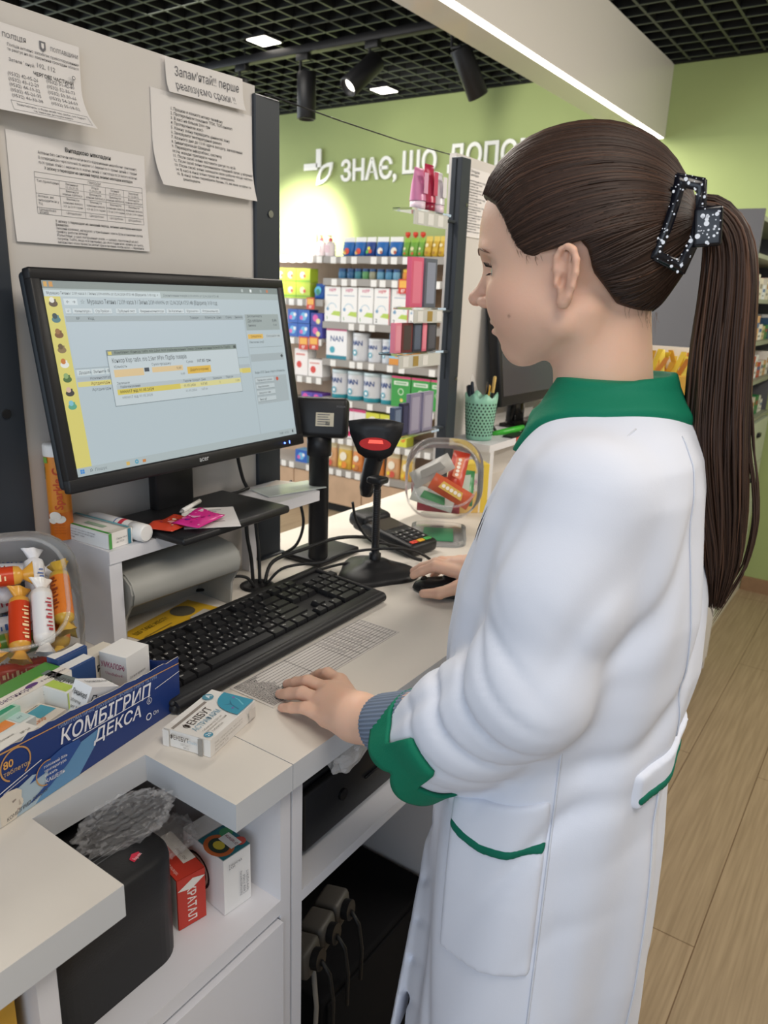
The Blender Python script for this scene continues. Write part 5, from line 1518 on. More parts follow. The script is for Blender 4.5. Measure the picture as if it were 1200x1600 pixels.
BZ = RZ + 0.0135
mb = MB(); mb.box(-0.040, 0.040, -0.052, 0.052, 0, 0.0004, m_paper)
for k in range(7): mb.quad((-0.03, 0.036 - 0.010 * k, 0.0004), UX, UY, 0.05 - 0.008 * (k % 3), 0.0022, m_ink2)
tag(mb.build('receipt', loc=(0.748, 0.826, BZ), rz=math.radians(-38)), 'white till receipt under the pink sachets on the monitor base', 'receipt')
wavy('sachet', (0.075, 0.048), 0.010, hm('c8452e', 0.25), 'red foil sachet lying on the monitor base, left one', 'sachet', (0.660, 0.806, BZ + 0.0008), math.radians(16), 'foil sachets on the monitor base', seed=3, deco=[(0.01 + 0.0055 * k_, 0.006 + 0.036 * ((k_ * 7) % 11) / 11, 0.0022 + 0.001 * (k_ % 3), ['e8c8a0', '8a2040', 'e87a90', '6a2a30'][k_ % 4]) for k_ in range(11)] + [(0.03, 0.024, 0.009, 'e8a0a0'), (0.05, 0.028, 0.006, 'f0e2c8'), (0.02, 0.012, 0.005, '8a2040')])
wavy('sachet', (0.070, 0.045), 0.010, hm('cf2f86', 0.25), 'pink foil sachet lying over the receipt, right one', 'sachet', (0.688, 0.784, BZ + 0.0060), math.radians(14), 'foil sachets on the monitor base', seed=5, deco=[(0.008 + 0.005 * k_, 0.005 + 0.034 * ((k_ * 5) % 11) / 11, 0.002 + 0.001 * (k_ % 3), ['f4d0e4', '8a1a60', 'f08ac0', '5a2a70'][k_ % 4]) for k_ in range(11)] + [(0.03, 0.024, 0.009, 'f0a8d0'), (0.05, 0.03, 0.006, 'f4e4ec'), (0.018, 0.03, 0.006, '7a2a90')])
mb = MB(); mb.tube([(0.735, 0.872, BZ + 0.004), (0.79, 0.895, BZ + 0.004)], [0.0035, 0.0035], hm('e8e6e2', 0.3), 12); mb.tube([(0.728, 0.869, BZ + 0.004), (0.735, 0.872, BZ + 0.004)], [0.0012, 0.0035], hm('8a8a8c', 0.3), 10)
tag(mb.build('pen'), 'white pen lying at the foot of the monitor stand', 'pen')
mb = MB(); mb.box(-0.05, 0.05, -0.026, 0.026, 0, 0.0005, hm('cfc6bd', 0.5)); mb.quad((-0.045, -0.02, 0.0005), UX, UY, 0.05, 0.04, hm('a58a80')); mb.quad((0.01, -0.018, 0.0005), UX, UY, 0.035, 0.012, hm('b8c4c0'))
tag(mb.build('leaflet', loc=(0.985, 0.905, RZ + 0.0004), rz=math.radians(20)), 'small brownish card lying under the clear sleeve on the riser\'s right end', 'leaflet')
mb = MB(); mb.box(-0.062, 0.062, -0.030, 0.030, 0, 0.0012, hm('c4ccc9', 0.2))
for k in range(3): mb.quad((0.0, -0.018 + 0.009 * k, 0.0012), UX, UY, 0.045, 0.003, hm('8f9a98'))
tag(mb.build('card_sleeve', loc=(0.990, 0.885, RZ + 0.0012), rz=math.radians(-14)), 'pale plastic card sleeve overhanging the riser\'s right end', 'sleeve')

# medicine box in front of the keyboard
packbox('medicine_box', 'white medicine box with a teal half circle, lying on the worktop beside her hand', 0.094, 0.062, 0.021, (0.4945, 0.556, CT + 0.0005), math.radians(13), 'e9e5df', deco=deco_list([
    ('top', 'q', 0.0, 0.0, 0.12, 1, 'e2ddd6'), ('top', 'q', 0.02, 0.80, 0.70, 0.865, '8f857c'), ('top', 't', 'ФЕНІБУТ', 0.09, 0.56, 0.0098, '43352d', 0.008, .50), ('top', 't', 'АСТРАФАРМ', 0.09, 0.38, 0.0078, '8fb0c2', 0.004, .52),
    ('top', 't', 'таблетки по 250 мг', 0.12, 0.26, 0.0034, 'a49a90', 0, .4), ('top', 't', 'для перорального застосування', 0.12, 0.19, 0.0030, 'a49a90', 0, .42),
    ('top', 'd', 0.09, 0.13, 0.0052, '4f93ac'), ('top', 't', '20', 0.06, 0.095, 0.0048, 'e6eef0', 0.01), ('top', 't', 'таблеток', 0.16, 0.10, 0.0034, '9a948c'),
    ('top', 'd', 0.80, 0.88, 0.0068, '4f8fa4'), ('top', 't', 'A', 0.775, 0.83, 0.0072, 'e9eef0', 0.02),
    ('top', 'p', [(0.985, 0.02)] + [(0.985 - 0.385 * math.cos(q) ** 0.8, 0.02 + 0.68 * math.sin(q) ** 0.8) for q in np.linspace(0, math.pi / 2, 14)], '2f93ae'),
    ('top', 'p', [(0.70, 0.10), (0.76, 0.33), (0.72, 0.45), (0.77, 0.36), (0.86, 0.44), (0.775, 0.31), (0.715, 0.08)], '1d6f8c'), ('top', 'p', [(0.82, 0.12), (0.90, 0.30), (0.95, 0.52), (0.91, 0.28), (0.835, 0.10)], '6fc0cf'), ('top', 'd', 0.92, 0.42, 0.0018, '8a5fa8'), ('top', 'd', 0.70, 0.22, 0.0016, '7a5aa0'),
    ('left', 'q', 0.0, 0, 0.14, 1, 'e4e0da'), ('left', 'q', 0.60, 0.0, 0.0, 0.0, 'ffffff'), ('left', 'q', 0.76, 0, 0.86, 1, '9a958e'),
    ('front', 't', 'Склад: 1 таблетка містить фенібуту 250 мг', 0.05, 0.7, 0.0026, 'a8a29a', 0, .6), ('front', 't', 'Умови зберігання: при температурі не вище 25°С', 0.05, 0.5, 0.0026, 'a8a29a', 0, .6), ('front', 't', 'Виробник ТОВ', 0.05, 0.3, 0.0026, 'a8a29a', 0, .3), ('front', 'q', 0.80, 0.2, 0.95, 0.8, 'd8d2ca'),
    ('left', 't', 'ФЕНІБУТ', 0.17, 0.58, 0.0056, '4a3c34', 0.006, .40), ('left', 't', 'АСТРАФАРМ', 0.55, 0.58, 0.0034, '9fbccb', 0, .2), ('left', 't', '250 мг', 0.40, 0.36, 0.0026, 'a8a29a'), ('left', 't', '№20', 0.46, 0.18, 0.0026, 'a8a29a')]))

# ------------------------------------------------------------------ display tray of medicine boxes
TRX, TRY, TRR = 0.236, 0.6185, math.radians(8.4)
t = thing('display_tray', 'dark blue cardboard display tray full of medicine boxes, beside the candy jar', 'tray', (TRX, TRY, CT + 0.0006), TRR)
TL_, TD = 0.312, 0.110
m_tray = mat('tray_blue', hexc('1d3674'), 0.38); m_trayw = mat('card_cream', hexc('d3c9ba'), 0.75)
random.seed(4)
def htop(u): return 0.087 - 0.020 * u / TL_
top = [(0.0, htop(0) - 0.002)]
u = 0.0
while u < TL_ - 0.008:
    u += random.uniform(0.004, 0.010)
    top.append((u, htop(u) + random.uniform(-0.0016, 0.0010) - (0.004 if 0.06 < u < 0.10 else 0)))
top += [(TL_, htop(TL_) + 0.001)]
mb = MB()
XF_ = Matrix(((1, 0, 0, 0), (0, 0, -1, 0.0010), (0, 1, 0, 0), (0, 0, 0, 1)))
mb.prism([(0, 0), (TL_, 0)] + top[::-1], 0.0, 0.0010, m_tray, X=XF_, mside=m_trayw)
O, U_, V_ = Vector((0, 0, 0)), UX, UZ
gold, wht = hm('c8965c', 0.35), hm('e6e6ec', 0.45)
for i in range(24):
    u0, u1 = TL_ * i / 24, TL_ * (i + 1) / 24
    if u0 > 0.05: mb.line(O, U_, V_, u0, htop(u0) - 0.0075, u1, htop(u1) - 0.0075, 0.0012, gold, 0.0005)
sl = math.atan2(-0.020, TL_)
Uv = Vector((math.cos(sl), 0, math.sin(sl))); Vv = Vector((-math.sin(sl), 0, math.cos(sl)))
# pale lower field with the curved swoosh
mb.poly(O, U_, V_, [(0.0, 0.0), (0.155, 0.0), (0.178, 0.022), (0.19, 0.040), (0.150, 0.035), (0.10, 0.030), (0.06, 0.030), (0.0, 0.028)], hm('5f8fb8', 0.4), 0.0004)
mb.poly(O, U_, V_, [(0.0, 0.0), (0.100, 0.0), (0.112, 0.010), (0.122, 0.026), (0.10, 0.034), (0.072, 0.026), (0.0, 0.020)], hm('a9bcc8', 0.4), 0.0006)
mb.poly(O, U_, V_, [(0.0, 0.0), (0.075, 0.0), (0.088, 0.012), (0.076, 0.022), (0.0, 0.016)], hm('d5d2cc', 0.4), 0.0008)
mb.poly(O, U_, V_, [(0.090, 0.004), (0.118, 0.010), (0.142, 0.022), (0.160, 0.036), (0.158, 0.042), (0.138, 0.044), (0.112, 0.038), (0.096, 0.026), (0.118, 0.028), (0.112, 0.014)], hm('2a4f92', 0.4), 0.0010)
mb.ring(O, U_, V_, 0.117, 0.027, 0.0125, 0.0012, gold, 0.0013, 20, 1.2, 4.6)
for k, s in enumerate(('головний біль', 'температура', 'нежить')): mb.text(s, O + U_ * 0.113 + V_ * (0.0335 - 0.005 * k), Uv, Vv, 0.0030, wht, 0.004, maxw=0.034, lift=0.0015, res=1)
mb.text('КАШЕЛЬ', O + U_ * 0.113 + V_ * 0.0165, Uv, Vv, 0.0040, wht, 0.012, maxw=0.030, lift=0.0015, res=1)
mb.text('КОМБІГРИП', O + U_ * 0.134 + V_ * 0.0480, Uv, Vv, 0.0160, wht, 0.014, maxw=0.128, shear=0.16, lift=0.0009)
mb.text('ДЕКСА', O + U_ * 0.176 + V_ * 0.0265, Uv, Vv, 0.0140, wht, 0.016, maxw=0.078, shear=0.16, lift=0.0012)
mb.ring(O, U_, V_, 0.2600, 0.0345, 0.0034, 0.0006, wht, 0.0009, 18); mb.text('R', O + U_ * 0.2582 + V_ * 0.0325, Uv, Vv, 0.0040, wht, 0.0, lift=0.0010)
mb.line(O, U_, V_, 0.150, 0.0440, 0.262, 0.0410, 0.0009, wht, 0.0008); mb.line(O, U_, V_, 0.270, 0.045, TL_, 0.049, 0.0008, wht, 0.0008)
mb.line(O, U_, V_, 0.064, 0.0350, 0.112, 0.0445, 0.0010, wht, 0.0008); mb.line(O, U_, V_, 0.068, 0.0325, 0.095, 0.0375, 0.0006, wht, 0.0008)
mb.text('СИМПТОМАТИЧНЕ ЛІКУВАННЯ ПРОЯВІВ ГРИПУ ТА ГРВІ', O + U_ * 0.134 + V_ * 0.0665, Uv, Vv, 0.0036, hm('8fa6d0', 0.4), 0.002, maxw=0.140, lift=0.0008, res=1)
mb.ring(O, U_, V_, 0.084, 0.0565, 0.0155, 0.0016, gold, 0.0008, 30, -1.0, 4.2); mb.text('80', O + U_ * 0.0705 + V_ * 0.0570, Uv, Vv, 0.0078, hm('dca458', 0.35), 0.02, maxw=0.022, lift=0.0009); mb.text('таблеток', O + U_ * 0.070 + V_ * 0.0495, Uv, Vv, 0.0048, hm('c8a878', 0.35), 0.004, maxw=0.032, lift=0.0009, res=1)
mb.line(O, U_, V_, 0.0, htop(0) - 0.0078, 0.09, htop(.09) - 0.0080, 0.0012, gold, 0.0006)
mb.ring(O, U_, V_, 0.2580, 0.0150, 0.0032, 0.0013, wht, 0.0008, 16); mb.text('Оп', O + U_ * 0.2650 + V_ * 0.0130, Uv, Vv, 0.0046, wht, 0.004, lift=0.0008)
mb.text('КОМБІГРИП ДЕКСА®', O + U_ * 0.068 + V_ * 0.0020, Vector((math.cos(.12), 0, math.sin(.12))), Vector((-math.sin(.12), 0, math.cos(.12))), 0.0038, hm('4a4a50', 0.5), 0.006, maxw=0.048, shear=0.2, lift=0.0012, res=1)
# pale mannequin face printed at the left end
mb.poly(O, U_, V_, [(0.0620, 0.0), (0.0780, 0.0), (0.0820, 0.006), (0.0860, 0.010), (0.0875, 0.015), (0.0860, 0.019), (0.0870, 0.026), (0.0820, 0.031), (0.0720, 0.033), (0.0620, 0.031)], hm('d9cfc0', 0.4), 0.0011)
mb.poly(O, U_, V_, [(0.0760, 0.018), (0.0800, 0.0195), (0.0795, 0.021), (0.0755, 0.0205)], hm('9a8f84', 0.4), 0.0013); mb.poly(O, U_, V_, [(0.0820, 0.012), (0.0850, 0.0115), (0.0835, 0.0175), (0.0825, 0.0175)], hm('bdb0a2', 0.4), 0.0013); mb.poly(O, U_, V_, [(0.0800, 0.0075), (0.0840, 0.0085), (0.0800, 0.0095)], hm('a8948a', 0.4), 0.0013)
mb.build('front_panel', t)
mb = MB()
mb.box(0, TL_, 0.0012, TD, 0, 0.0010, m_trayw); mb.build('tray_floor', t)
mb = MB(); mb.box(0, TL_, TD - 0.001, TD, 0.0012, 0.058, m_tray); mb.box(0, TL_, TD - 0.0018, TD - 0.001, 0.0012, 0.058, m_trayw); mb.build('back_panel', t)
for u in (0, TL_ - 0.001):
    mb = MB(); mb.prism([(0.0015, 0.0012), (TD - 0.002, 0.0012), (TD - 0.002, 0.058), (0.09, 0.050), (0.04, 0.052), (0.0015, htop(u) - 0.004)], 0, 0.001, m_tray, X=Matrix(((0, 0, 1, u), (1, 0, 0, 0), (0, 1, 0, 0), (0, 0, 0, 1)))); mb.build('end_panel', t)


def TW(u, v, z=0.0):
    c, s = math.cos(TRR), math.sin(TRR)
    return (TRX + u * c - v * s, TRY + u * s + v * c, CT + 0.0022 + z)


def inbox(label, u, v, w, d, h, rz, base, deco, z=0.0, rot=None, name='medicine_box'):
    return packbox(name, label, w, d, h, TW(u, v, z), TRR + math.radians(rz), base, 'medicine boxes in the blue tray', None if rot is None else (math.radians(rot[0]), math.radians(rot[1]), TRR + math.radians(rz)), deco=deco_list(deco))


inbox('white box with purple lettering standing at the tray\'s right end', 0.264, 0.036, 0.04, 0.04, 0.076, 4, 'e9e7e4', [
    ('left', 't', 'УМКАЛОР®', 0.05, 0.76, 0.0070, 'a83a6a', 0.012, .9), ('left', 't', 'Umckalor®', 0.2, 0.64, 0.0040, 'b86a8a', 0, .7), ('left', 't', 'краплі', 0.05, 0.50, 0.0034, '5a9a6a', 0, .6), ('left', 't', 'для перорального', 0.05, 0.42, 0.0034, '5a9a6a', 0, .8), ('left', 't', 'розчину', 0.05, 0.34, 0.0034, '5a9a6a', 0, .5),
    ('front', 't', '20 мл краплі', 0.1, 0.62, 0.0032, '6a6a6e'), ('front', 't', 'Склад:', 0.1, 0.5, 0.003, '8a8a8e'), ('front', 'd', 0.25, 0.35, 0.004, 'd8a0a0')])
inbox('cream box with black lettering behind the purple-lettered box', 0.258, 0.08, 0.036, 0.024, 0.068, 0, 'e2dccf', [('front', 't', 'Ра', 0.05, 0.70, 0.008, '2c2c2e', 0.02), ('left', 't', 'Раміприл', 0.05, 0.70, 0.006, '2c2c2e', 0.02, .9), ('front', 't', 'таблетки', 0.05, 0.5, 0.0034, '6a6a6e')])
inbox('tall navy box with a white lid at the back of the tray, right one', 0.212, 0.087, 0.042, 0.018, 0.083, 0, '2c4878', [('top', 'q', 0, 0, 1, 1, 'e6e4e0'), ('top', 'q', 0.0, 0.0, 1, 0.25, '2f4f88'), ('right', 'tv', 'таблетки вкриті оболонкою', 0.5, 0.1, 0.0036, '8fa2c8', 0, .7), ('right', 'tv', 'виробник', 0.75, 0.1, 0.003, '8fa2c8', 0, .5)])
inbox('tall navy box with a white lid at the back of the tray, left one', 0.206, 0.066, 0.04, 0.018, 0.077, 0, '2c4878', [('top', 'q', 0, 0, 1, 1, 'e6e4e0'), ('top', 'q', 0.0, 0.0, 1, 0.2, '2f4f88'), ('right', 'tv', 'таблетки', 0.5, 0.1, 0.0036, '8fa2c8', 0, .7)])
inbox('white box with a lime stripe standing tall in the middle of the tray', 0.172, 0.028, 0.029, 0.066, 0.066, 3, 'e8e7e2', [('top', 'q', 0.06, 0.05, 0.5, 0.80, 'b7cf5a'), ('top', 'q', 0.62, 0.05, 0.98, 0.85, '6f7a78'), ('top', 'td', 'Предукт', 0.55, 0.75, 0.0085, '4a4a4a', 0.01, .6), ('left', 'q', 0, 0, 0.02, 1, 'b7cf5a'), ('front', 'q', 0.0, 0, 0.06, 1, 'c3d86a'), ('front', 'tv', 'Підготовка до призначення', 0.55, 0.1, 0.0036, '4a4a4e', 0.006, .75), ('front', 'tv', 'Спосіб застосування', 0.78, 0.1, 0.0034, '4a4a4e', 0.006, .6), ('left', 'tv', 'серія', 0.4, 0.1, 0.0034, '5a6a9a', 0, .4)], z=0.012)
inbox('long white box with a green top lying across the others at the tray\'s back', 0.108, 0.060, 0.102, 0.040, 0.026, 2, 'e6e2dc', [('top', 'q', 0, 0.42, 1, 1, '4d8f3c'), ('top', 'q', 0, 0, 1, 0.42, 'e4ddd2'), ('top', 't', 'Вестинорм', 0.14, 0.12, 0.0075, '6a5a78', 0.006, .4), ('top', 'd', 0.56, 0.26, 0.008, '5a3a78', 0.0035), ('top', 't', '8 мг таблетки', 0.66, 0.16, 0.0036, '7a7078'), ('front', 't', '30 таблеток', 0.60, 0.6, 0.0040, '6a6a70', 0.006), ('left', 'q', 0, 0.55, 1, 1, '3a2c2a')], z=0.052)
inbox('teal-green box lying at the tray\'s left end', 0.072, 0.046, 0.062, 0.046, 0.030, 6, 'a9cdb9', [('top', 'q', 0.02, 0.05, 0.95, 0.95, '1f9068'), ('front', 'q', 0, 0, 1, 1, '9fcab4')], z=0.046)
inbox('small white and teal box with green edges in the tray\'s middle', 0.178, 0.024, 0.046, 0.030, 0.052, 4, 'e4e6e0', [('top', 'q', 0.15, 0.2, 0.62, 0.8, '3f9aac'), ('top', 't', 'Спазмал', 0.4, 0.75, 0.0046, '5a6a5a', 0.01, .55), ('front', 'q', 0, 0, 0.05, 1, '6fae5a'), ('right', 'q', 0, 0, 1, 1, 'c8d6cf'), ('right', 'p', [(0.2, 0), (0.9, 0), (0.9, 0.9)], '3f6f86')], z=0.006)
inbox('beige box with orange lettering and a teal square in the tray\'s front', 0.122, 0.022, 0.048, 0.036, 0.058, 8, 'ddd2c4', [('top', 'q', 0.5, 0.30, 0.95, 0.85, '4fa0b4'), ('top', 't', 'Спазор', 0.06, 0.18, 0.0060, 'c8743c', 0.012, .5), ('top', 't', 'діюча речовина', 0.30, 0.88, 0.0026, '8a8078', 0, .6), ('front', 't', 'розчин для ін\'єкцій', 0.1, 0.7, 0.0034, '8a7a6a', 0.004, .8)], z=0.002)
inbox('white box with black lettering tilted over the front of the tray', 0.166, 0.009, 0.040, 0.026, 0.046, 0, 'e4e4e6', [('front', 'q', 0, 0, 1, 1, 'c6c6ca'), ('front', 't', 'Предні', 0.1, 0.62, 0.0084, '2c2c30', 0.02, .85), ('front', 'q', 0.05, 0.52, 0.95, 0.55, '4a4a50'), ('front', 't', 'таблетки', 0.12, 0.36, 0.004, '6a6a6e'), ('left', 't', 'Преднікарб', 0.1, 0.70, 0.0050, '3a3a3e', 0.012, .8), ('left', 't', 'таблетки', 0.1, 0.52, 0.0036, '5a5a5e', 0, .6), ('left', 't', '4 мг №30', 0.1, 0.38, 0.0036, '5a5a5e'), ('top', 't', 'Преднікарб 4 мг', 0.1, 0.5, 0.0044, '4a4a4e', 0.01, .8)], z=0.044, rot=(6, 24))
inbox('pale box with an orange square at the tray\'s left front', 0.068, 0.026, 0.066, 0.026, 0.066, 4, 'd9dcd8', [('top', 'q', 0.42, 0.25, 0.72, 0.85, 'e0843c'), ('top', 'q', 0.76, 0.15, 0.98, 0.9, 'b7d0cc'), ('top', 't', 'мг', 0.82, 0.4, 0.004, '4a7a7a'), ('front', 'q', 0, 0, 1, 1, 'd2d6d4')], z=0.004)
inbox('off-white box with navy print in the tray\'s left front corner', 0.052, 0.003, 0.066, 0.020, 0.068, 3, 'e2ded6', [('top', 't', 'таблетки вкриті оболонкою', 0.1, 0.5, 0.0032, '7a746c', 0, .6), ('top', 't', '№ 20', 0.75, 0.2, 0.0034, '6a645c'), ('right', 'p', [(0.1, 0.6), (0.9, 0.9), (0.9, 0.75), (0.1, 0.45)], '2a4468'), ('front', 't', '5 г', 0.7, 0.80, 0.005, '5a5650')], z=0.006)
wavy('sachet', (0.030, 0.024), 0.004, hm('d8702c', 0.25), 'crumpled orange sachet between the boxes at the tray\'s right end', 'sachet', TW(0.232, 0.030, 0.020), TRR, None, seed=9)

# ------------------------------------------------------------------ candy jars
m_jar = mat('clear_plastic', (0.62, 0.63, 0.63), 0.06, spec=1.0, coat=0.6)
m_rim = mat('clear_plastic_rim', (0.6, 0.6, 0.6), 0.08, alpha=0.22, spec=1.0, coat=0.6)
nt = m_jar.node_tree          # thin clear wall: more reflective at grazing angles
fr_ = nt.nodes.new('ShaderNodeFresnel'); fr_.inputs['IOR'].default_value = 1.45
nt.links.new(fr_.outputs['Fac'], nt.nodes['Principled BSDF'].inputs['Alpha'])


def rrect(w, d, r, n=6):
    pts = []
    for cx_, cy_, a0 in ((w / 2 - r, d / 2 - r, 0), (-w / 2 + r, d / 2 - r, 90), (-w / 2 + r, -d / 2 + r, 180), (w / 2 - r, -d / 2 + r, 270)):
        for i in range(n + 1):
            a = math.radians(a0 + 90 * i / n)
            pts.append((cx_ + r * math.cos(a), cy_ + r * math.sin(a)))
    return pts


def jar(label, loc, rot, w, d, h, r, name='candy_jar'):
    t = thing(name, label, 'jar', loc, rot=rot)
    mb = MB(); V, Fs = [], []
    lev = [(0.90, 0.0), (0.985, 0.006), (1.0, 0.02), (1.0, h * 0.80), (0.97, h * 0.93), (0.86, h * 0.985), (0.80, h)]
    n = len(rrect(1, 1, .3))
    for s_, z in lev: V += [(x * s_, y * s_, z) for x, y in rrect(w, d, r)]
    for j in range(len(lev) - 1):
        for i in range(n):
            k = (i + 1) % n
            Fs.append((j * n + i, j * n + k, (j + 1) * n + k, (j + 1) * n + i))
    Fs.append(tuple(range(n - 1, -1, -1)))
    mb.add(V, Fs, m_jar, True); mb.build('body', t)
    mb = MB(); mb.tube([(x * 0.80, y * 0.80, h) for x, y in rrect(w, d, r)] + [(rrect(w, d, r)[0][0] * .8, rrect(w, d, r)[0][1] * .8, h)], 0.0026, m_rim, 8); mb.build('rim', t)
    return t


def candy(label, kind, loc, rot, L=0.062, r=0.0105, group=None, cols=None):
    c1, c2, c3 = cols
    t = thing('candy', label, 'candy', loc, rot=rot, group=group)
    mb = MB()
    X = Euler((0, math.radians(90), 0)).to_matrix().to_4x4()
    mb.lathe([(r * .45, -L / 2), (r * .92, -L / 2 + 0.004), (r, -L / 2 + 0.010)], hm(c2, 0.28), 14, X); mb.lathe([(r, -L / 2 + 0.010), (r, L / 2 - 0.010)], hm(c1, 0.28), 14, X, cap=False); mb.lathe([(r, L / 2 - 0.010), (r * .92, L / 2 - 0.004), (r * .45, L / 2)], hm(c2, 0.28), 14, X)
    for k in range(3):
        a = k * 2.1
        N = Vector((0, math.sin(a), math.cos(a))); V_ = N.cross(UX)
        for q in range(9):      # print too small to read in the photo: short strokes
            mb.quad(N * r + UX * (-L / 2 + 0.013 + q * (L - 0.028) / 9) - V_ * r * .3, UX, V_, (L - 0.028) / 9 * (.35 + .3 * (q % 3 == 0)), r * (.45 + .2 * (q % 2)), hm(c3, 0.4), 0.0008)
    mb.build('wrapper', t)
    for s in (-1, 1):
        mb = MB(); n = 18; V = [(s * L / 2 * 0.99, 0.0, 0.0)]; Fs = []
        rows_ = 3
        V = []
        for j in range(rows_ + 1):
            q = j / rows_
            for i in range(n):
                a = 2 * math.pi * i / n
                rr = r * (0.40 + 0.62 * q) * (1 + 0.20 * math.sin(5 * a + s) * q)
                V.append((s * (L / 2 - 0.001 + 0.013 * q), rr * math.cos(a) * (1.1), rr * math.sin(a) * (1 - 0.45 * q)))
        for j in range(rows_):
            for i in range(n):
                k = (i + 1) % n
                Fs.append((j * n + i, j * n + k, (j + 1) * n + k, (j + 1) * n + i))
        mb.add(V, Fs, hm(c2, 0.25), True)
        mb.build('twist', t)
    return t


JL = ((0.464, 0.897, CT + 0.0560), (math.radians(-42), 0, math.radians(150)))
jar('large clear candy jar full of wrapped bars, at the left edge behind the blue tray', JL[0], JL[1], 0.18, 0.18, 0.12, 0.058)


def in_jar(J, p, d, roll=0.0):
    """place and turn of a thing at p, long axis d, in the frame of a tilted jar"""
    Mj = Matrix.Translation(J[0]) @ Euler(J[1]).to_matrix().to_4x4()
    x = Vector(d).normalized(); z = (Vector((0, 0, 1)) - x * x.z).normalized(); y = z.cross(x)
    R = Matrix((x, y, z)).transposed().to_4x4() @ Matrix.Rotation(roll, 4, 'X')
    m = Mj @ Matrix.Translation(p) @ R
    return m.to_translation(), m.to_euler()


def candy(label, kind, loc, rot, L=0.062, r=0.0105, group=None, cols=None):
    c1, c2, c3 = cols
    t = thing('candy', label, 'candy', loc, rot=rot, group=group)
    mb = MB()
    X = Euler((0, math.radians(90), 0)).to_matrix().to_4x4()
    mb.lathe([(r * .45, -L / 2), (r * .92, -L / 2 + 0.004), (r, -L / 2 + 0.010)], hm(c2, 0.28), 14, X); mb.lathe([(r, -L / 2 + 0.010), (r, L / 2 - 0.010)], hm(c1, 0.28), 14, X, cap=False); mb.lathe([(r, L / 2 - 0.010), (r * .92, L / 2 - 0.004), (r * .45, L / 2)], hm(c2, 0.28), 14, X)
    for k in range(3):
        a = k * 2.1
        N = Vector((0, math.sin(a), math.cos(a))); V_ = N.cross(UX)
        for q in range(9):      # print too small to read in the photo: short strokes
            mb.quad(N * r + UX * (-L / 2 + 0.013 + q * (L - 0.028) / 9) - V_ * r * .3, UX, V_, (L - 0.028) / 9 * (.35 + .3 * (q % 3 == 0)), r * (.45 + .2 * (q % 2)), hm(c3, 0.4), 0.0008)
    mb.build('wrapper', t)
    for s in (-1, 1):
        mb = MB(); n = 18; V = [(s * L / 2 * 0.99, 0.0, 0.0)]; Fs = []
        rows_ = 3
        V = []
        for j in range(rows_ + 1):
            q = j / rows_
            for i in range(n):
                a = 2 * math.pi * i / n
                rr = r * (0.40 + 0.62 * q) * (1 + 0.20 * math.sin(5 * a + s) * q)
                V.append((s * (L / 2 - 0.001 + 0.013 * q), rr * math.cos(a) * (1.1), rr * math.sin(a) * (1 - 0.45 * q)))
        for j in range(rows_):
            for i in range(n):
                k = (i + 1) % n
                Fs.append((j * n + i, j * n + k, (j + 1) * n + k, (j + 1) * n + i))
        mb.add(V, Fs, hm(c2, 0.25), True)
        mb.build('twist', t)
    return t




def JW(x, y, z):
    c, s = math.cos(JR), math.sin(JR)
    return (JX + x * c - y * s, JY + x * s + y * c, CT + z)


CP = [((0.018, -0.042, 0.072), (-0.78, 0.59, -0.21)), ((-0.014, -0.064, 0.050), (-1.00, 0.06, -0.05)), ((-0.043, 0.025, 0.097), (-0.02, -1.00, 0.01)), ((-0.038, -0.029, 0.073), (0.01, -0.99, 0.13)), ((0.027, 0.028, 0.093), (-0.40, 0.91, 0.02)), ((-0.017, 0.029, 0.091), (-0.04, -1.00, -0.06)), ((0.012, -0.033, 0.098), (-1.00, -0.01, 0.00)), ((-0.066, -0.005, 0.081), (-0.01, 1.00, 0.02)), ((-0.062, 0.014, 0.054), (-0.10, -0.99, -0.04)), ((-0.031, 0.027, 0.032), (-0.95, -0.28, -0.13)), ((-0.007, -0.030, 0.038), (-0.97, -0.23, -0.11)), ((0.057, -0.026, 0.057), (-0.19, -0.97, -0.13)), ((0.026, 0.043, 0.064), (-0.99, -0.16, 0.01)), ((-0.016, 0.063, 0.030), (-1.00, -0.07, 0.01)), ((0.057, -0.000, 0.032), (-0.16, -0.98, -0.12)), ((-0.007, -0.002, 0.027), (-1.00, -0.09, 0.02))]
WB = ('dcdde2', 'e6e6ea', '4a6aa8'); RD = ('c8401f', 'd9a040', 'f0d2a0'); OR = ('d97a2c', 'c9a23c', '8a3a1a'); GR = ('5f8f3c', 'c9b24a', 'e9e6c8'); WR = ('e2e0e0', 'e8e4e0', 'b8404a')
CL = [('white candy bar with blue print slanting down at the left of the jar', WB), ('white candy bar with blue print lying across the top of the left jar', WB), ('white candy bar standing upright in the right half of the jar', WR),
      ('pale candy standing at the jar\'s upper right', WB), ('red candy with golden ends slanting down at the jar\'s front left', RD), ('red and gold candy standing at the jar\'s front middle', RD),
      ('red candy with golden ends lying across the middle of the jar', RD), ('orange candy standing against the jar\'s right wall', OR), ('orange candy low against the jar\'s right wall', OR),
      ('green candy low at the jar\'s right side', GR), ('white candy with red print deep in the jar\'s middle', WR), ('orange candy at the upper left of the left jar', OR),
      ('green candy at the lower left of the left jar', GR), ('red candy at the bottom of the left jar', RD), ('golden candy at the left wall of the left jar', OR), ('white candy at the very back of the left jar', WB)]
for (lab, cols), (p, d) in zip(CL, CP):
    lo_, ro_ = in_jar(JL, p, d, 0.6)
    candy(lab, True, lo_, ro_, 0.074, 0.0122, 'wrapped candies in the left jar', cols)

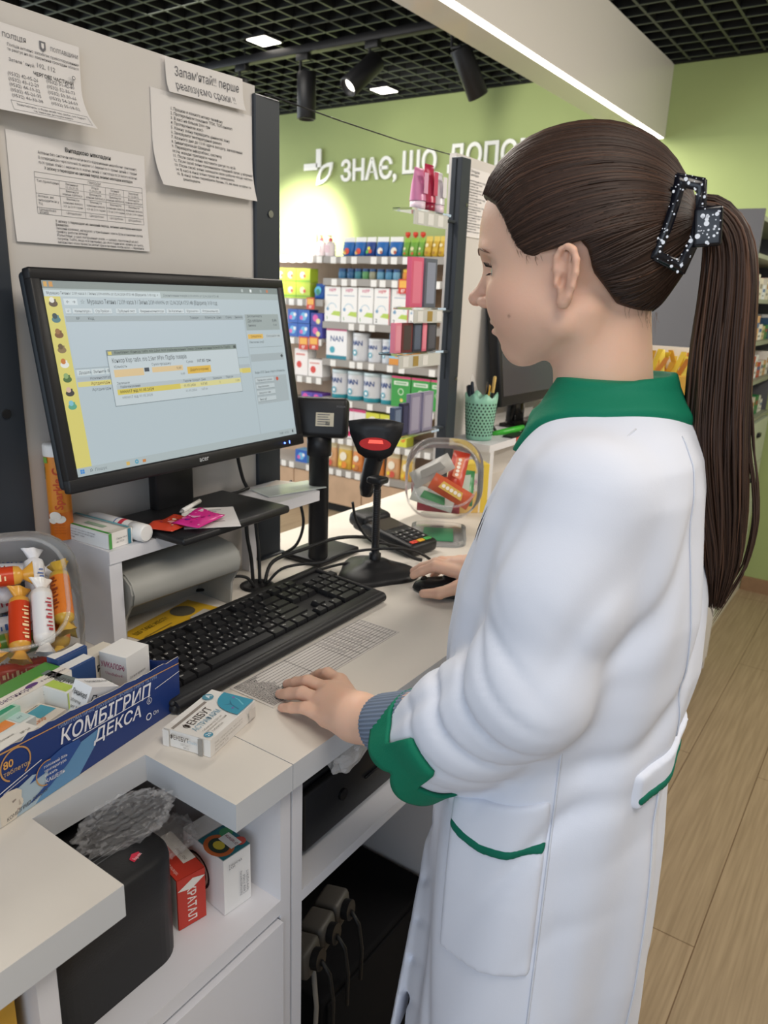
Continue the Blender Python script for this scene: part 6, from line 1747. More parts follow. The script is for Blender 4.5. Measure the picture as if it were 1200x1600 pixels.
JR_ = ((1.438, 0.826, CT + 0.0905), (math.radians(-68), 0, math.radians(122)))
jar('clear rounded candy jar lying open towards the woman, beside the payment terminal', JR_[0], JR_[1], 0.165, 0.165, 0.130, 0.060)
WP = [((0.022, 0.011, 0.040), (-1.00, -0.05, -0.04)), ((-0.030, -0.022, 0.062), (-0.19, -0.92, -0.35)), ((0.021, 0.043, 0.070), (-0.96, 0.26, -0.05)), ((0.007, 0.050, 0.031), (-1.00, 0.04, -0.00)), ((-0.016, 0.030, 0.099), (-0.88, 0.47, 0.00)), ((0.026, -0.015, 0.082), (-0.86, -0.50, 0.05)), ((-0.049, 0.013, 0.044), (-0.07, -0.89, -0.45))]
SW2 = [('red snack wrapper lying flat in the open jar', 'b8382c', 'e8d8c0'), ('red foil wrapper standing at the right side of the open jar', 'c2402c', 'e08a6a'), ('white and green wrapper at the front of the open jar', 'd6d8d0', '4a8f5a'), ('pink wrapper low in the open jar', 'cf5a68', 'e8b0b0'),
       ('red and yellow wrapper slanting in front of the open jar\'s heap', 'c05a3c', 'd8b04a'), ('grey silver wrapper on top of the open jar\'s heap', 'b5b2ac', '8f8c86'), ('green wrapper at the right end of the open jar', '4f9a62', 'cfe0d0')]
for i, ((lab, c1, c2), (p, d)) in enumerate(zip(SW2, WP)):
    L_, W_ = 0.094, 0.037
    mb = MB(); V, Fs = [], []
    nx, ny = 12, 6
    for sd in (1, -1):
        for j in range(ny + 1):
            for k in range(nx + 1):
                x, y = (k / nx - .5) * L_, (j / ny - .5) * W_
                e = (1 - abs(2 * k / nx - 1) ** 4) * (1 - abs(2 * j / ny - 1) ** 2)
                V.append((x, y, sd * (0.0006 + 0.010 * e * (1 + 0.2 * math.sin(k * 2 + j)))))
    n = (nx + 1) * (ny + 1)
    for j in range(ny):
        for k in range(nx):
            a = j * (nx + 1) + k
            Fs.append((a, a + 1, a + nx + 2, a + nx + 1)); Fs.append((n + a, n + a + nx + 1, n + a + nx + 2, n + a + 1))
    mb.add(V, Fs, hm(c1, 0.28), True)
    mb.poly((0, 0, 0), UX, UY, [(-L_ * .3, -W_ * .2), (L_ * .3, -W_ * .25), (L_ * .25, W_ * .2), (-L_ * .25, W_ * .25)], hm(c2, 0.3), 0.0118)
    for q in range(5 if i in (1, 4) else 0): mb.disc((0, 0, 0.0120), UX, UY, L_ * (-.2 + .1 * q), 0, W_ * .11, hm('f0e6d8', 0.3), 0.0004, 12)
    lo_, ro_ = in_jar(JR_, p, d, 0.0)
    tag(mb.build('snack_wrapper', loc=lo_, rot=ro_), lab, 'wrapper', 'wrapped snacks in the open jar')

t = thing('jar_lid', 'clear square lid with a green card in it, lying in front of the open jar', 'lid', (1.345, 0.775, CT + 0.0005), math.radians(30))
mb = MB()
o_ = rrect(0.150, 0.118, 0.030); i_ = rrect(0.138, 0.106, 0.025)
mb.prism(o_, 0.0, 0.003, m_jar)
V = [(x, y, 0.003) for x, y in o_] + [(x, y, 0.003) for x, y in i_] + [(x, y, 0.010) for x, y in o_] + [(x, y, 0.010) for x, y in i_]
n = len(o_); Fs = []
for i in range(n):
    k = (i + 1) % n
    Fs += [(i, k, 2 * n + k, 2 * n + i), (n + k, n + i, 3 * n + i, 3 * n + k), (2 * n + i, 2 * n + k, 3 * n + k, 3 * n + i)]
mb.add(V, Fs, m_jar); mb.build('lid_shell', t)
mb = MB(); mb.box(-0.045, 0.045, -0.032, 0.032, 0.0032, 0.0040, hm('3f8f66', 0.3)); mb.build('green_card', t)

# ------------------------------------------------------------------ far workstation
t = thing('shelf_riser', 'white riser carrying the pen cup at the far workstation', 'riser', (1.72, 0.86, CT))
mb = MB(); mb.box(-0.05, 0.57, -0.03, 0.095, 0.125, 0.143, m_white); mb.build('top_board', t)
for x in (-0.04, 0.54):
    mb = MB(); mb.box(x, x + 0.02, -0.028, 0.093, 0.0005, 0.125, m_white); mb.build('side_panel', t)
R2 = CT + 0.143
t = thing('pen_cup', 'mint green lattice cup with a zigzag rim holding pens and scissors', 'cup', (1.732, 0.895, R2 + 0.0005))
m_mint = mat('mint_plastic', hexc('8ec4ac'), 0.4)
m_hole = mat('cup_holes_dark', hexc('2f4a40'), 0.8)
mb = MB(); n = 32; V, Fs = [], []
lev = [(0.033, 0.0), (0.034, 0.012), (0.0375, 0.05), (0.041, 0.095), (0.0425, 0.112)]
for r, z in lev:
    for i in range(n):
        a = 2 * math.pi * i / n
        zz = z + (0.008 * (1 if (i % 4) in (0,) else (0.3 if i % 2 else -0.6)) if z > 0.1 else 0)
        V.append((r * math.cos(a), r * math.sin(a), zz))
for j in range(len(lev) - 1):
    for i in range(n):
        k = (i + 1) % n
        Fs.append((j * n + i, j * n + k, (j + 1) * n + k, (j + 1) * n + i))
Fs.append(tuple(range(n - 1, -1, -1)))
k0 = len(V)
V += [(x * 0.95, y * 0.95, z if z > 0.01 else 0.002) for x, y, z in V[:]]
for f in Fs[:-1]: Fs = Fs + [tuple(k0 + q for q in f[::-1])] if False else Fs
inner = [tuple(k0 + q for q in f[::-1]) for f in Fs]
top0 = (len(lev) - 1) * n
Fs = Fs + inner + [(top0 + i, top0 + (i + 1) % n, k0 + top0 + (i + 1) % n, k0 + top0 + i) for i in range(n)]
mb.add(V, Fs, m_mint, True)
for j in range(11):
    z = 0.014 + j * 0.0078; r = np.interp(z, [q[1] for q in lev], [q[0] for q in lev])
    for i in range(24):
        a = 2 * math.pi * (i + 0.5 * (j % 2)) / 24
        N = Vector((math.cos(a), math.sin(a), 0)); U = UZ.cross(N)
        s_ = 0.0032
        mb.add([tuple(N * (r + 0.0006) + Vector((0, 0, z)) + U * dx * s_ + UZ * dz * s_) for dx, dz in ((-1, 0), (0, -1.05), (1, 0), (0, 1.05))], [(0, 1, 2, 3)], m_hole)
mb.build('cup_body', t)


def pen(label, x, y, ang, az_, L, r, col, cap):
    t = thing('pen', label, 'pen', (1.732 + x, 0.895 + y, R2 + 0.004), rot=(math.radians(ang), 0, math.radians(az_)), group='pens in the mint cup')
    mb = MB(); mb.lathe([(0.001, 0), (r, 0.012), (r, L * .75)], hm(col, 0.35), 12); mb.build('barrel', t)
    mb = MB(); mb.lathe([(r * 1.1, L * .75), (r * 1.1, L), (r * .6, L + 0.003)], hm(cap, 0.35), 12); mb.rbox(r, r + 0.002, -0.0015, 0.0015, L * .78, L, hm(cap, 0.35), 0.0005); mb.build('cap', t)


pen('red-capped pen at the left of the mint cup', 0.0, 0.018, -6, 0, 0.128, 0.0045, 'd8d4d0', 'c8342c')
pen('thick black marker at the left of the mint cup', -0.008, 0.010, -8, 20, 0.132, 0.009, '1f2a38', '16202c')
pen('dark pen leaning at the mint cup\'s left rim', -0.008, 0.006, -8, 60, 0.142, 0.004, '3a4658', '1c2430')
pen('yellow pencil-like pen in the middle of the mint cup', 0.006, -0.006, 4, 0, 0.134, 0.005, 'd8a82c', 'c89a2c')
pen('gold-tipped pen standing tall in the mint cup', 0.012, -0.014, 5, 0, 0.156, 0.004, '2a2a2a', 'c9a860')
t = thing('scissors', 'black-handled scissors standing in the mint cup', 'scissors', (1.736, 0.892, R2 + 0.007), rot=(math.radians(4), 0, math.radians(30)))
mb = MB()
for s in (-1, 1):
    mb.tube([(s * 0.008 + 0.011 * math.cos(a) * 1.0 + s * 0.004, 0, 0.122 + 0.016 * math.sin(a)) for a in np.linspace(0, 6.283, 22)], 0.0028, m_black, 8, cap=False)
mb.build('handles', t)
mb = MB(); mb.prism([(-0.006, 0.0), (0.0, -0.002), (0.006, 0.0), (0.006, 0.108), (-0.006, 0.108)], -0.001, 0.001, m_steel, X=Matrix(((1, 0, 0, 0), (0, 0, 1, 0), (0, 1, 0, 0.002), (0, 0, 0, 1)))); mb.build('blades', t)
mb = MB()
mb.add([(0, 0, 0), (0.045, 0, 0.0), (0.052, 0.004, 0.11), (0.022, 0.008, 0.155)], [(0, 1, 2, 3)], mat('clear_film', (0.9, 0.9, 0.92), 0.15, trans=0.0, alpha=0.22, spec=0.8)); mb.add([(0, 0.004, 0), (0.045, 0.004, 0.0), (0.05, 0.012, 0.10), (0.022, 0.012, 0.145)], [(0, 1, 2, 3)], MATS['clear_film'])
tag(mb.build('plastic_bag', loc=(1.722, 0.925, R2 + 0.01)), 'clear pointed plastic sleeve standing behind the mint cup', 'bag')

t = thing('monitor', 'dark far monitor half hidden behind the woman\'s chin and neck', 'monitor', (2.05, 0.895, 0), math.radians(-2))
T = Matrix.Translation((0, 0, 1.300)) @ Euler((-0.14, 0, 0)).to_matrix().to_4x4()
mb = MB(); mb.X = T; mb.rbox(-0.225, 0.225, -0.003, 0.03, -0.135, 0.135, m_black, 0.005, 2); mb.build('bezel', t)
mb = MB(); mb.X = T; mb.quad((-0.212, -0.0031, -0.108), UX, UZ, 0.424, 0.230, mat('screen_off', hexc('3d4049'), 0.25), 0.0004); mb.build('screen', t)
mb = MB(); mb.rbox(-0.03, 0.03, 0.035, 0.052, R2 + 0.008, 1.30, m_gloss, 0.004); mb.build('stand_neck', t)
mb = MB(); mb.rbox(-0.10, 0.10, -0.055, 0.05, R2 + 0.0005, R2 + 0.010, m_gloss, 0.004); mb.build('stand_base', t)
mb = MB(); mb.tube([(1.93, 0.93, 1.19), (1.90, 0.935, 1.15), (1.86, 0.93, 1.12), (1.84, 0.90, 1.098)], 0.004, m_rubber, 8)
tag(mb.build('cable'), 'black lead hanging beside the far monitor', 'cable')
t = thing('paper_knife', 'bright green plastic cutter lying on the far riser', 'cutter', (1.855, 0.868, R2 + 0.004), math.radians(-18))
mb = MB(); mb.tube([(-0.055, 0.008, 0.0), (-0.02, 0.0, 0.004), (0.03, -0.002, 0.008), (0.06, 0.006, 0.010)], [0.006, 0.0085, 0.009, 0.006], hm('3fb038', 0.35), 14); mb.build('handle', t)
mb = MB(); mb.rbox(-0.015, 0.045, -0.004, 0.004, -0.0032, 0.001, hm('dfe4dc', 0.3), 0.001); mb.build('blade_guard', t)
packbox('notebook', 'black notebook under the green cutter at the far riser\'s edge', 0.14, 0.028, 0.004, (1.80, 0.832, R2 + 0.0005), 0, '1f1f22', cat='notebook')
mb = MB(); mb.box(1.82, 1.90, 0.828, 0.8305, R2 - 0.010, R2 + 0.001, hm('b84a3c')); tag(mb.build('price_strip'), 'red strip on the front edge of the far riser', 'strip')
packbox('carton_box', 'small cream cup-shaped carton beside the far monitor\'s cable', 0.035, 0.03, 0.05, (2.16, 0.845, R2 + 0.0005), 0.1, 'dcd6ca')
packbox('medicine_box', 'narrow yellow box standing right of the far monitor', 0.03, 0.02, 0.09, (2.21, 0.87, R2 + 0.0005), 0.05, 'd8c25a')
packbox('medicine_box', 'narrow green box standing right of the far monitor', 0.025, 0.02, 0.085, (2.25, 0.87, R2 + 0.0005), 0.05, '8fbf6a')
packbox('medicine_box', 'yellow antacid carton behind the open candy jar', 0.085, 0.055, 0.118, (1.515, 0.838, CT + 0.0005), math.radians(-42), 'e6c84a', deco=deco_list([('left', 'q', 0, 0, 1, 1, 'e8d8a8'), ('front', 'q', 0, 0.0, 0.8, 0.82, 'e6ddd0'), ('front', 'q', 0, 0.0, 0.75, 0.45, 'ddb86a'), ('front', 't', 'МААЛОКС', 0.06, 0.58, 0.013, 'b04a8a', 0.016, .75), ('front', 'q', 0.06, 0.48, 0.6, 0.50, '4a6aa8')]))
# golden honey sticks in a box on the worktop behind the woman
t = thing('stick_display', 'box of golden sachet sticks standing behind the woman\'s collar', 'display box', (2.30, 0.60, CT + 0.0005))
mb = MB(); mb.box(-0.05, 0.05, -0.10, 0.10, 0, 0.18, hm('d8cfc2')); mb.box(-0.05, 0.05, -0.10, 0.10, 0.18, 0.300, hm('c89a3c')); mb.box(0.045, 0.05, -0.10, 0.10, 0.30, 0.375, hm('e2dcd2')); mb.build('carton', t)
random.seed(21)
for k in range(26):
    mb = MB(); y = -0.092 + 0.184 * (k % 13) / 12; x = -0.03 + 0.04 * (k // 13)
    a, b_ = random.uniform(-0.02, 0.02), random.uniform(-0.025, 0.025)
    hh = random.uniform(0.335, 0.372)
    q = [(x, y - 0.007, 0.301), (x, y + 0.007, 0.301), (x + a, y + 0.007 + b_, hh), (x + a, y - 0.007 + b_, hh)]
    q2 = [(p[0] + 0.004, p[1], p[2]) for p in q]
    mb.add(q + q2, [(3, 2, 1, 0), (4, 5, 6, 7), (0, 1, 5, 4), (1, 2, 6, 5), (2, 3, 7, 6), (3, 0, 4, 7)], hm(['d8b83a', 'c9962c', 'e2cf5a', 'b8742c'][k % 4], 0.25))
    mb.build('stick', t)

# ------------------------------------------------------------------ under the counter
t = thing('receipt_printer', 'black box-shaped printer with rounded corners and a red mark, on the open shelf', 'printer', (0.350, 0.648, 0.7625))
mb = MB()
pts = rrect(0.158, 0.235, 0.032, 8)
lev = [(1.0, 0.0), (1.0, 0.118), (0.985, 0.124), (0.95, 0.128)]
V, Fs = [], []; n = len(pts)
for s_, z in lev: V += [(x * s_, y * (1 - (1 - s_) * .7), z) for x, y in pts]
for j in range(3):
    for i in range(n):
        k = (i + 1) % n
        Fs.append((j * n + i, j * n + k, (j + 1) * n + k, (j + 1) * n + i))
Fs.append(tuple(3 * n + i for i in range(n))); Fs.append(tuple(range(n - 1, -1, -1)))
mb.add(V, Fs, mat('printer_black', hexc('19191b'), 0.5, bump=0.1, bscale=400), True); mb.build('case', t)
mb = MB(); mb.box(-0.045, 0.045, -0.030, -0.024, 0.1281, 0.1288, m_gloss); mb.build('paper_slot', t)
mb = MB(); mb.poly((0.035, -0.098, 0.1282), Vector((1, 0.25, 0)), Vector((-0.25, 1, 0)), [(0, 0), (0.012, 0.001), (0.014, 0.006), (0.008, 0.010), (0.001, 0.007)], hm('d42c4a', 0.4), 0.0004)
mb.text('hpm', (0.037, -0.097, 0.1283), Vector((1, 0.25, 0)), Vector((-0.25, 1, 0)), 0.0042, hm('f0d0d4', 0.4), 0.01, lift=0.0008, res=1); mb.build('logo', t)
mb = MB()
for k in range(3): mb.quad((0.00, -0.072 + 0.0055 * k, 0.1282), UX, UY, 0.048 - 0.006 * k, 0.0016, hm('55575a', 0.5))
mb.build('rating_print', t)
m_carton = deco_list
packbox('carton_box', 'red and white carton with an open flap, standing beside the black printer', 0.034, 0.075, 0.066, (0.437, 0.552, 0.7627), math.radians(-12), 'c8402f', deco=deco_list([
    ('top', 'q', 0.0, 0, 1, 1, 'c23a2a'), ('top', 'q', 0.55, 0.25, 1, 1, 'd9d4cd'), ('top', 'tv', 'таблетки шипучі, 10 штук у пеналі', 0.2, 0.1, 0.0036, 'e6c8c0', 0, .8), ('top', 'tv', 'ліофілізат', 0.75, 0.3, 0.0036, '8a7f78', 0, .5), ('left', 'q', 0, 0, 1, 1, 'cfc9c2'), ('front', 'q', 0.0, 0, 1, 1, 'c0392b'), ('front', 'td', 'КРАТАЛ', 0.35, 0.80, 0.010, 'eadfd8', 0.02, .7), ('left', 'tv', 'КРАТАЛ', 0.5, 0.2, 0.006, '7a7470', 0.01, .6), ('front', 'p', [(0.0, 0.78), (0.55, 0.92), (1.0, 0.86), (0.5, 0.72)], 'e6e1da')]))
spiral = []
for k in range(7): spiral.append(('left', 'd', 0.34, 0.45, 0.024 - 0.0033 * k, '2c2a2c' if k % 2 == 0 else 'd8cfc6'))
packbox('carton_box', 'white carton with a black spiral and colourful top, against the cabinet\'s right wall', 0.038, 0.076, 0.074, (0.482, 0.527, 0.7627), math.radians(-6), 'e8e6e4', deco=deco_list(spiral + [
    ('top', 'q', 0, 0, 1, 0.62, '1f6a74'), ('top', 'd', 0.3, 0.3, 0.016, 'c8652c', 0.020), ('top', 'd', 0.3, 0.3, 0.011, '2a3a2c', 0.014), ('top', 'd', 0.3, 0.3, 0.006, 'd8c23c', 0.008), ('top', 'd', 0.8, 0.45, 0.008, '3f8f5a'), ('top', 'd', 0.85, 0.15, 0.007, 'c84a3c'), ('top', 'q', 0.45, 0.10, 0.85, 0.42, 'ece8e4'), ('top', 'tv', '20 таблеток', 0.75, 0.12, 0.004, '8a2a3a', 0.01, .28),
    ('top', 'q', 0, 0.62, 1, 1, 'dedad6'), ('front', 't', 'Гліцисед', 0.15, 0.85, 0.0030, '6a6a70'), ('front', 't', 'KVM', 0.15, 0.80, 0.0030, '6a6a70'), ('front', 'tv', 'Зберігати в недоступному місці', 0.62, 0.2, 0.0034, '7a7a80', 0, .45), ('front', 'tv', 'Серія: 010424', 0.74, 0.2, 0.0034, '7a7a80', 0, .35), ('front', 'tv', 'Термін придатності', 0.86, 0.2, 0.0034, '7a7a80', 0, .4)]))


def film_bag(name, label, loc, size, seed, m, cat='bag', rz=0.0, squash=1.0, extra=None):
    rng_ = np.random.default_rng(seed)
    bm = bmesh.new()
    bmesh.ops.create_icosphere(bm, subdivisions=5 if 'clear' in label else 4, radius=1.0)
    dirs = rng_.normal(size=(14, 3)); dirs /= np.linalg.norm(dirs, axis=1)[:, None]
    ph = rng_.uniform(0, 6.28, 14); fr = rng_.uniform(3, 11, 14) * (2.0 if 'clear' in label else 1.0)
    for v in bm.verts:
        c = np.array(v.co)
        s_ = sum(abs(math.sin(fr[i] * float(c @ dirs[i]) + ph[i])) for i in range(14)) / 14
        c = c * (0.62 + 0.58 * s_) if 'clear' not in label else c * (0.35 + 1.0 * s_)
        v.co = Vector((c[0] * size[0], c[1] * size[1], max(-0.98, c[2]) * size[2]))
    mz = min(v.co.z for v in bm.verts)
    for v in bm.verts: v.co.z -= mz
    mb = MB(); mb.bm(bm, m, None, False)
    if extra: extra(mb)
    return tag(mb.build(name, loc=loc, rz=rz), label, cat)


m_film = mat('crumpled_clear_film', (0.6, 0.6, 0.62), 0.12, alpha=0.13, spec=0.9)
film_bag('plastic_bag', 'crumpled clear plastic bag lying on top of the black printer', (0.398, 0.578, 0.8914), (0.050, 0.018, 0.028), 2, m_film, rz=math.radians(-12))
film_bag('plastic_bag', 'empty clear bag hanging over the two cartons', (0.462, 0.590, 0.8385), (0.030, 0.026, 0.014), 8, m_film, rz=0.4)
t = thing('cash_drawer', 'black cash drawer on the middle shelf under the worktop', 'cash drawer', (0.80, 0.70, 0.7495))
mb = MB(); mb.rbox(-0.190, 0.205, -0.165, 0.22, 0.004, 0.10, m_black, 0.004, 2); mb.build('case', t)
mb = MB(); mb.rbox(-0.186, 0.201, -0.178, -0.165, 0.010, 0.094, m_black, 0.004, 2); mb.build('drawer_front', t)
mb = MB(); mb.rbox(-0.06, 0.06, -0.182, -0.1782, 0.050, 0.054, m_gloss, 0.0012); mb.cyl((-0.11, -0.178, 0.055), (-0.11, -0.182, 0.055), 0.008, m_gloss, 16); mb.build('lock', t)
for x in (-0.15, 0.165):
    mb = MB(); mb.cyl((x, -0.12, 0.0), (x, -0.12, 0.0042), 0.012, m_rubber, 12); mb.build('foot', t)
film_bag('paper_scrap', 'crumpled pale wrapper on top of the cash drawer, under the worktop edge', (0.705, 0.522, 0.8505), (0.060, 0.024, 0.026), 5, mat('crumpled_paper', hexc('b9b6b4'), 0.6), 'wrapper', rz=0.3)
film_bag('paper_scrap', 'crumpled pale wrapper under the worktop beside the woman\'s coat', (0.905, 0.56, 0.8505), (0.040, 0.028, 0.022), 12, MATS['crumpled_paper'], 'wrapper', rz=0.1)
t = thing('computer_tower', 'black computer case standing low inside the open cabinet', 'computer', (0.86, 0.78, 0.0185))
m_matt = mat('case_matt_black', (0.006, 0.006, 0.007), 0.85, spec=0.15)
mb = MB(); mb.rbox(-0.12, 0.212, -0.19, 0.195, 0.0, 0.33, m_matt, 0.006, 2); mb.build('case', t)
mb = MB(); mb.rbox(-0.11, 0.205, -0.196, -0.1902, 0.01, 0.32, m_matt, 0.002); mb.build('front_panel', t)
t = thing('power_strip', 'dim white block of power sockets with black plugs, deep in the open cabinet', 'power strip', (0.735, 0.60, 0.46), rot=(math.radians(-8), 0, math.radians(12)))
for k in range(3):
    mb = MB(); mb.rbox(-0.065 + k * 0.052, -0.015 + k * 0.052, -0.022, 0.022, 0.0, 0.046, hm('4f4c48', 0.5), 0.008, 3); sk = mb.build('socket', t)
    mb = MB(); mb.cyl((-0.040 + k * 0.052, -0.0224, 0.024), (-0.040 + k * 0.052, -0.034, 0.024), 0.016, m_black, 18); mb.tube([(-0.040 + k * 0.052, -0.034, 0.022), (-0.040 + k * 0.052, -0.045, 0.0), (-0.038 + k * 0.052, -0.044, -0.05), (-0.03 + k * 0.052, -0.03, -0.12)], 0.0035, m_rubber, 8); mb.build('plug', sk)
mb = MB(); mb.tube([(-0.012, 0.0, 0.0), (-0.014, 0.004, -0.10), (-0.018, 0.02, -0.20), (-0.02, 0.05, -0.385)], 0.004, hm('8f8c88', 0.5), 8); mb.build('lead', t)
film_bag('plastic_bag', 'bluish see-through plastic bag slumped at the bottom of the open cabinet', (0.622, 0.540, 0.02), (0.040, 0.030, 0.15), 17, mat('bag_blue_film', hexc('8ea2b8'), 0.25, alpha=0.45, spec=0.8))
# yellow carton at the lower left corner
packbox('carton_box', 'yellow carton standing in the cabinet at the picture\'s lower left corner', 0.10, 0.10, 0.13, (0.135, 0.51, 0.7627), 0.0, 'c99a34')
# ------------------------------------------------------------------ the person
# local frame: x = her right, y = forward, z = up
P_LOC, P_RZ = (0.746, 0.295, 0.0), math.radians(14.0)


def f_ell(c, r, R=None):
    c, r = np.array(c, np.float32), np.array(r, np.float32)

    def d(x, y, z):
        px, py, pz = x - c[0], y - c[1], z - c[2]
        if R is not None:
            px, py, pz = (R[0][0] * px + R[1][0] * py + R[2][0] * pz, R[0][1] * px + R[1][1] * py + R[2][1] * pz,
                          R[0][2] * px + R[1][2] * py + R[2][2] * pz)
        k0 = np.sqrt((px / r[0]) ** 2 + (py / r[1]) ** 2 + (pz / r[2]) ** 2) + 1e-9
        k1 = np.sqrt((px / r[0] ** 2) ** 2 + (py / r[1] ** 2) ** 2 + (pz / r[2] ** 2) ** 2) + 1e-9
        return k0 * (k0 - 1) / k1
    m = float(max(r))
    return d, (c - m, c + m)


def f_cap(a, b, ra, rb=None, sx=1.0, sz=1.0):
    rb = ra if rb is None else rb
    a, b = np.array(a, np.float32), np.array(b, np.float32)
    ba = b - a
    bb = float(ba @ ba) + 1e-12

    def d(x, y, z):
        px, py, pz = x - a[0], y - a[1], z - a[2]
        h = np.clip((px * ba[0] + py * ba[1] + pz * ba[2]) / bb, 0, 1)
        dx, dy, dz = (px - h * ba[0]) / sx, py - h * ba[1], (pz - h * ba[2]) / sz
        return np.sqrt(dx * dx + dy * dy + dz * dz) - (ra + (rb - ra) * h)
    m = max(ra, rb) * max(1, sx, sz)
    return d, (np.minimum(a, b) - m, np.maximum(a, b) + m)


def f_chain(pts, rs, k=0.004, sz=1.0):
    caps = [f_cap(pts[i], pts[i + 1], rs[i], rs[i + 1], sz=sz) for i in range(len(pts) - 1)]

    def d(x, y, z):
        o = caps[0][0](x, y, z)
        for c in caps[1:]:
            o = smin(o, c[0](x, y, z), k)
        return o
    return d, (np.min([c[1][0] for c in caps], axis=0), np.max([c[1][1] for c in caps], axis=0))


def f_loft(rings, pw=2.0):
    """rings: (z, centre y, half depth, half width) -- a body of stacked ovals"""
    R = np.array(sorted(rings), np.float32)

    def d(x, y, z):
        zz = np.clip(z, R[0, 0], R[-1, 0])
        c, a, b = (np.interp(zz, R[:, 0], R[:, i]).astype(np.float32) for i in (1, 2, 3))
        q = (np.abs((y - c) / a) ** pw + np.abs(x / b) ** pw) ** (1 / pw)
        dd = (q - 1) * np.minimum(a, b)
        dz = np.maximum(R[0, 0] - z, z - R[-1, 0])
        return np.where(dz > 0, np.sqrt(np.maximum(dd, 0) ** 2 + dz ** 2), np.maximum(dd, dz))
    return d, (np.array([-R[:, 3].max(), (R[:, 1] - R[:, 2]).min(), R[0, 0]]), np.array([R[:, 3].max(), (R[:, 1] + R[:, 2]).max(), R[-1, 0]]))


def smin(a, b, k):
    h = np.maximum(k - np.abs(a - b), 0) / k
    return np.minimum(a, b) - h * h * k * 0.25


def smax(a, b, k):
    return -smin(-a, -b, k)


def ev(prims, x, y, z):
    D = None
    for p in prims:
        d = p[0][0](x, y, z)
        op, k = p[1], p[2]
        if D is None:
            D = d
        elif op == '+':
            D = smin(D, d, k)
        else:
            D = smax(D, -d, k)
    return D


def ev_grid(prims, xs, ys, zs):
    D = np.full((len(xs), len(ys), len(zs)), 0.08, np.float32)
    for (f, bb), op, k in prims:
        pad = k + 0.014
        i0, i1 = np.searchsorted(xs, [bb[0][0] - pad, bb[1][0] + pad])
        j0, j1 = np.searchsorted(ys, [bb[0][1] - pad, bb[1][1] + pad])
        k0, k1 = np.searchsorted(zs, [bb[0][2] - pad, bb[1][2] + pad])
        if i1 <= i0 or j1 <= j0 or k1 <= k0:
            continue
        S = D[i0:i1, j0:j1, k0:k1]
        d = f(xs[i0:i1, None, None], ys[None, j0:j1, None], zs[None, None, k0:k1]).astype(np.float32)
        S[...] = smin(S, d, k) if op == '+' else smax(S, -d, k)
    return D


def axis(*segs):
    """segs: (start, end, step) one after the other"""
    a = []
    for s, e, st in segs:
        n = max(1, int(round((e - s) / st)))
        a += list(np.linspace(s, e, n, endpoint=False))
    return np.array(a + [segs[-1][1]], np.float32)


def surfnet(D, xs, ys, zs):
    S = D < 0
    any_ = np.zeros(tuple(n - 1 for n in D.shape), bool)
    all_ = np.ones_like(any_)
    for dx in (0, 1):
        for dy in (0, 1):
            for dz in (0, 1):
                s = S[dx:D.shape[0] - 1 + dx, dy:D.shape[1] - 1 + dy, dz:D.shape[2] - 1 + dz]
                any_ |= s
                all_ &= s
    I, J, K = np.nonzero(any_ & ~all_)
    n = len(I)
    vid = np.full(any_.shape, -1, np.int32)
    vid[I, J, K] = np.arange(n)
    cor = {}
    for c in range(8):
        a, b, e = c & 1, (c >> 1) & 1, (c >> 2) & 1
        cor[c] = D[I + a, J + b, K + e]
    acc = np.zeros((n, 3))
    cnt = np.zeros(n)
    for c in range(8):
        for ax in range(3):
            if c >> ax & 1:
                continue
            c2 = c | (1 << ax)
            u, v = cor[c], cor[c2]
            m = (u < 0) != (v < 0)
            t = np.where(m, u / np.where(m, u - v, 1), 0)
            p = np.stack([np.full(n, c & 1, float), np.full(n, c >> 1 & 1, float), np.full(n, c >> 2 & 1, float)], 1)
            p[:, ax] = t
            acc += p * m[:, None]
            cnt += m
    acc /= cnt[:, None]
    V = np.stack([xs[I] + acc[:, 0] * (xs[I + 1] - xs[I]), ys[J] + acc[:, 1] * (ys[J + 1] - ys[J]), zs[K] + acc[:, 2] * (zs[K + 1] - zs[K])], 1)
    Q = []
    for ax in range(3):
        o1, o2 = [(1, 2), (2, 0), (0, 1)][ax]
        sl0 = [slice(1, -1)] * 3; sl1 = [slice(1, -1)] * 3
        sl0[ax] = slice(0, -1); sl1[ax] = slice(1, None)
        A, B = S[tuple(sl0)], S[tuple(sl1)]
        E = np.stack(np.nonzero(A != B), 1)
        if not len(E):
            continue
        fl = A[tuple(E.T)]
        base = E.copy()
        base[:, [o1, o2]] += 1
        def cell(d1, d2):
            q = base.copy(); q[:, o1] -= d1; q[:, o2] -= d2
            return vid[q[:, 0], q[:, 1], q[:, 2]]
        a, b, c, d = cell(1, 1), cell(0, 1), cell(0, 0), cell(1, 0)
        q = np.where(fl[:, None], np.stack([a, b, c, d], 1), np.stack([d, c, b, a], 1))
        Q.append(q)
    Q = np.concatenate(Q)
    return V, Q[(Q >= 0).all(1)]


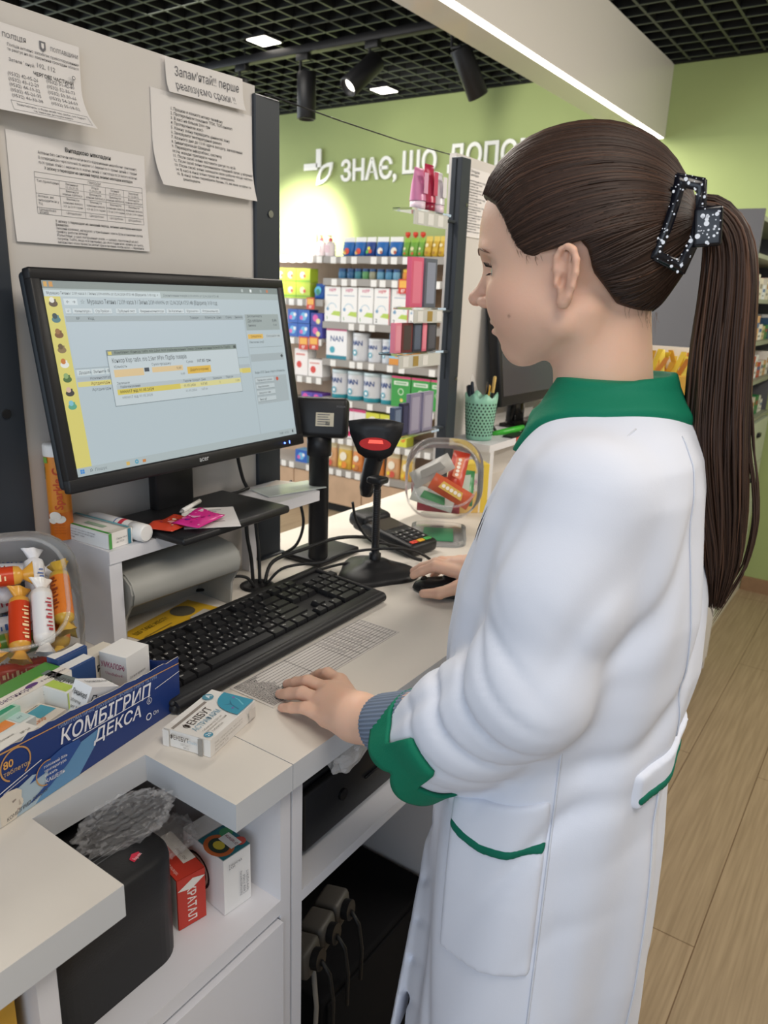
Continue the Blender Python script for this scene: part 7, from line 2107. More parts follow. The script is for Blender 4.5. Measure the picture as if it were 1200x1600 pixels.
def np_mesh(name, V, Q, mats, parent, mi=None, col=None):
    me = bpy.data.meshes.new(name)
    me.vertices.add(len(V))
    me.vertices.foreach_set('co', np.asarray(V, np.float32).ravel())
    me.loops.add(Q.size)
    me.loops.foreach_set('vertex_index', Q.astype(np.int32).ravel())
    me.polygons.add(len(Q))
    me.polygons.foreach_set('loop_start', np.arange(0, Q.size, Q.shape[1], dtype=np.int32))
    for m in mats:
        me.materials.append(m)
    if mi is not None:
        me.polygons.foreach_set('material_index', np.asarray(mi, np.int32))
    me.polygons.foreach_set('use_smooth', np.ones(len(Q), bool))
    if col is not None:
        ca = me.color_attributes.new('Col', 'FLOAT_COLOR', 'POINT')
        ca.data.foreach_set('color', np.concatenate([col, np.ones((len(V), 1))], 1).astype(np.float32).ravel())
    me.validate()
    me.update()
    o = bpy.data.objects.new(name, me)
    return link(o, parent)


person = thing('person', 'woman in white coat with green collar and brown ponytail, standing at the counter', 'person', P_LOC, P_RZ)

# --- body: one continuous surface
HY = 0.0
B = []
def U(p, k=0.012): B.append((p, '+', k))
def SUB(p, k=0.006): B.append((p, '-', k))
def rotx(a):
    c, s = math.cos(a), math.sin(a)
    return [[1, 0, 0], [0, c, -s], [0, s, c]]

U(f_ell((0, -0.004, 1.515), (0.073, 0.092, 0.084)))                  # skull
U(f_ell((0, 0.026, 1.466), (0.060, 0.055, 0.072)), 0.03)             # face
U(f_ell((0, 0.040, 1.516), (0.058, 0.044, 0.045)), 0.03)             # forehead
for s in (-1, 1):
    U(f_cap((s * 0.050, 0.000, 1.428), (s * 0.013, 0.040, 1.400), 0.017, 0.012), 0.026)   # jaw
    U(f_ell((s * 0.036, 0.043, 1.444), (0.026, 0.028, 0.028)), 0.025)     # cheek
    U(f_ell((s * 0.024, 0.0765, 1.490), (0.024, 0.011, 0.007)), 0.014)     # brow
U(f_ell((0, 0.0455, 1.3975), (0.016, 0.013, 0.0125)), 0.014)            # chin
U(f_ell((0, 0.0535, 1.418), (0.026, 0.017, 0.018)), 0.014)            # mouth mound
for s in (-1, 1):
    SUB(f_ell((s * 0.036, 0.088, 1.475), (0.020, 0.019, 0.0110)), 0.014)  # eye socket
    U(f_ell((s * 0.0335, 0.0632, 1.4755), (0.0145, 0.0125, 0.0105)), 0.005) # lids over the ball
    SUB(f_ell((s * 0.0355, 0.0765, 1.4735), (0.0125, 0.0068, 0.0046)), 0.0022)
U(f_cap((0, 0.0755, 1.482), (0, 0.0945, 1.4475), 0.0062, 0.0068), 0.009)  # nose ridge
U(f_ell((0, 0.0950, 1.4465), (0.0080, 0.0085, 0.0070)), 0.006)
for s in (-1, 1):
    U(f_ell((s * 0.0105, 0.0835, 1.4430), (0.0065, 0.0085, 0.006)), 0.005)
    SUB(f_ell((s * 0.0065, 0.0895, 1.4380), (0.0032, 0.0045, 0.003)), 0.003)
U(f_ell((0, 0.0695, 1.4245), (0.0225, 0.0090, 0.0046)), 0.004)         # upper lip
U(f_ell((0, 0.0672, 1.4140), (0.0200, 0.0090, 0.0050)), 0.004)        # lower lip
SUB(f_ell((0, 0.0755, 1.4195), (0.025, 0.0080, 0.0011)), 0.0025)
SUB(f_ell((0, 0.0690, 1.4060), (0.016, 0.0070, 0.0040)), 0.007)
# ears
for s in (-1, 1):
    def ex(y, z, o): return (s * (0.0705 + o), -0.004 + (y + 0.004) * 0.64, 1.4705 + (z - 1.4705) * 0.92)
    # rim, from in front of the canal up and round to the lobe
    rim = [ex(0.006, 1.466, 0.002), ex(0.0115, 1.475, 0.003), ex(0.0115, 1.486, 0.005), ex(0.005, 1.494, 0.0075), ex(-0.004, 1.4965, 0.0095), ex(-0.0125, 1.493, 0.0115), ex(-0.0180, 1.484, 0.0125),
           ex(-0.0190, 1.472, 0.0125), ex(-0.0160, 1.460, 0.0110), ex(-0.0110, 1.450, 0.0085), ex(-0.006, 1.444, 0.006)]
    U(f_chain(rim, [0.0024, 0.0027, 0.0029, 0.003, 0.0031, 0.0031, 0.003, 0.003, 0.003, 0.0034, 0.004], 0.003), 0.003)
    U(f_chain([ex(-0.008, 1.488, 0.007), ex(-0.0105, 1.478, 0.0085), ex(-0.0105, 1.467, 0.0095), ex(-0.007, 1.457, 0.008)], [0.0018, 0.0022, 0.0022, 0.002], 0.003), 0.003)
    U(f_ell(ex(-0.004, 1.4465, 0.004), (0.0046, 0.0062, 0.0080)), 0.005)
    U(f_ell(ex(-0.004, 1.471, 0.001), (0.0058, 0.0095, 0.0215)), 0.004)
    SUB(f_ell(ex(0.000, 1.464, 0.010), (0.0095, 0.0040, 0.0078)), 0.002)
    SUB(f_ell(ex(0.000, 1.484, 0.0105), (0.0065, 0.0030, 0.0085)), 0.002)
    U(f_ell(ex(0.0095, 1.463, 0.003), (0.0036, 0.0026, 0.0046)), 0.003)
# neck and trunk
U(f_cap((0, -0.033, 1.43), (0, -0.044, 1.335), 0.046, 0.050), 0.018)
for s in (-1, 1):
    U(f_cap((s * 0.048, -0.024, 1.44), (s * 0.016, -0.010, 1.335), 0.009, 0.008), 0.02)
U(f_loft([(1.36, -0.055, 0.045, 0.06), (1.33, -0.058, 0.060, 0.105), (1.30, -0.058, 0.070, 0.130), (1.20, -0.045, 0.085, 0.135), (1.08, -0.040, 0.085, 0.125),
          (0.98, -0.035, 0.085, 0.13), (0.88, -0.04, 0.098, 0.16), (0.80, -0.04, 0.095, 0.16)]), 0.02)
for s in (-1, 1):
    U(f_cap((s * 0.08, -0.04, 0.84), (s * 0.085, -0.035, 0.47), 0.075, 0.052), 0.02)
    U(f_cap((s * 0.085, -0.035, 0.47), (s * 0.09, -0.05, 0.09), 0.052, 0.033), 0.01)
    U(f_chain([(s * 0.09, -0.06, 0.05), (s * 0.095, 0.06, 0.035)], [0.034, 0.03], 0.01), 0.015)
# arms
LS, LE, LW = (-0.130, -0.052, 1.275), (-0.172, -0.020, 1.098), (-0.115, 0.140, 1.000)
RS, RE, RW = (0.135, -0.050, 1.285), (0.262, -0.005, 1.085), (0.395, 0.135, 0.985)
for S_, E_, W_ in ((LS, LE, LW), (RS, RE, RW)):
    U(f_chain([S_, E_], [0.040, 0.033], 0.01), 0.02)
    U(f_chain([E_, W_], [0.033, 0.026], 0.01), 0.01)
# left hand, flat on the counter (thumb side = her right)
wr = np.array(LW)
mcp = [(-0.016, 0.233, 0.979), (-0.043, 0.238, 0.981), (-0.069, 0.231, 0.979), (-0.092, 0.217, 0.974)]
tip = [(0.022, 0.287, 0.9565), (-0.012, 0.309, 0.9565), (-0.038, 0.306, 0.9565), (-0.066, 0.288, 0.9565)]
U(f_chain([LW, (-0.098, 0.175, 0.990), (-0.060, 0.222, 0.9775)], [0.026, 0.024, 0.0165], 0.02, ), 0.012)
for i, (a, b) in enumerate(zip(mcp, tip)):
    a, b = np.array(a), np.array(b)
    r = [0.0096, 0.0098, 0.0094, 0.0082][i]
    root = a + (np.array((-0.108, 0.165, 0.992)) - a) * 0.62
    U(f_chain([root, a], [0.0135, r + 0.0015], 0.008), 0.014)
    m1 = a + (b - a) * 0.46 + np.array((0, 0, 0.0075))
    m2 = a + (b - a) * 0.76 + np.array((0, 0, 0.0035))
    U(f_chain([a, m1, m2, b], [r, r * 0.9, r * 0.80, r * 0.66], 0.003), 0.0045)
U(f_chain([(-0.088, 0.172, 0.985), (-0.045, 0.208, 0.971), (-0.010, 0.232, 0.963), (0.014, 0.246, 0.9585)], [0.016, 0.0125, 0.0095, 0.0072], 0.006), 0.006)
# right hand on the mouse
MO = np.array((0.395, 0.222, 0.95))
U(f_chain([RW, (0.400, 0.165, 0.998), (0.400, 0.200, 0.999)], [0.025, 0.025, 0.019], 0.02), 0.012)
for dx, ln, zt in ((-0.020, 0.066, 0.980), (-0.004, 0.072, 0.981), (0.016, 0.064, 0.973), (0.034, 0.048, 0.961)):
    a = np.array((0.400 + dx, 0.203, 0.998)); b = np.array((0.398 + dx * 1.15, 0.203 + ln, zt))
    m1 = a + (b - a) * 0.45 + np.array((0, 0, 0.012)); m2 = a + (b - a) * 0.78 + np.array((0, 0, 0.006))
    U(f_chain([a - np.array((0, 0.03, 0.002)), a, m1, m2, b], [0.013, 0.0105, 0.0092, 0.0082, 0.0066], 0.003), 0.005)
U(f_chain([(0.386, 0.160, 0.990), (0.360, 0.185, 0.978), (0.345, 0.212, 0.968), (0.344, 0.240, 0.963)], [0.015, 0.0115, 0.0096, 0.0074], 0.005), 0.006)

axx = axis((-0.30, -0.165, 0.008), (-0.165, 0.10, 0.002), (0.10, 0.34, 0.008), (0.34, 0.46, 0.002))
axy = axis((-0.17, -0.122, 0.008), (-0.122, 0.34, 0.002))
axz = axis((-0.02, 0.945, 0.009), (0.945, 1.03, 0.002), (1.03, 1.33, 0.008), (1.33, 1.62, 0.002))
bV, bQ = surfnet(ev_grid(B, axx, axy, axz), axx, axy, axz)
# one smoothing pass over the net
def relax(V, Q, n, w=0.5, keep=None):
    V = V.copy()
    for _ in range(n):
        acc = np.zeros_like(V); cnt = np.zeros(len(V))
        for a, b in ((0, 1), (1, 2), (2, 3), (3, 0)):
            np.add.at(acc, Q[:, a], V[Q[:, b]]); np.add.at(acc, Q[:, b], V[Q[:, a]])
            np.add.at(cnt, Q[:, a], 1); np.add.at(cnt, Q[:, b], 1)
        V += w * (acc / np.maximum(cnt, 1)[:, None] - V)
    return V
bV = relax(bV, bQ, 2, 0.4)

skin = bpy.data.materials.new('skin')
skin.use_nodes = True
nt = skin.node_tree
pb = nt.nodes['Principled BSDF']
at_ = nt.nodes.new('ShaderNodeAttribute'); at_.attribute_name = 'Col'
nt.links.new(at_.outputs['Color'], pb.inputs['Base Color'])
pb.inputs['Roughness'].default_value = 0.48
pb.inputs['Specular IOR Level'].default_value = 0.35
pb.inputs['Subsurface Weight'].default_value = 0.25
pb.inputs['Subsurface Radius'].default_value = (1.0, 0.35, 0.2)
pb.inputs['Subsurface Scale'].default_value = 0.006
tcs = nt.nodes.new('ShaderNodeTexCoord'); ns = nt.nodes.new('ShaderNodeTexNoise'); ns.inputs['Scale'].default_value = 350
bs = nt.nodes.new('ShaderNodeBump'); bs.inputs['Strength'].default_value = 0.12; bs.inputs['Distance'].default_value = 0.001
nt.links.new(tcs.outputs['Object'], ns.inputs['Vector']); nt.links.new(ns.outputs['Fac'], bs.inputs['Height']); nt.links.new(bs.outputs['Normal'], pb.inputs['Normal'])

def gs(V, c, r):
    return np.exp(-(((V - np.array(c)) / np.array(r)) ** 2).sum(1))
base_skin = np.array(hexc('dcb29a'))
colr = np.tile(base_skin, (len(bV), 1))
rosy = np.array(hexc('cf937f'))
def blend(w, c):
    global colr
    colr = colr * (1 - w[:, None]) + np.array(c) * w[:, None]
for s in (-1, 1):
    blend(0.35 * gs(bV, (s * 0.048, 0.055, 1.442), (0.03, 0.03, 0.022)), rosy)
    blend(0.30 * gs(bV, (s * 0.08, -0.006, 1.47), (0.016, 0.02, 0.03)), rosy)
    blend(0.25 * gs(bV, (s * 0.031, 0.083, 1.480), (0.016, 0.02, 0.006)), hexc('9a7068'))
blend(0.35 * gs(bV, (0, 0.10, 1.445), (0.014, 0.012, 0.012)), rosy)
lipw = np.clip(2.4 * (gs(bV, (0, 0.0785, 1.4240), (0.0215, 0.014, 0.0050)) + gs(bV, (0, 0.0765, 1.4145), (0.020, 0.013, 0.0056))) - 0.7, 0, 1)
blend(0.85 * lipw, hexc('b9766f'))
kn = sum(gs(bV, tuple(np.array(a) + (np.array(b) - np.array(a)) * t), (0.009, 0.009, 0.012)) for a, b in zip(mcp, tip) for t in (0.0, 0.46, 1.0))
blend(0.35 * np.clip(kn, 0, 1), rosy)
blend(0.8 * gs(bV, (-0.055, 0.047, 1.432), (0.02, 0.0014, 0.0014)), hexc('6d4a3a'))
# nails on the left hand
for a, b in zip(mcp, tip):
    b_ = np.array(b) + np.array((0, 0, 0.0055)) + (np.array(a) - np.array(b)) * 0.04
    blend(0.6 * np.clip(2 * gs(bV, b_, (0.005, 0.006, 0.003)) - 0.3, 0, 1), hexc('e8c6b8'))
body = np_mesh('body', bV, bQ, [skin], person, col=colr)

# --- eyes, brows, lashes
white = mat('eye_white', hexc('d8d2cc'), 0.2)
irism = mat('eye_iris', hexc('4a5a60'), 0.2)
black = mat('eye_black', (0.01, 0.008, 0.007), 0.3)
hairc = hexc('3a2a22')
browm = mat('brow_hair', hexc('6b4a3a'), 0.6)
def skin_y(x, z):
    lo, hi = 0.03, 0.125
    for _ in range(18):
        m = (lo + hi) / 2
        if ev(B[:40], np.float32(x), np.float32(m), np.float32(z)) < 0: lo = m
        else: hi = m
    return hi


for s in (-1, 1):
    mb = MB()
    T = Matrix.Translation((s * 0.0342, 0.0624, 1.4735)) @ Euler((math.radians(-92), 0, 0)).to_matrix().to_4x4()
    R0 = 0.0115
    prof = [(R0 * math.sin(t), R0 * math.cos(t)) for t in [0.001, 0.17, 0.23, 0.5, 0.55, 0.9, 1.4, 2.0, 2.6, 3.14]]
    mb.lathe(prof[:3], black, 20, T, cap=False)
    mb.lathe(prof[2:5], irism, 20, T, cap=False)
    mb.lathe(prof[4:], white, 20, T, cap=False)
    mb.build('eye', person)
    mb = MB()
    for i in range(26):
        t = i / 25
        zb = 1.4885 + 0.006 * math.sin(t * 2.4) - 0.002 * t
        p = Vector((s * (0.014 + 0.036 * t), skin_y(s * (0.014 + 0.036 * t), zb) + 0.0002, zb))
        d = Vector((s * 0.009, -0.003 - 0.004 * t, 0.0035 - 0.006 * t))
        mb.tube([p, p + d * 0.5 + Vector((0, 0.0006, 0)), p + d], [0.0009, 0.0008, 0.0002], browm, 5)
    mb.build('eyebrow', person)
    mb = MB()
    for i in range(16):
        t = i / 15
        a = -0.9 + 1.8 * t
        p = Vector((s * 0.0340 + 0.0112 * math.sin(a), 0.0640 + 0.0118 * math.cos(a), 1.4768))
        d = Vector((math.sin(a) * 0.005 + s * 0.002, math.cos(a) * 0.0058, 0.0022))
        mb.tube([p, p + d * 0.55 - Vector((0, 0, 0.0008)), p + d + Vector((0, 0, 0.0018))], [0.0005, 0.0004, 0.00012], black, 4)
        p2 = p - Vector((0, 0, 0.0062))
        mb.tube([p2, p2 + Vector((d.x * 0.5, d.y * 0.5, -0.002))], [0.0003, 0.0001], black, 4)
    mb.build('eyelashes', person)

# --- hair: cap over the scalp, combed strands, ponytail
HR = [((f_ell((0, -0.006, 1.518), (0.083, 0.097, 0.090))), '+', 0.01),
      ((f_ell((0, 0.030, 1.535), (0.066, 0.055, 0.050))), '+', 0.03),
      ((f_ell((0, -0.052, 1.478), (0.056, 0.036, 0.045))), '+', 0.03),
      ((f_ell((0, -0.078, 1.510), (0.036, 0.026, 0.034))), '+', 0.02)]
hl = np.array([(-0.13, 1.438), (-0.09, 1.435), (-0.07, 1.440), (-0.048, 1.447), (-0.038, 1.460), (-0.026, 1.474), (-0.021, 1.492), (-0.010, 1.503), (0.006, 1.502), (0.017, 1.492), (0.026, 1.484), (0.036, 1.485),
               (0.044, 1.492), (0.052, 1.505), (0.060, 1.519), (0.070, 1.531), (0.085, 1.539), (0.12, 1.543)])
def hair_region(x, y, z):
    return (np.interp(y, hl[:, 0], hl[:, 1]).astype(np.float32) - z) * 0.8
hx, hy, hz = axis((-0.105, 0.105, 0.0025)), axis((-0.135, 0.115, 0.0025)), axis((1.40, 1.63, 0.0025))
HD = ev_grid(HR, hx, hy, hz)
HD = smax(HD, hair_region(hx[:, None, None], hy[None, :, None], hz[None, None, :]), 0.006)
hV, hQ = surfnet(HD, hx, hy, hz)
hairm = bpy.data.materials.new('hair')
hairm.use_nodes = True
nt = hairm.node_tree
pb = nt.nodes['Principled BSDF']
at_ = nt.nodes.new('ShaderNodeAttribute'); at_.attribute_name = 'Col'
nt.links.new(at_.outputs['Color'], pb.inputs['Base Color'])
pb.inputs['Roughness'].default_value = 0.5
pb.inputs['Specular IOR Level'].default_value = 0.25
rng = np.random.default_rng(5)
dk, md, lt = np.array(hexc('291b14')), np.array(hexc('3b2920')), np.array(hexc('664735'))
hair = np_mesh('hair', hV, hQ, [hairm], person, col=np.tile(md * 0.75, (len(hV), 1)))


def tube_arrays(paths, radii, cols, n=6):
    """many tapered strands as arrays"""
    V, Q, Cc = [], [], []
    k0 = 0
    for P, r, c in zip(paths, radii, cols):
        P = np.asarray(P)
        m = len(P)
        t = np.gradient(P, axis=0)
        t /= np.linalg.norm(t, axis=1)[:, None] + 1e-9
        a = np.cross(t, np.array((0.31, 0.2, 0.93)))
        a /= np.linalg.norm(a, axis=1)[:, None] + 1e-9
        b = np.cross(t, a)
        an = np.arange(n) * 2 * np.pi / n
        ring = P[:, None, :] + (a[:, None, :] * np.cos(an)[None, :, None] + b[:, None, :] * np.sin(an)[None, :, None]) * np.asarray(r)[:, None, None]
        V.append(ring.reshape(-1, 3))
        i = np.arange(m - 1)[:, None] * n
        kk = np.arange(n)[None, :]
        k2 = (kk + 1) % n
        Q.append(np.stack([i + kk, i + k2, i + n + k2, i + n + kk], -1).reshape(-1, 4) + k0)
        Cc.append(np.tile(c, (m * n, 1)))
        k0 += m * n
    return np.concatenate(V), np.concatenate(Q), np.concatenate(Cc)


HC = np.array((0.0, -0.004, 1.500))       # centre the strands are measured from
KN = np.array((0.0, -0.108, 1.524))       # where the hair is gathered


def on_hair(dirs, off):
    """first point outside the hair volume along rays from the head's centre"""
    lo, hi = np.full(len(dirs), 0.03), np.full(len(dirs), 0.14)
    for _ in range(22):
        mid = (lo + hi) / 2
        p = HC + dirs * mid[:, None]
        d = ev(HR, p[:, 0], p[:, 1], p[:, 2])
        lo = np.where(d < off, mid, lo); hi = np.where(d < off, hi, mid)
    return HC + dirs * ((lo + hi) / 2)[:, None]


paths, radii, cols = [], [], []
kd = (KN - HC) / np.linalg.norm(KN - HC)
starts = []
for i in range(1500):
    u = rng.random()
    # along the hair line, on both sides, and over the crown
    s = -1 if rng.random() < 0.68 else 1
    y = -0.09 + 0.182 * u
    if rng.random() < 0.5:
        y = 0.02 + 0.072 * u
    z = np.interp(y, hl[:, 0], hl[:, 1]) + 0.003 + 0.012 * rng.random() ** 3
    # lateral position on the volume at this (y, z)
    xs_ = np.linspace(0, 0.1, 60)
    dd = ev(HR, xs_, np.full(60, y), np.full(60, z))
    ok = np.nonzero(dd < 0)[0]
    xx = xs_[ok[-1]] if len(ok) else 0.0
    if rng.random() < 0.32 and y > 0.06:
        xx *= rng.random()
        z = 1.543 + 0.004 * rng.random(); y = 0.088
    starts.append(np.array((s * xx, y, z)))
for st in starts:
    d0 = st - HC; d0 /= np.linalg.norm(d0)
    om = math.acos(np.clip(d0 @ kd, -1, 1))
    tt = np.linspace(0, 0.97, 18)
    D = (np.sin((1 - tt) * om)[:, None] * d0 + np.sin(tt * om)[:, None] * kd) / max(math.sin(om), 1e-3)
    side = np.cross(d0, kd); side /= np.linalg.norm(side) + 1e-9
    up_ = np.array((0, 0, 1.0))
    D = D + np.sin(tt * np.pi)[:, None] * (up_ * 0.10 * (1 if st[2] > 1.47 else -0.2) + side * rng.normal(0, 0.03))
    D /= np.linalg.norm(D, axis=1)[:, None]
    P = on_hair(D, 0.0001 + 0.0007 * rng.random())
    paths.append(P)
    r = 0.0006 + 0.0007 * rng.random()
    radii.append(r * np.clip(np.minimum(tt * 10 + 0.15, 1), 0.2, 1))
    w = rng.random()
    c = (dk * (1 - w) + md * w) if rng.random() < 0.9 else md * 0.75 + lt * 0.25
    cols.append(c * (0.85 + 0.3 * rng.random()))
# fine baby hairs at the nape and temple
for i in range(46):
    if i < 22:
        y = -0.085 + 0.05 * rng.random(); z = np.interp(y, hl[:, 0], hl[:, 1]); x = -0.045 + 0.03 * rng.random()
        p = np.array((x * 1.0, y, z + 0.004)); v = np.array((0, -0.006 * rng.random(), -0.008 - 0.012 * rng.random()))
    else:
        y = 0.02 + 0.05 * rng.random(); z = np.interp(y, hl[:, 0], hl[:, 1]); x = -0.069 + 0.010 * max(0, (y - 0.03) / 0.05)
        p = np.array((x, y, z + 0.004)); v = np.array((-0.002, -0.004 + 0.004 * rng.random(), -0.005 - 0.006 * rng.random()))
    paths.append([p, p + v * 0.5 + np.array((0, 0.001, 0)), p + v]); radii.append([0.00018, 0.00014, 0.00006]); cols.append(lt)
sV, sQ, sC = tube_arrays(paths, radii, cols, 5)
np_mesh('combed_strands', sV, sQ, [hairm], hair, col=sC)

cl = np.array([(0, -0.085, 1.525), (0, -0.118, 1.530), (0, -0.136, 1.508), (0, -0.142, 1.470), (0, -0.145, 1.400), (-0.002, -0.152, 1.320), (-0.002, -0.166, 1.255), (0, -0.176, 1.205), (0.002, -0.177, 1.150)])
cw = np.array([0.014, 0.016, 0.020, 0.024, 0.028, 0.030, 0.026, 0.019, 0.006])
tl = np.linspace(0, 1, len(cl))
paths, radii, cols = [], [], []
for i in range(900):
    tt = np.linspace(0, 1 - 0.30 * rng.random() ** 2.2, 26)
    ctr = np.stack([np.interp(tt, tl, cl[:, j]) for j in range(3)], 1)
    # smooth the polyline a little
    for _ in range(2):
        ctr[1:-1] = (ctr[:-2] + 2 * ctr[1:-1] + ctr[2:]) / 4
    w = np.interp(tt, tl, cw)
    a, q = rng.random() * 2 * np.pi, math.sqrt(rng.random())
    ph, fq, am = rng.random() * 6.28, 2 + 4 * rng.random(), 0.0022 * rng.random()
    tg = np.gradient(ctr, axis=0); tg /= np.linalg.norm(tg, axis=1)[:, None]
    nrm = np.cross(tg, np.array((1.0, 0, 0)))
    off = (nrm * (q * np.cos(a) * w + am * np.sin(ph + fq * tt * 3))[:, None] + np.array((1.0, 0, 0)) * (q * np.sin(a) * w * 1.05 + am * np.cos(ph * 2 + fq * tt * 2))[:, None])
    paths.append(ctr + off)
    radii.append((0.0009 + 0.0009 * rng.random()) * np.clip((1 - tt / tt[-1]) * 5 + 0.12, 0, 1))
    k = rng.random()
    c = dk * (1 - k) + md * k if rng.random() < 0.75 else md * 0.65 + lt * 0.35
    cols.append(c * (0.85 + 0.5 * rng.random()))
# a few loose locks that curl away at the back
for i in range(9):
    tt = np.linspace(0.3 + 0.2 * rng.random(), 1, 20)
    ctr = np.stack([np.interp(tt, tl, cl[:, j]) for j in range(3)], 1)
    u = (tt - tt[0]) / (1 - tt[0])
    bow = np.sin(u * np.pi) * (0.030 + 0.008 * rng.random())
    ctr[:, 1] += (-bow) * (1 if i < 6 else -0.8)
    ctr[:, 0] += 0.004 * rng.normal()
    ctr[:, 2] -= 0.02 * u * rng.random()
    paths.append(ctr); radii.append(0.0011 * np.clip((1 - u) * 4 + 0.1, 0, 1)); cols.append(md)
pV, pQ, pC = tube_arrays(paths, radii, cols, 5)
np_mesh('ponytail', pV, pQ, [hairm], hair, col=pC)

# --- claw clip
clipm = mat('clip_black', (0.006, 0.006, 0.010), 0.22)
dotm = mat('clip_white_spots', hexc('dfe2ea'), 0.4)
cxx = -0.050
clip = thing('hair_claw_clip', None, None)
clip.parent = person
mb = MB()
def cp(y, z, o=0.0):     # the frame bows outwards along its length
    t = (z - 1.515) / 0.042
    return (cxx + 0.007 * t * t - 0.30 * (y + 0.092) * -1 * -1 - 0.004 + o if False else cxx + 0.007 * t * t - 0.35 * (y + 0.092) - 0.004 + o, y, z)
out = [(-0.0845, 1.557), (-0.1105, 1.553), (-0.1135, 1.527), (-0.1115, 1.500), (-0.103, 1.473), (-0.0725, 1.486), (-0.079, 1.508), (-0.0835, 1.533)]
inn = [(-0.0935, 1.5445), (-0.1030, 1.5430), (-0.1045, 1.527), (-0.1030, 1.503), (-0.0965, 1.4865), (-0.0820, 1.4920), (-0.0875, 1.510), (-0.0915, 1.530)]
n = len(out)
V = [cp(y, z, -0.003) for y, z in out] + [cp(y, z, -0.003) for y, z in inn] + [cp(y, z, 0.003) for y, z in out] + [cp(y, z, 0.003) for y, z in inn]
Fs = []
for i in range(n):
    j = (i + 1) % n
    Fs += [(i, n + i, n + j, j), (2 * n + i, 2 * n + j, 3 * n + j, 3 * n + i), (i, j, 2 * n + j, 2 * n + i), (n + i, 3 * n + i, 3 * n + j, n + j)]
mb.add(V, Fs, clipm)
bmt = bmesh.new()
vs = [bmt.verts.new(v) for v in mb.v]
for f in mb.f:
    bmt.faces.new([vs[i] for i in f])
bmesh.ops.recalc_face_normals(bmt, faces=list(bmt.faces))
bmesh.ops.bevel(bmt, geom=list(bmt.edges), offset=0.0012, segments=2, affect='EDGES', clamp_overlap=True)
mb = MB(); mb.bm(bmt, clipm, None, True)
def spots(mb, quads, n, xo):
    for i in range(n):
        a, b, c, d = quads[i % len(quads)]
        u, v = random.random(), random.random()
        y = (a[0] * (1 - u) + b[0] * u) * (1 - v) + (d[0] * (1 - u) + c[0] * u) * v
        z = (a[1] * (1 - u) + b[1] * u) * (1 - v) + (d[1] * (1 - u) + c[1] * u) * v
        r = 0.0004 + 0.0017 * random.random() ** 4
        p = Vector(cp(y, z, xo))
        mb.disc(p, (0, -1, 0), (0, 0, 1), 0, 0, r, dotm, 0.0003, 10, r * (0.8 + 0.5 * random.random()))
rim4 = [[out[i], out[(i + 1) % n], inn[(i + 1) % n], inn[i]] for i in range(n)]
spots(mb, rim4, 75, -0.0031)
mb.build('clip_frame', clip)
mb = MB()
mb.rbox(-0.004, 0.004, -0.0115, 0.0115, -0.0165, 0.0165, clipm, 0.003, 3, X=Matrix.Translation((cxx - 0.001, -0.1165, 1.5135)) @ Euler((math.radians(-6), 0, 0)).to_matrix().to_4x4())
for i in range(34):
    y, z, r = -0.1165 + random.uniform(-0.0095, 0.0095), 1.5135 + random.uniform(-0.014, 0.014), 0.0005 + 0.0017 * random.random() ** 3
    mb.disc((cxx - 0.0051, y, z), (0, -1, 0), (0, 0, 1), 0, 0, r, dotm, 0.0002, 10)
mb.build('clip_lever', clip)
mb = MB()
for k in range(5):
    z = 1.492 + k * 0.013
    y0 = -0.086 + 0.004 * (1 - ((z - 1.518) / 0.03) ** 2) + 0.005
    mb.tube([(cxx + 0.003, -0.084, z), (cxx + 0.006, -0.077, z + 0.001), (cxx + 0.014, -0.072, z)], [0.002, 0.0018, 0.0008], clipm, 6)
mb.build('clip_teeth', clip)

# --- coat
def crease(u, w=0.30):
    """narrow valleys, one per turn of u"""
    return np.exp(-(np.sin(u * 0.5) / w) ** 2)


def fold(x, y, z):
    a = np.arctan2(x, y + 0.04)
    low = np.clip((1.00 - z) / 0.30, 0, 1)
    f = 0.0050 * low * np.sin(5.0 * a + 2.2 * np.sin(3.1 * z) + 0.6) + 0.0028 * low * np.sin(9.0 * a - 4 * z + 1.1)
    mid = np.exp(-((z - 1.03) / 0.09) ** 2)
    f = f + 0.0032 * mid * np.sin(6 * a + 22 * z + 1.5 * np.sin(4 * a)) + 0.0016 * np.sin(14 * a + 11 * z) * np.clip((1.29 - z) / 0.05, 0, 1)
    # slanting drag lines from armpit and shoulder blade to the waist
    back = np.clip((-y - 0.02) / 0.06, 0, 1) * np.exp(-((z - 1.13) / 0.13) ** 2)
    f = f - 0.0075 * back * crease(44 * (z - 0.75 * x + 0.25 * y) + 1.6 * np.sin(17 * x + 9 * z), 0.42)
    side = np.exp(-((y + 0.05) / 0.07) ** 2) * np.exp(-((z - 1.0) / 0.12) ** 2)
    f = f - 0.0060 * side * crease(50 * (z + 0.9 * y) + 2 * np.sin(24 * y), 0.38)
    # long soft pleats in the skirt and the gathered front edge
    f = f - 0.0050 * low * crease(7.0 * a + 1.3 * np.sin(5 * z) + 0.8, 0.30)
    front = np.exp(-((a + 0.35) / 0.28) ** 2)
    f = f - 0.0040 * front * crease(60 * z + 5 * np.sin(9 * z) + 12 * a, 0.45)
    return f


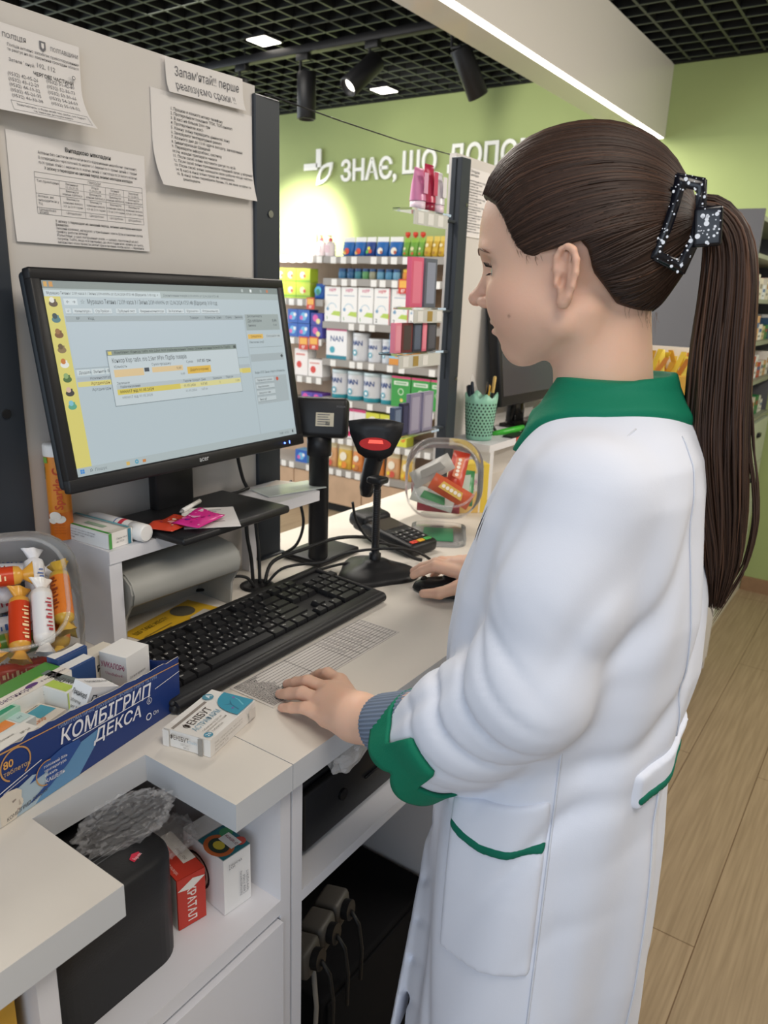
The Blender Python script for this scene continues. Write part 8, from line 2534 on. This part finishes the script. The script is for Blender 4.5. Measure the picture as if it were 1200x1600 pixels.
TOR = f_loft([(1.372, -0.052, 0.054, 0.062), (1.350, -0.055, 0.067, 0.090), (1.332, -0.057, 0.078, 0.122), (1.310, -0.057, 0.088, 0.152), (1.280, -0.053, 0.098, 0.168), (1.24, -0.047, 0.108, 0.172),
              (1.16, -0.042, 0.126, 0.172), (1.09, -0.040, 0.130, 0.170), (1.02, -0.034, 0.124, 0.170), (0.96, -0.033, 0.126, 0.178), (0.88, -0.034, 0.131, 0.188), (0.76, -0.035, 0.133, 0.196), (0.6, -0.030, 0.134, 0.204), (0.43, -0.028, 0.138, 0.212)], 2.2)
def f_tor(x, y, z):
    return TOR[0](x, y, z) - fold(x, y, z)
LSE = (-0.130, 0.088, 0.9960)
RSE = (0.372, 0.105, 0.992)
def slit_angle(x, y, z, W_, ax):
    u = np.cross(ax, (0, 0, 1)); u = u / np.linalg.norm(u)
    v = np.cross(u, ax)
    sd = -1 if W_[0] < 0 else 1
    px, py, pz = x - W_[0], y - W_[1], z - W_[2]
    an = np.arctan2(px * v[0] + py * v[1] + pz * v[2], (px * u[0] + py * u[1] + pz * u[2]) * sd)
    return np.abs(((an + 0.10 + np.pi) % (2 * np.pi)) - np.pi)


def end_cut(t):
    """how far the sleeve's end is cut back at an angle t from its slit: two rounded lobes"""
    return 0.024 * np.where(t < 1.2, (1 - np.sin(np.pi * np.clip(t / 1.2, 0, 1))), 0.30 * np.clip((t - 1.2) / 0.2, 0, 1) + (1 - np.clip((t - 1.2) / 0.2, 0, 1)))


def sleeve(S_, E_, W_, rs):
    ch = f_chain([S_, tuple((np.array(S_) + np.array(E_)) / 2 + np.array((-0.004, 0.0, 0))), E_, tuple((np.array(E_) + np.array(W_)) / 2 + np.array((0, 0, -0.004))), W_], rs, 0.03)
    S_, E_, W_ = (np.array(q, np.float32) for q in (S_, E_, W_))
    ax1 = (E_ - S_) / np.linalg.norm(E_ - S_)
    ax2 = (W_ - E_) / np.linalg.norm(W_ - E_)

    def d(x, y, z):
        o = ch[0](x, y, z)
        s1 = (x - E_[0]) * ax1[0] + (y - E_[1]) * ax1[1] + (z - E_[2]) * ax1[2]
        s2 = (x - E_[0]) * ax2[0] + (y - E_[1]) * ax2[1] + (z - E_[2]) * ax2[2]
        # rings of cloth pushed up inside the elbow, long creases above it
        inner = np.clip(0.5 + 7.0 * (y - E_[1]), 0, 1.3)
        elb = np.exp(-((s2 - 0.035) / 0.060) ** 2)
        f = -0.0085 * elb * inner * crease(105 * s2 - 60 * (z - E_[2]) + 14 * x + 1.5 * np.sin(60 * x), 0.42)
        f = f - 0.0050 * np.exp(-((s1 + 0.035) / 0.035) ** 2) * inner * crease(95 * s1 + 70 * y + 22 * x + 2.0, 0.40)
        f = f - 0.0045 * np.exp(-((s2 - 0.10) / 0.06) ** 2) * crease(48 * z + 55 * x + 30 * y, 0.35)
        f = f - 0.0045 * np.exp(-((s1 + 0.10) / 0.07) ** 2) * crease(62 * y + 18 * z + 30 * x + 1.0, 0.30)
        f = f + 0.0014 * np.sin(52 * y + 31 * z + 20 * x) + 0.003
        o = o - f
        # the sleeve ends square to the forearm
        e = (x - W_[0]) * ax2[0] + (y - W_[1]) * ax2[1] + (z - W_[2]) * ax2[2]
        return np.maximum(o, np.where((s2 > 0.03) & (z < 1.16), e, -1))
    return d, (ch[1][0] - 0.01, ch[1][1] + 0.01)
SL = sleeve((-0.126, -0.050, 1.284), (-0.172, -0.018, 1.110), LSE, [0.052, 0.051, 0.050, 0.053, 0.050])
SRr = sleeve((0.142, -0.050, 1.298), (0.262, -0.012, 1.098), RSE, [0.056, 0.060, 0.060, 0.055, 0.047])
FLAP = f_cap((-0.022, 0.098, 0.80), (-0.030, 0.128, 0.505), 0.006, 0.007, sx=5.0)
CO = [((f_tor, (TOR[1][0] - 0.012, TOR[1][1] + 0.012)), '+', 0.01), (SL, '+', 0.014), (SRr, '+', 0.018), (FLAP, '+', 0.012)]
cgx, cgy, cgz = axis((-0.31, 0.46, 0.004)), axis((-0.20, 0.22, 0.004)), axis((0.425, 1.385, 0.004))
CD = ev_grid(CO, cgx, cgy, cgz)
cV, cQ = surfnet(CD, cgx, cgy, cgz)
cV = relax(cV, cQ, 1, 0.35)
cloth = mat('coat_cloth', hexc('d5d9e5'), 0.8, spec=0.2, bump=0.06, bscale=900)
green = mat('coat_green', hexc('0e7256'), 0.7, spec=0.25, bump=0.2, bscale=420)
greend = mat('coat_green_stripe', hexc('0b6450'), 0.7, spec=0.25)
coat = np_mesh('coat', cV, cQ, [cloth], person)


def layer(name, region, lift, box_, step, m, parent, extra=None, on=None):
    """a second thickness of cloth lying on the coat inside a region"""
    gx, gy, gz = (axis((a, b, step)) for a, b in box_)
    X_, Y_, Z_ = gx[:, None, None], gy[None, :, None], gz[None, None, :]
    D0 = ev_grid(on or CO, gx, gy, gz)
    D = np.maximum(D0 - lift, -(D0 + 0.010))
    D = smax(D, region(X_, Y_, Z_).astype(np.float32) + 0 * D, 0.002)
    if extra is not None:
        D = smin(D, extra(X_, Y_, Z_).astype(np.float32) + 0 * D, 0.006)
    V, Q = surfnet(D, gx, gy, gz)
    V = relax(V, Q, 4, 0.5)
    return np_mesh(name, V, Q, [m], parent)


# collar: lies on the shoulders, stands up round the neck
def col_region(x, y, z):
    a = np.arctan2(x, y + 0.05)                  # 0 = front
    rad = np.interp(np.abs(a), [0, 0.5, 1.0, 1.6, 2.3, 3.14], [0.098, 0.098, 0.094, 0.092, 0.086, 0.080])
    return np.maximum(np.maximum(np.sqrt(x * x + (y + 0.05) ** 2) - rad, 1.30 - z), np.where(np.abs(a) < 0.42, 0.01, -0.01))
def col_stand(x, y, z):
    a = np.arctan2(x, y + 0.045)
    top = np.interp(np.abs(a), [0, 0.5, 1.2, 2.2, 3.14], [1.335, 1.343, 1.364, 1.381, 1.385])
    sl = (z - 1.36) * 0.25
    q = np.sqrt((x / 0.066) ** 2 + ((y + 0.048 + sl * 0.3) / 0.060) ** 2)
    ring = np.abs((q - 1) * 0.06 + (z - 1.372) * 0.35) - 0.0042
    return np.maximum(np.maximum(ring, z - top), np.maximum(1.335 - z, np.where(np.abs(a) < 0.42, 0.01, -0.01)))
layer('collar', col_region, 0.0055, ((-0.13, 0.13), (-0.16, 0.07), (1.29, 1.41)), 0.0020, green, coat, col_stand)


# cuffs: scalloped green turn-backs with a slit
def cuff_region(E_, W_, side):
    E_, W_ = np.array(E_, np.float32), np.array(W_, np.float32)
    ax = (W_ - E_) / np.linalg.norm(W_ - E_)
    u = np.cross(ax, (0, 0, 1)); u /= np.linalg.norm(u)
    v = np.cross(u, ax)

    def d(x, y, z):
        px, py, pz = x - W_[0], y - W_[1], z - W_[2]
        s = -(px * ax[0] + py * ax[1] + pz * ax[2])
        an = np.arctan2(px * v[0] + py * v[1] + pz * v[2], (px * u[0] + py * u[1] + pz * u[2]) * side)
        t = np.abs(((an + 0.10 + np.pi) % (2 * np.pi)) - np.pi)
        width = end_cut(t) + 0.034 + 0.030 * np.clip(1 - t / 0.5, 0, 1) ** 0.7
        rad = np.sqrt(px ** 2 + py ** 2 + pz ** 2)
        return np.maximum(np.maximum(s - width, -s - 0.004), rad - 0.12)
    return d
def scallop_cuff(E_, W_, sl, sd, phi0):
    """turned-back cuff with two rounded lobes meeting at a slit, lying on the sleeve"""
    E_, W_ = np.array(E_), np.array(W_)
    ax = (W_ - E_) / np.linalg.norm(W_ - E_)
    u = np.cross(ax, (0, 0, 1)); u /= np.linalg.norm(u); v = np.cross(u, ax); u = u * sd
    NP_, NS_ = 144, 10
    t_ = np.linspace(-np.pi, np.pi, NP_)
    ta = np.abs(t_)
    s_out = 0.010 - 0.026 * np.sin(np.clip(ta / 0.62, 0, 1) * np.pi / 2) ** 0.55
    k = np.clip((ta - 0.30) / 0.16, 0, 1); k = k * k * (3 - 2 * k)
    s_in = 0.019 + 0.043 * (1 - k) - 0.006 * np.clip(1 - ta / 0.3, 0, 1) ** 2 * 0
    S_ = s_out[:, None] + (s_in - s_out)[:, None] * np.linspace(0, 1, NS_)[None, :]
    T_2 = np.repeat(t_[:, None], NS_, 1) + phi0
    c = W_ - ax * np.maximum(S_, 0.005)[..., None]
    dr = u * np.cos(T_2)[..., None] + v * np.sin(T_2)[..., None]
    lo, hi = np.full(S_.shape, 0.005), np.full(S_.shape, 0.10)
    for _ in range(20):
        m = (lo + hi) / 2
        q = c + dr * m[..., None]
        f = sl[0](q[..., 0], q[..., 1], q[..., 2])
        lo = np.where(f < 0, m, lo); hi = np.where(f < 0, hi, m)
    r = (lo + hi) / 2
    for _ in range(3):      # even out the creases under the stiff cuff
        r[1:-1] = (r[:-2] + 2 * r[1:-1] + r[2:]) / 4
    P = W_ - ax * S_[..., None]
    A = P + dr * (r + 0.0048)[..., None]; Bn = P + dr * (r + 0.0008)[..., None]
    V = np.concatenate([A.reshape(-1, 3), Bn.reshape(-1, 3)])
    n = NP_ * NS_; Q = []
    for i in range(NP_ - 1):
        for j in range(NS_ - 1):
            a = i * NS_ + j; b = a + NS_
            Q.append((a, a + 1, b + 1, b)); Q.append((n + a, n + b, n + b + 1, n + a + 1))
        for j in (0, NS_ - 1):
            a = i * NS_ + j; b = a + NS_
            Q.append((a, b, n + b, n + a) if j == 0 else (b, a, n + a, n + b))
    return np_mesh('cuff', V, np.array(Q), [green], coat)


scallop_cuff((-0.172, -0.018, 1.110), LSE, SL, -1, -0.10)
layer('cuff', cuff_region((0.262, -0.012, 1.098), RSE, 1), 0.004, ((0.28, 0.45), (0.01, 0.14), (0.92, 1.07)), 0.0025, green, coat, None, [CO[2]])


# pocket with its green stripe, on her left side
def pocket_region(x, y, z):
    top = 0.985 + (-0.010 - y) * 0.35
    bot = 0.806 - (y + 0.02) * 0.25
    return np.maximum(np.maximum(z - top, bot - z), np.maximum(np.maximum(y - 0.046, -0.052 - y), x + 0.075))
layer('pocket', pocket_region, 0.0035, ((-0.24, -0.04), (-0.07, 0.08), (0.77, 1.03)), 0.003, cloth, coat, None, CO[:1])
def stripe_region(x, y, z):
    cz = np.interp(y, [-0.052, -0.02, 0.01, 0.035, 0.058], [0.951, 0.938, 0.931, 0.934, 0.942])
    return np.maximum(np.maximum(np.abs(z - cz) - 0.0048, x + 0.075), np.maximum(y - 0.046, -0.0515 - y))
layer('pocket_stripe', stripe_region, 0.0050, ((-0.24, -0.04), (-0.07, 0.08), (0.90, 0.98)), 0.002, greend, coat, None, CO[:1])
# half belt at the back
def belt_region(x, y, z):
    cz = 1.008 + 0.02 * np.clip((0.10 - np.abs(x)) / 0.1, -1, 1)
    return np.maximum(np.maximum(np.abs(z - cz) - 0.018, np.abs(x) - 0.132), y + 0.06)
layer('half_belt', belt_region, 0.0055, ((-0.17, 0.17), (-0.20, -0.03), (0.95, 1.07)), 0.0025, cloth, coat, None, CO[:1])
def belt_stripe(x, y, z):
    cz = 0.999 + 0.02 * np.clip((0.10 - np.abs(x)) / 0.1, -1, 1)
    return np.maximum(np.maximum(np.abs(z - cz) - 0.0055, np.abs(x) - 0.1315), y + 0.06)
layer('belt_stripe', belt_stripe, 0.0070, ((-0.17, 0.17), (-0.20, -0.03), (0.96, 1.05)), 0.0025, greend, coat, None, CO[:1])


def on_coat(P, lift=0.0006, axis_y=-0.04):
    """push points out horizontally from the trunk's axis to the coat's surface"""
    P = np.asarray(P, float)
    c = np.stack([np.zeros(len(P)), np.full(len(P), axis_y), P[:, 2]], 1)
    d = P - c
    d /= np.linalg.norm(d, axis=1)[:, None] + 1e-9
    lo, hi = np.full(len(P), 0.01), np.full(len(P), 0.26)
    for _ in range(24):
        mid = (lo + hi) / 2
        q = c + d * mid[:, None]
        f = f_tor(q[:, 0], q[:, 1], q[:, 2])
        lo = np.where(f < lift, mid, lo); hi = np.where(f < lift, hi, mid)
    return c + d * ((lo + hi) / 2)[:, None]


seamm = mat('coat_seam', hexc('ccd0da'), 0.8)
def seam(pts, n=26, r=0.0008):
    pts = np.array(pts, float)
    t = np.linspace(0, 1, len(pts)); tt = np.linspace(0, 1, n)
    P = on_coat(np.stack([np.interp(tt, t, pts[:, j]) for j in range(3)], 1))
    mb = MB(); mb.tube([tuple(p) for p in P], r, seamm, 6)
    mb.build('seam', coat)
seam([(-0.17, -0.056, 1.06), (-0.18, -0.056, 0.94), (-0.2, -0.056, 0.76), (-0.2, -0.055, 0.5)], 40, 0.0012)
seam([(-0.085, -0.075, 1.342), (-0.12, -0.060, 1.325), (-0.15, -0.045, 1.30)])
seam([(-0.075, -0.125, 1.335), (-0.10, -0.150, 1.26), (-0.10, -0.165, 1.15), (-0.085, -0.17, 1.04)], 40)
seam([(-0.10, -0.15, 0.985), (-0.11, -0.15, 0.80), (-0.115, -0.15, 0.5)], 40, 0.0010)
mb = MB()   # dark embroidered badge on the chest
bk = mat('badge_navy', hexc('1c2236'), 0.7)
pts = on_coat(np.array([(-0.075 + 0.012 * math.cos(t), 0.06, 1.228 + 0.018 * math.sin(t)) for t in np.linspace(0, 6.28, 14)[:-1]]), 0.0022)
mb.add([tuple(p) for p in pts], [tuple(range(12, -1, -1))], bk)
mb.build('badge', coat)

# sweater cuffs showing at the wrists, trousers and shoes
knit = bpy.data.materials.new('knit_grey_blue')
knit.use_nodes = True
nt = knit.node_tree
pb = nt.nodes['Principled BSDF']
pb.inputs['Roughness'].default_value = 0.9
wv = nt.nodes.new('ShaderNodeAttribute'); wv.attribute_name = 'Col'
nt.links.new(wv.outputs['Color'], pb.inputs['Base Color'])
for E_, W_, r0 in (((-0.149, 0.035, 1.052), LW, 0.0345), ((0.34, 0.075, 1.01), RW, 0.032)):
    a, b = Vector(E_), Vector(W_)
    ax = (b - a).normalized(); uu = ax.cross(Vector((0, 0, 1))).normalized(); vv = uu.cross(ax)
    V, Q, C_ = [], [], []
    NS, ND = 16, 132
    for i in range(NS):
        t = i / (NS - 1)
        for k in range(ND):
            an = 2 * math.pi * k / ND
            r = r0 * (1.08 - 0.10 * t) + 0.0008 * math.cos(an * 44)
            if i == NS - 1: r *= 0.93
            p = a + (b + ax * 0.004 - a) * t + (uu * math.cos(an) + vv * math.sin(an) * 0.92) * r
            V.append(tuple(p))
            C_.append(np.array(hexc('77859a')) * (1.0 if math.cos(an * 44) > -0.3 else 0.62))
    for i in range(NS - 1):
        for k in range(ND):
            k2 = (k + 1) % ND
            Q.append((i * ND + k, i * ND + k2, (i + 1) * ND + k2, (i + 1) * ND + k))
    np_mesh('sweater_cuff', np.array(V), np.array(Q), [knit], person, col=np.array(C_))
mb = MB()
tm = mat('trousers_dark', hexc('25262c'), 0.85)
for s in (-1, 1):
    mb.tube([(s * 0.08, -0.04, 0.86), (s * 0.082, -0.038, 0.65), (s * 0.085, -0.036, 0.47), (s * 0.088, -0.045, 0.28), (s * 0.09, -0.055, 0.085)], [0.092, 0.080, 0.064, 0.060, 0.058], tm, 24)
mb.build('trousers', person)
sm_ = mat('shoe_white', hexc('d8d8d6'), 0.5)
for s in (-1, 1):
    mb = MB()
    mb.prism([(s * 0.095 + 0.043 * math.cos(t) * (1 - 0.12 * math.sin(t)), 0.005 + 0.125 * math.sin(t)) for t in np.linspace(0, 6.28, 25)[:-1]], 0.0, 0.028, sm_)
    mb.sphere((s * 0.095, 0.01, 0.032), 1.0, sm_, n=20, sc=(0.043, 0.122, 0.045))
    mb.build('shoe', person)
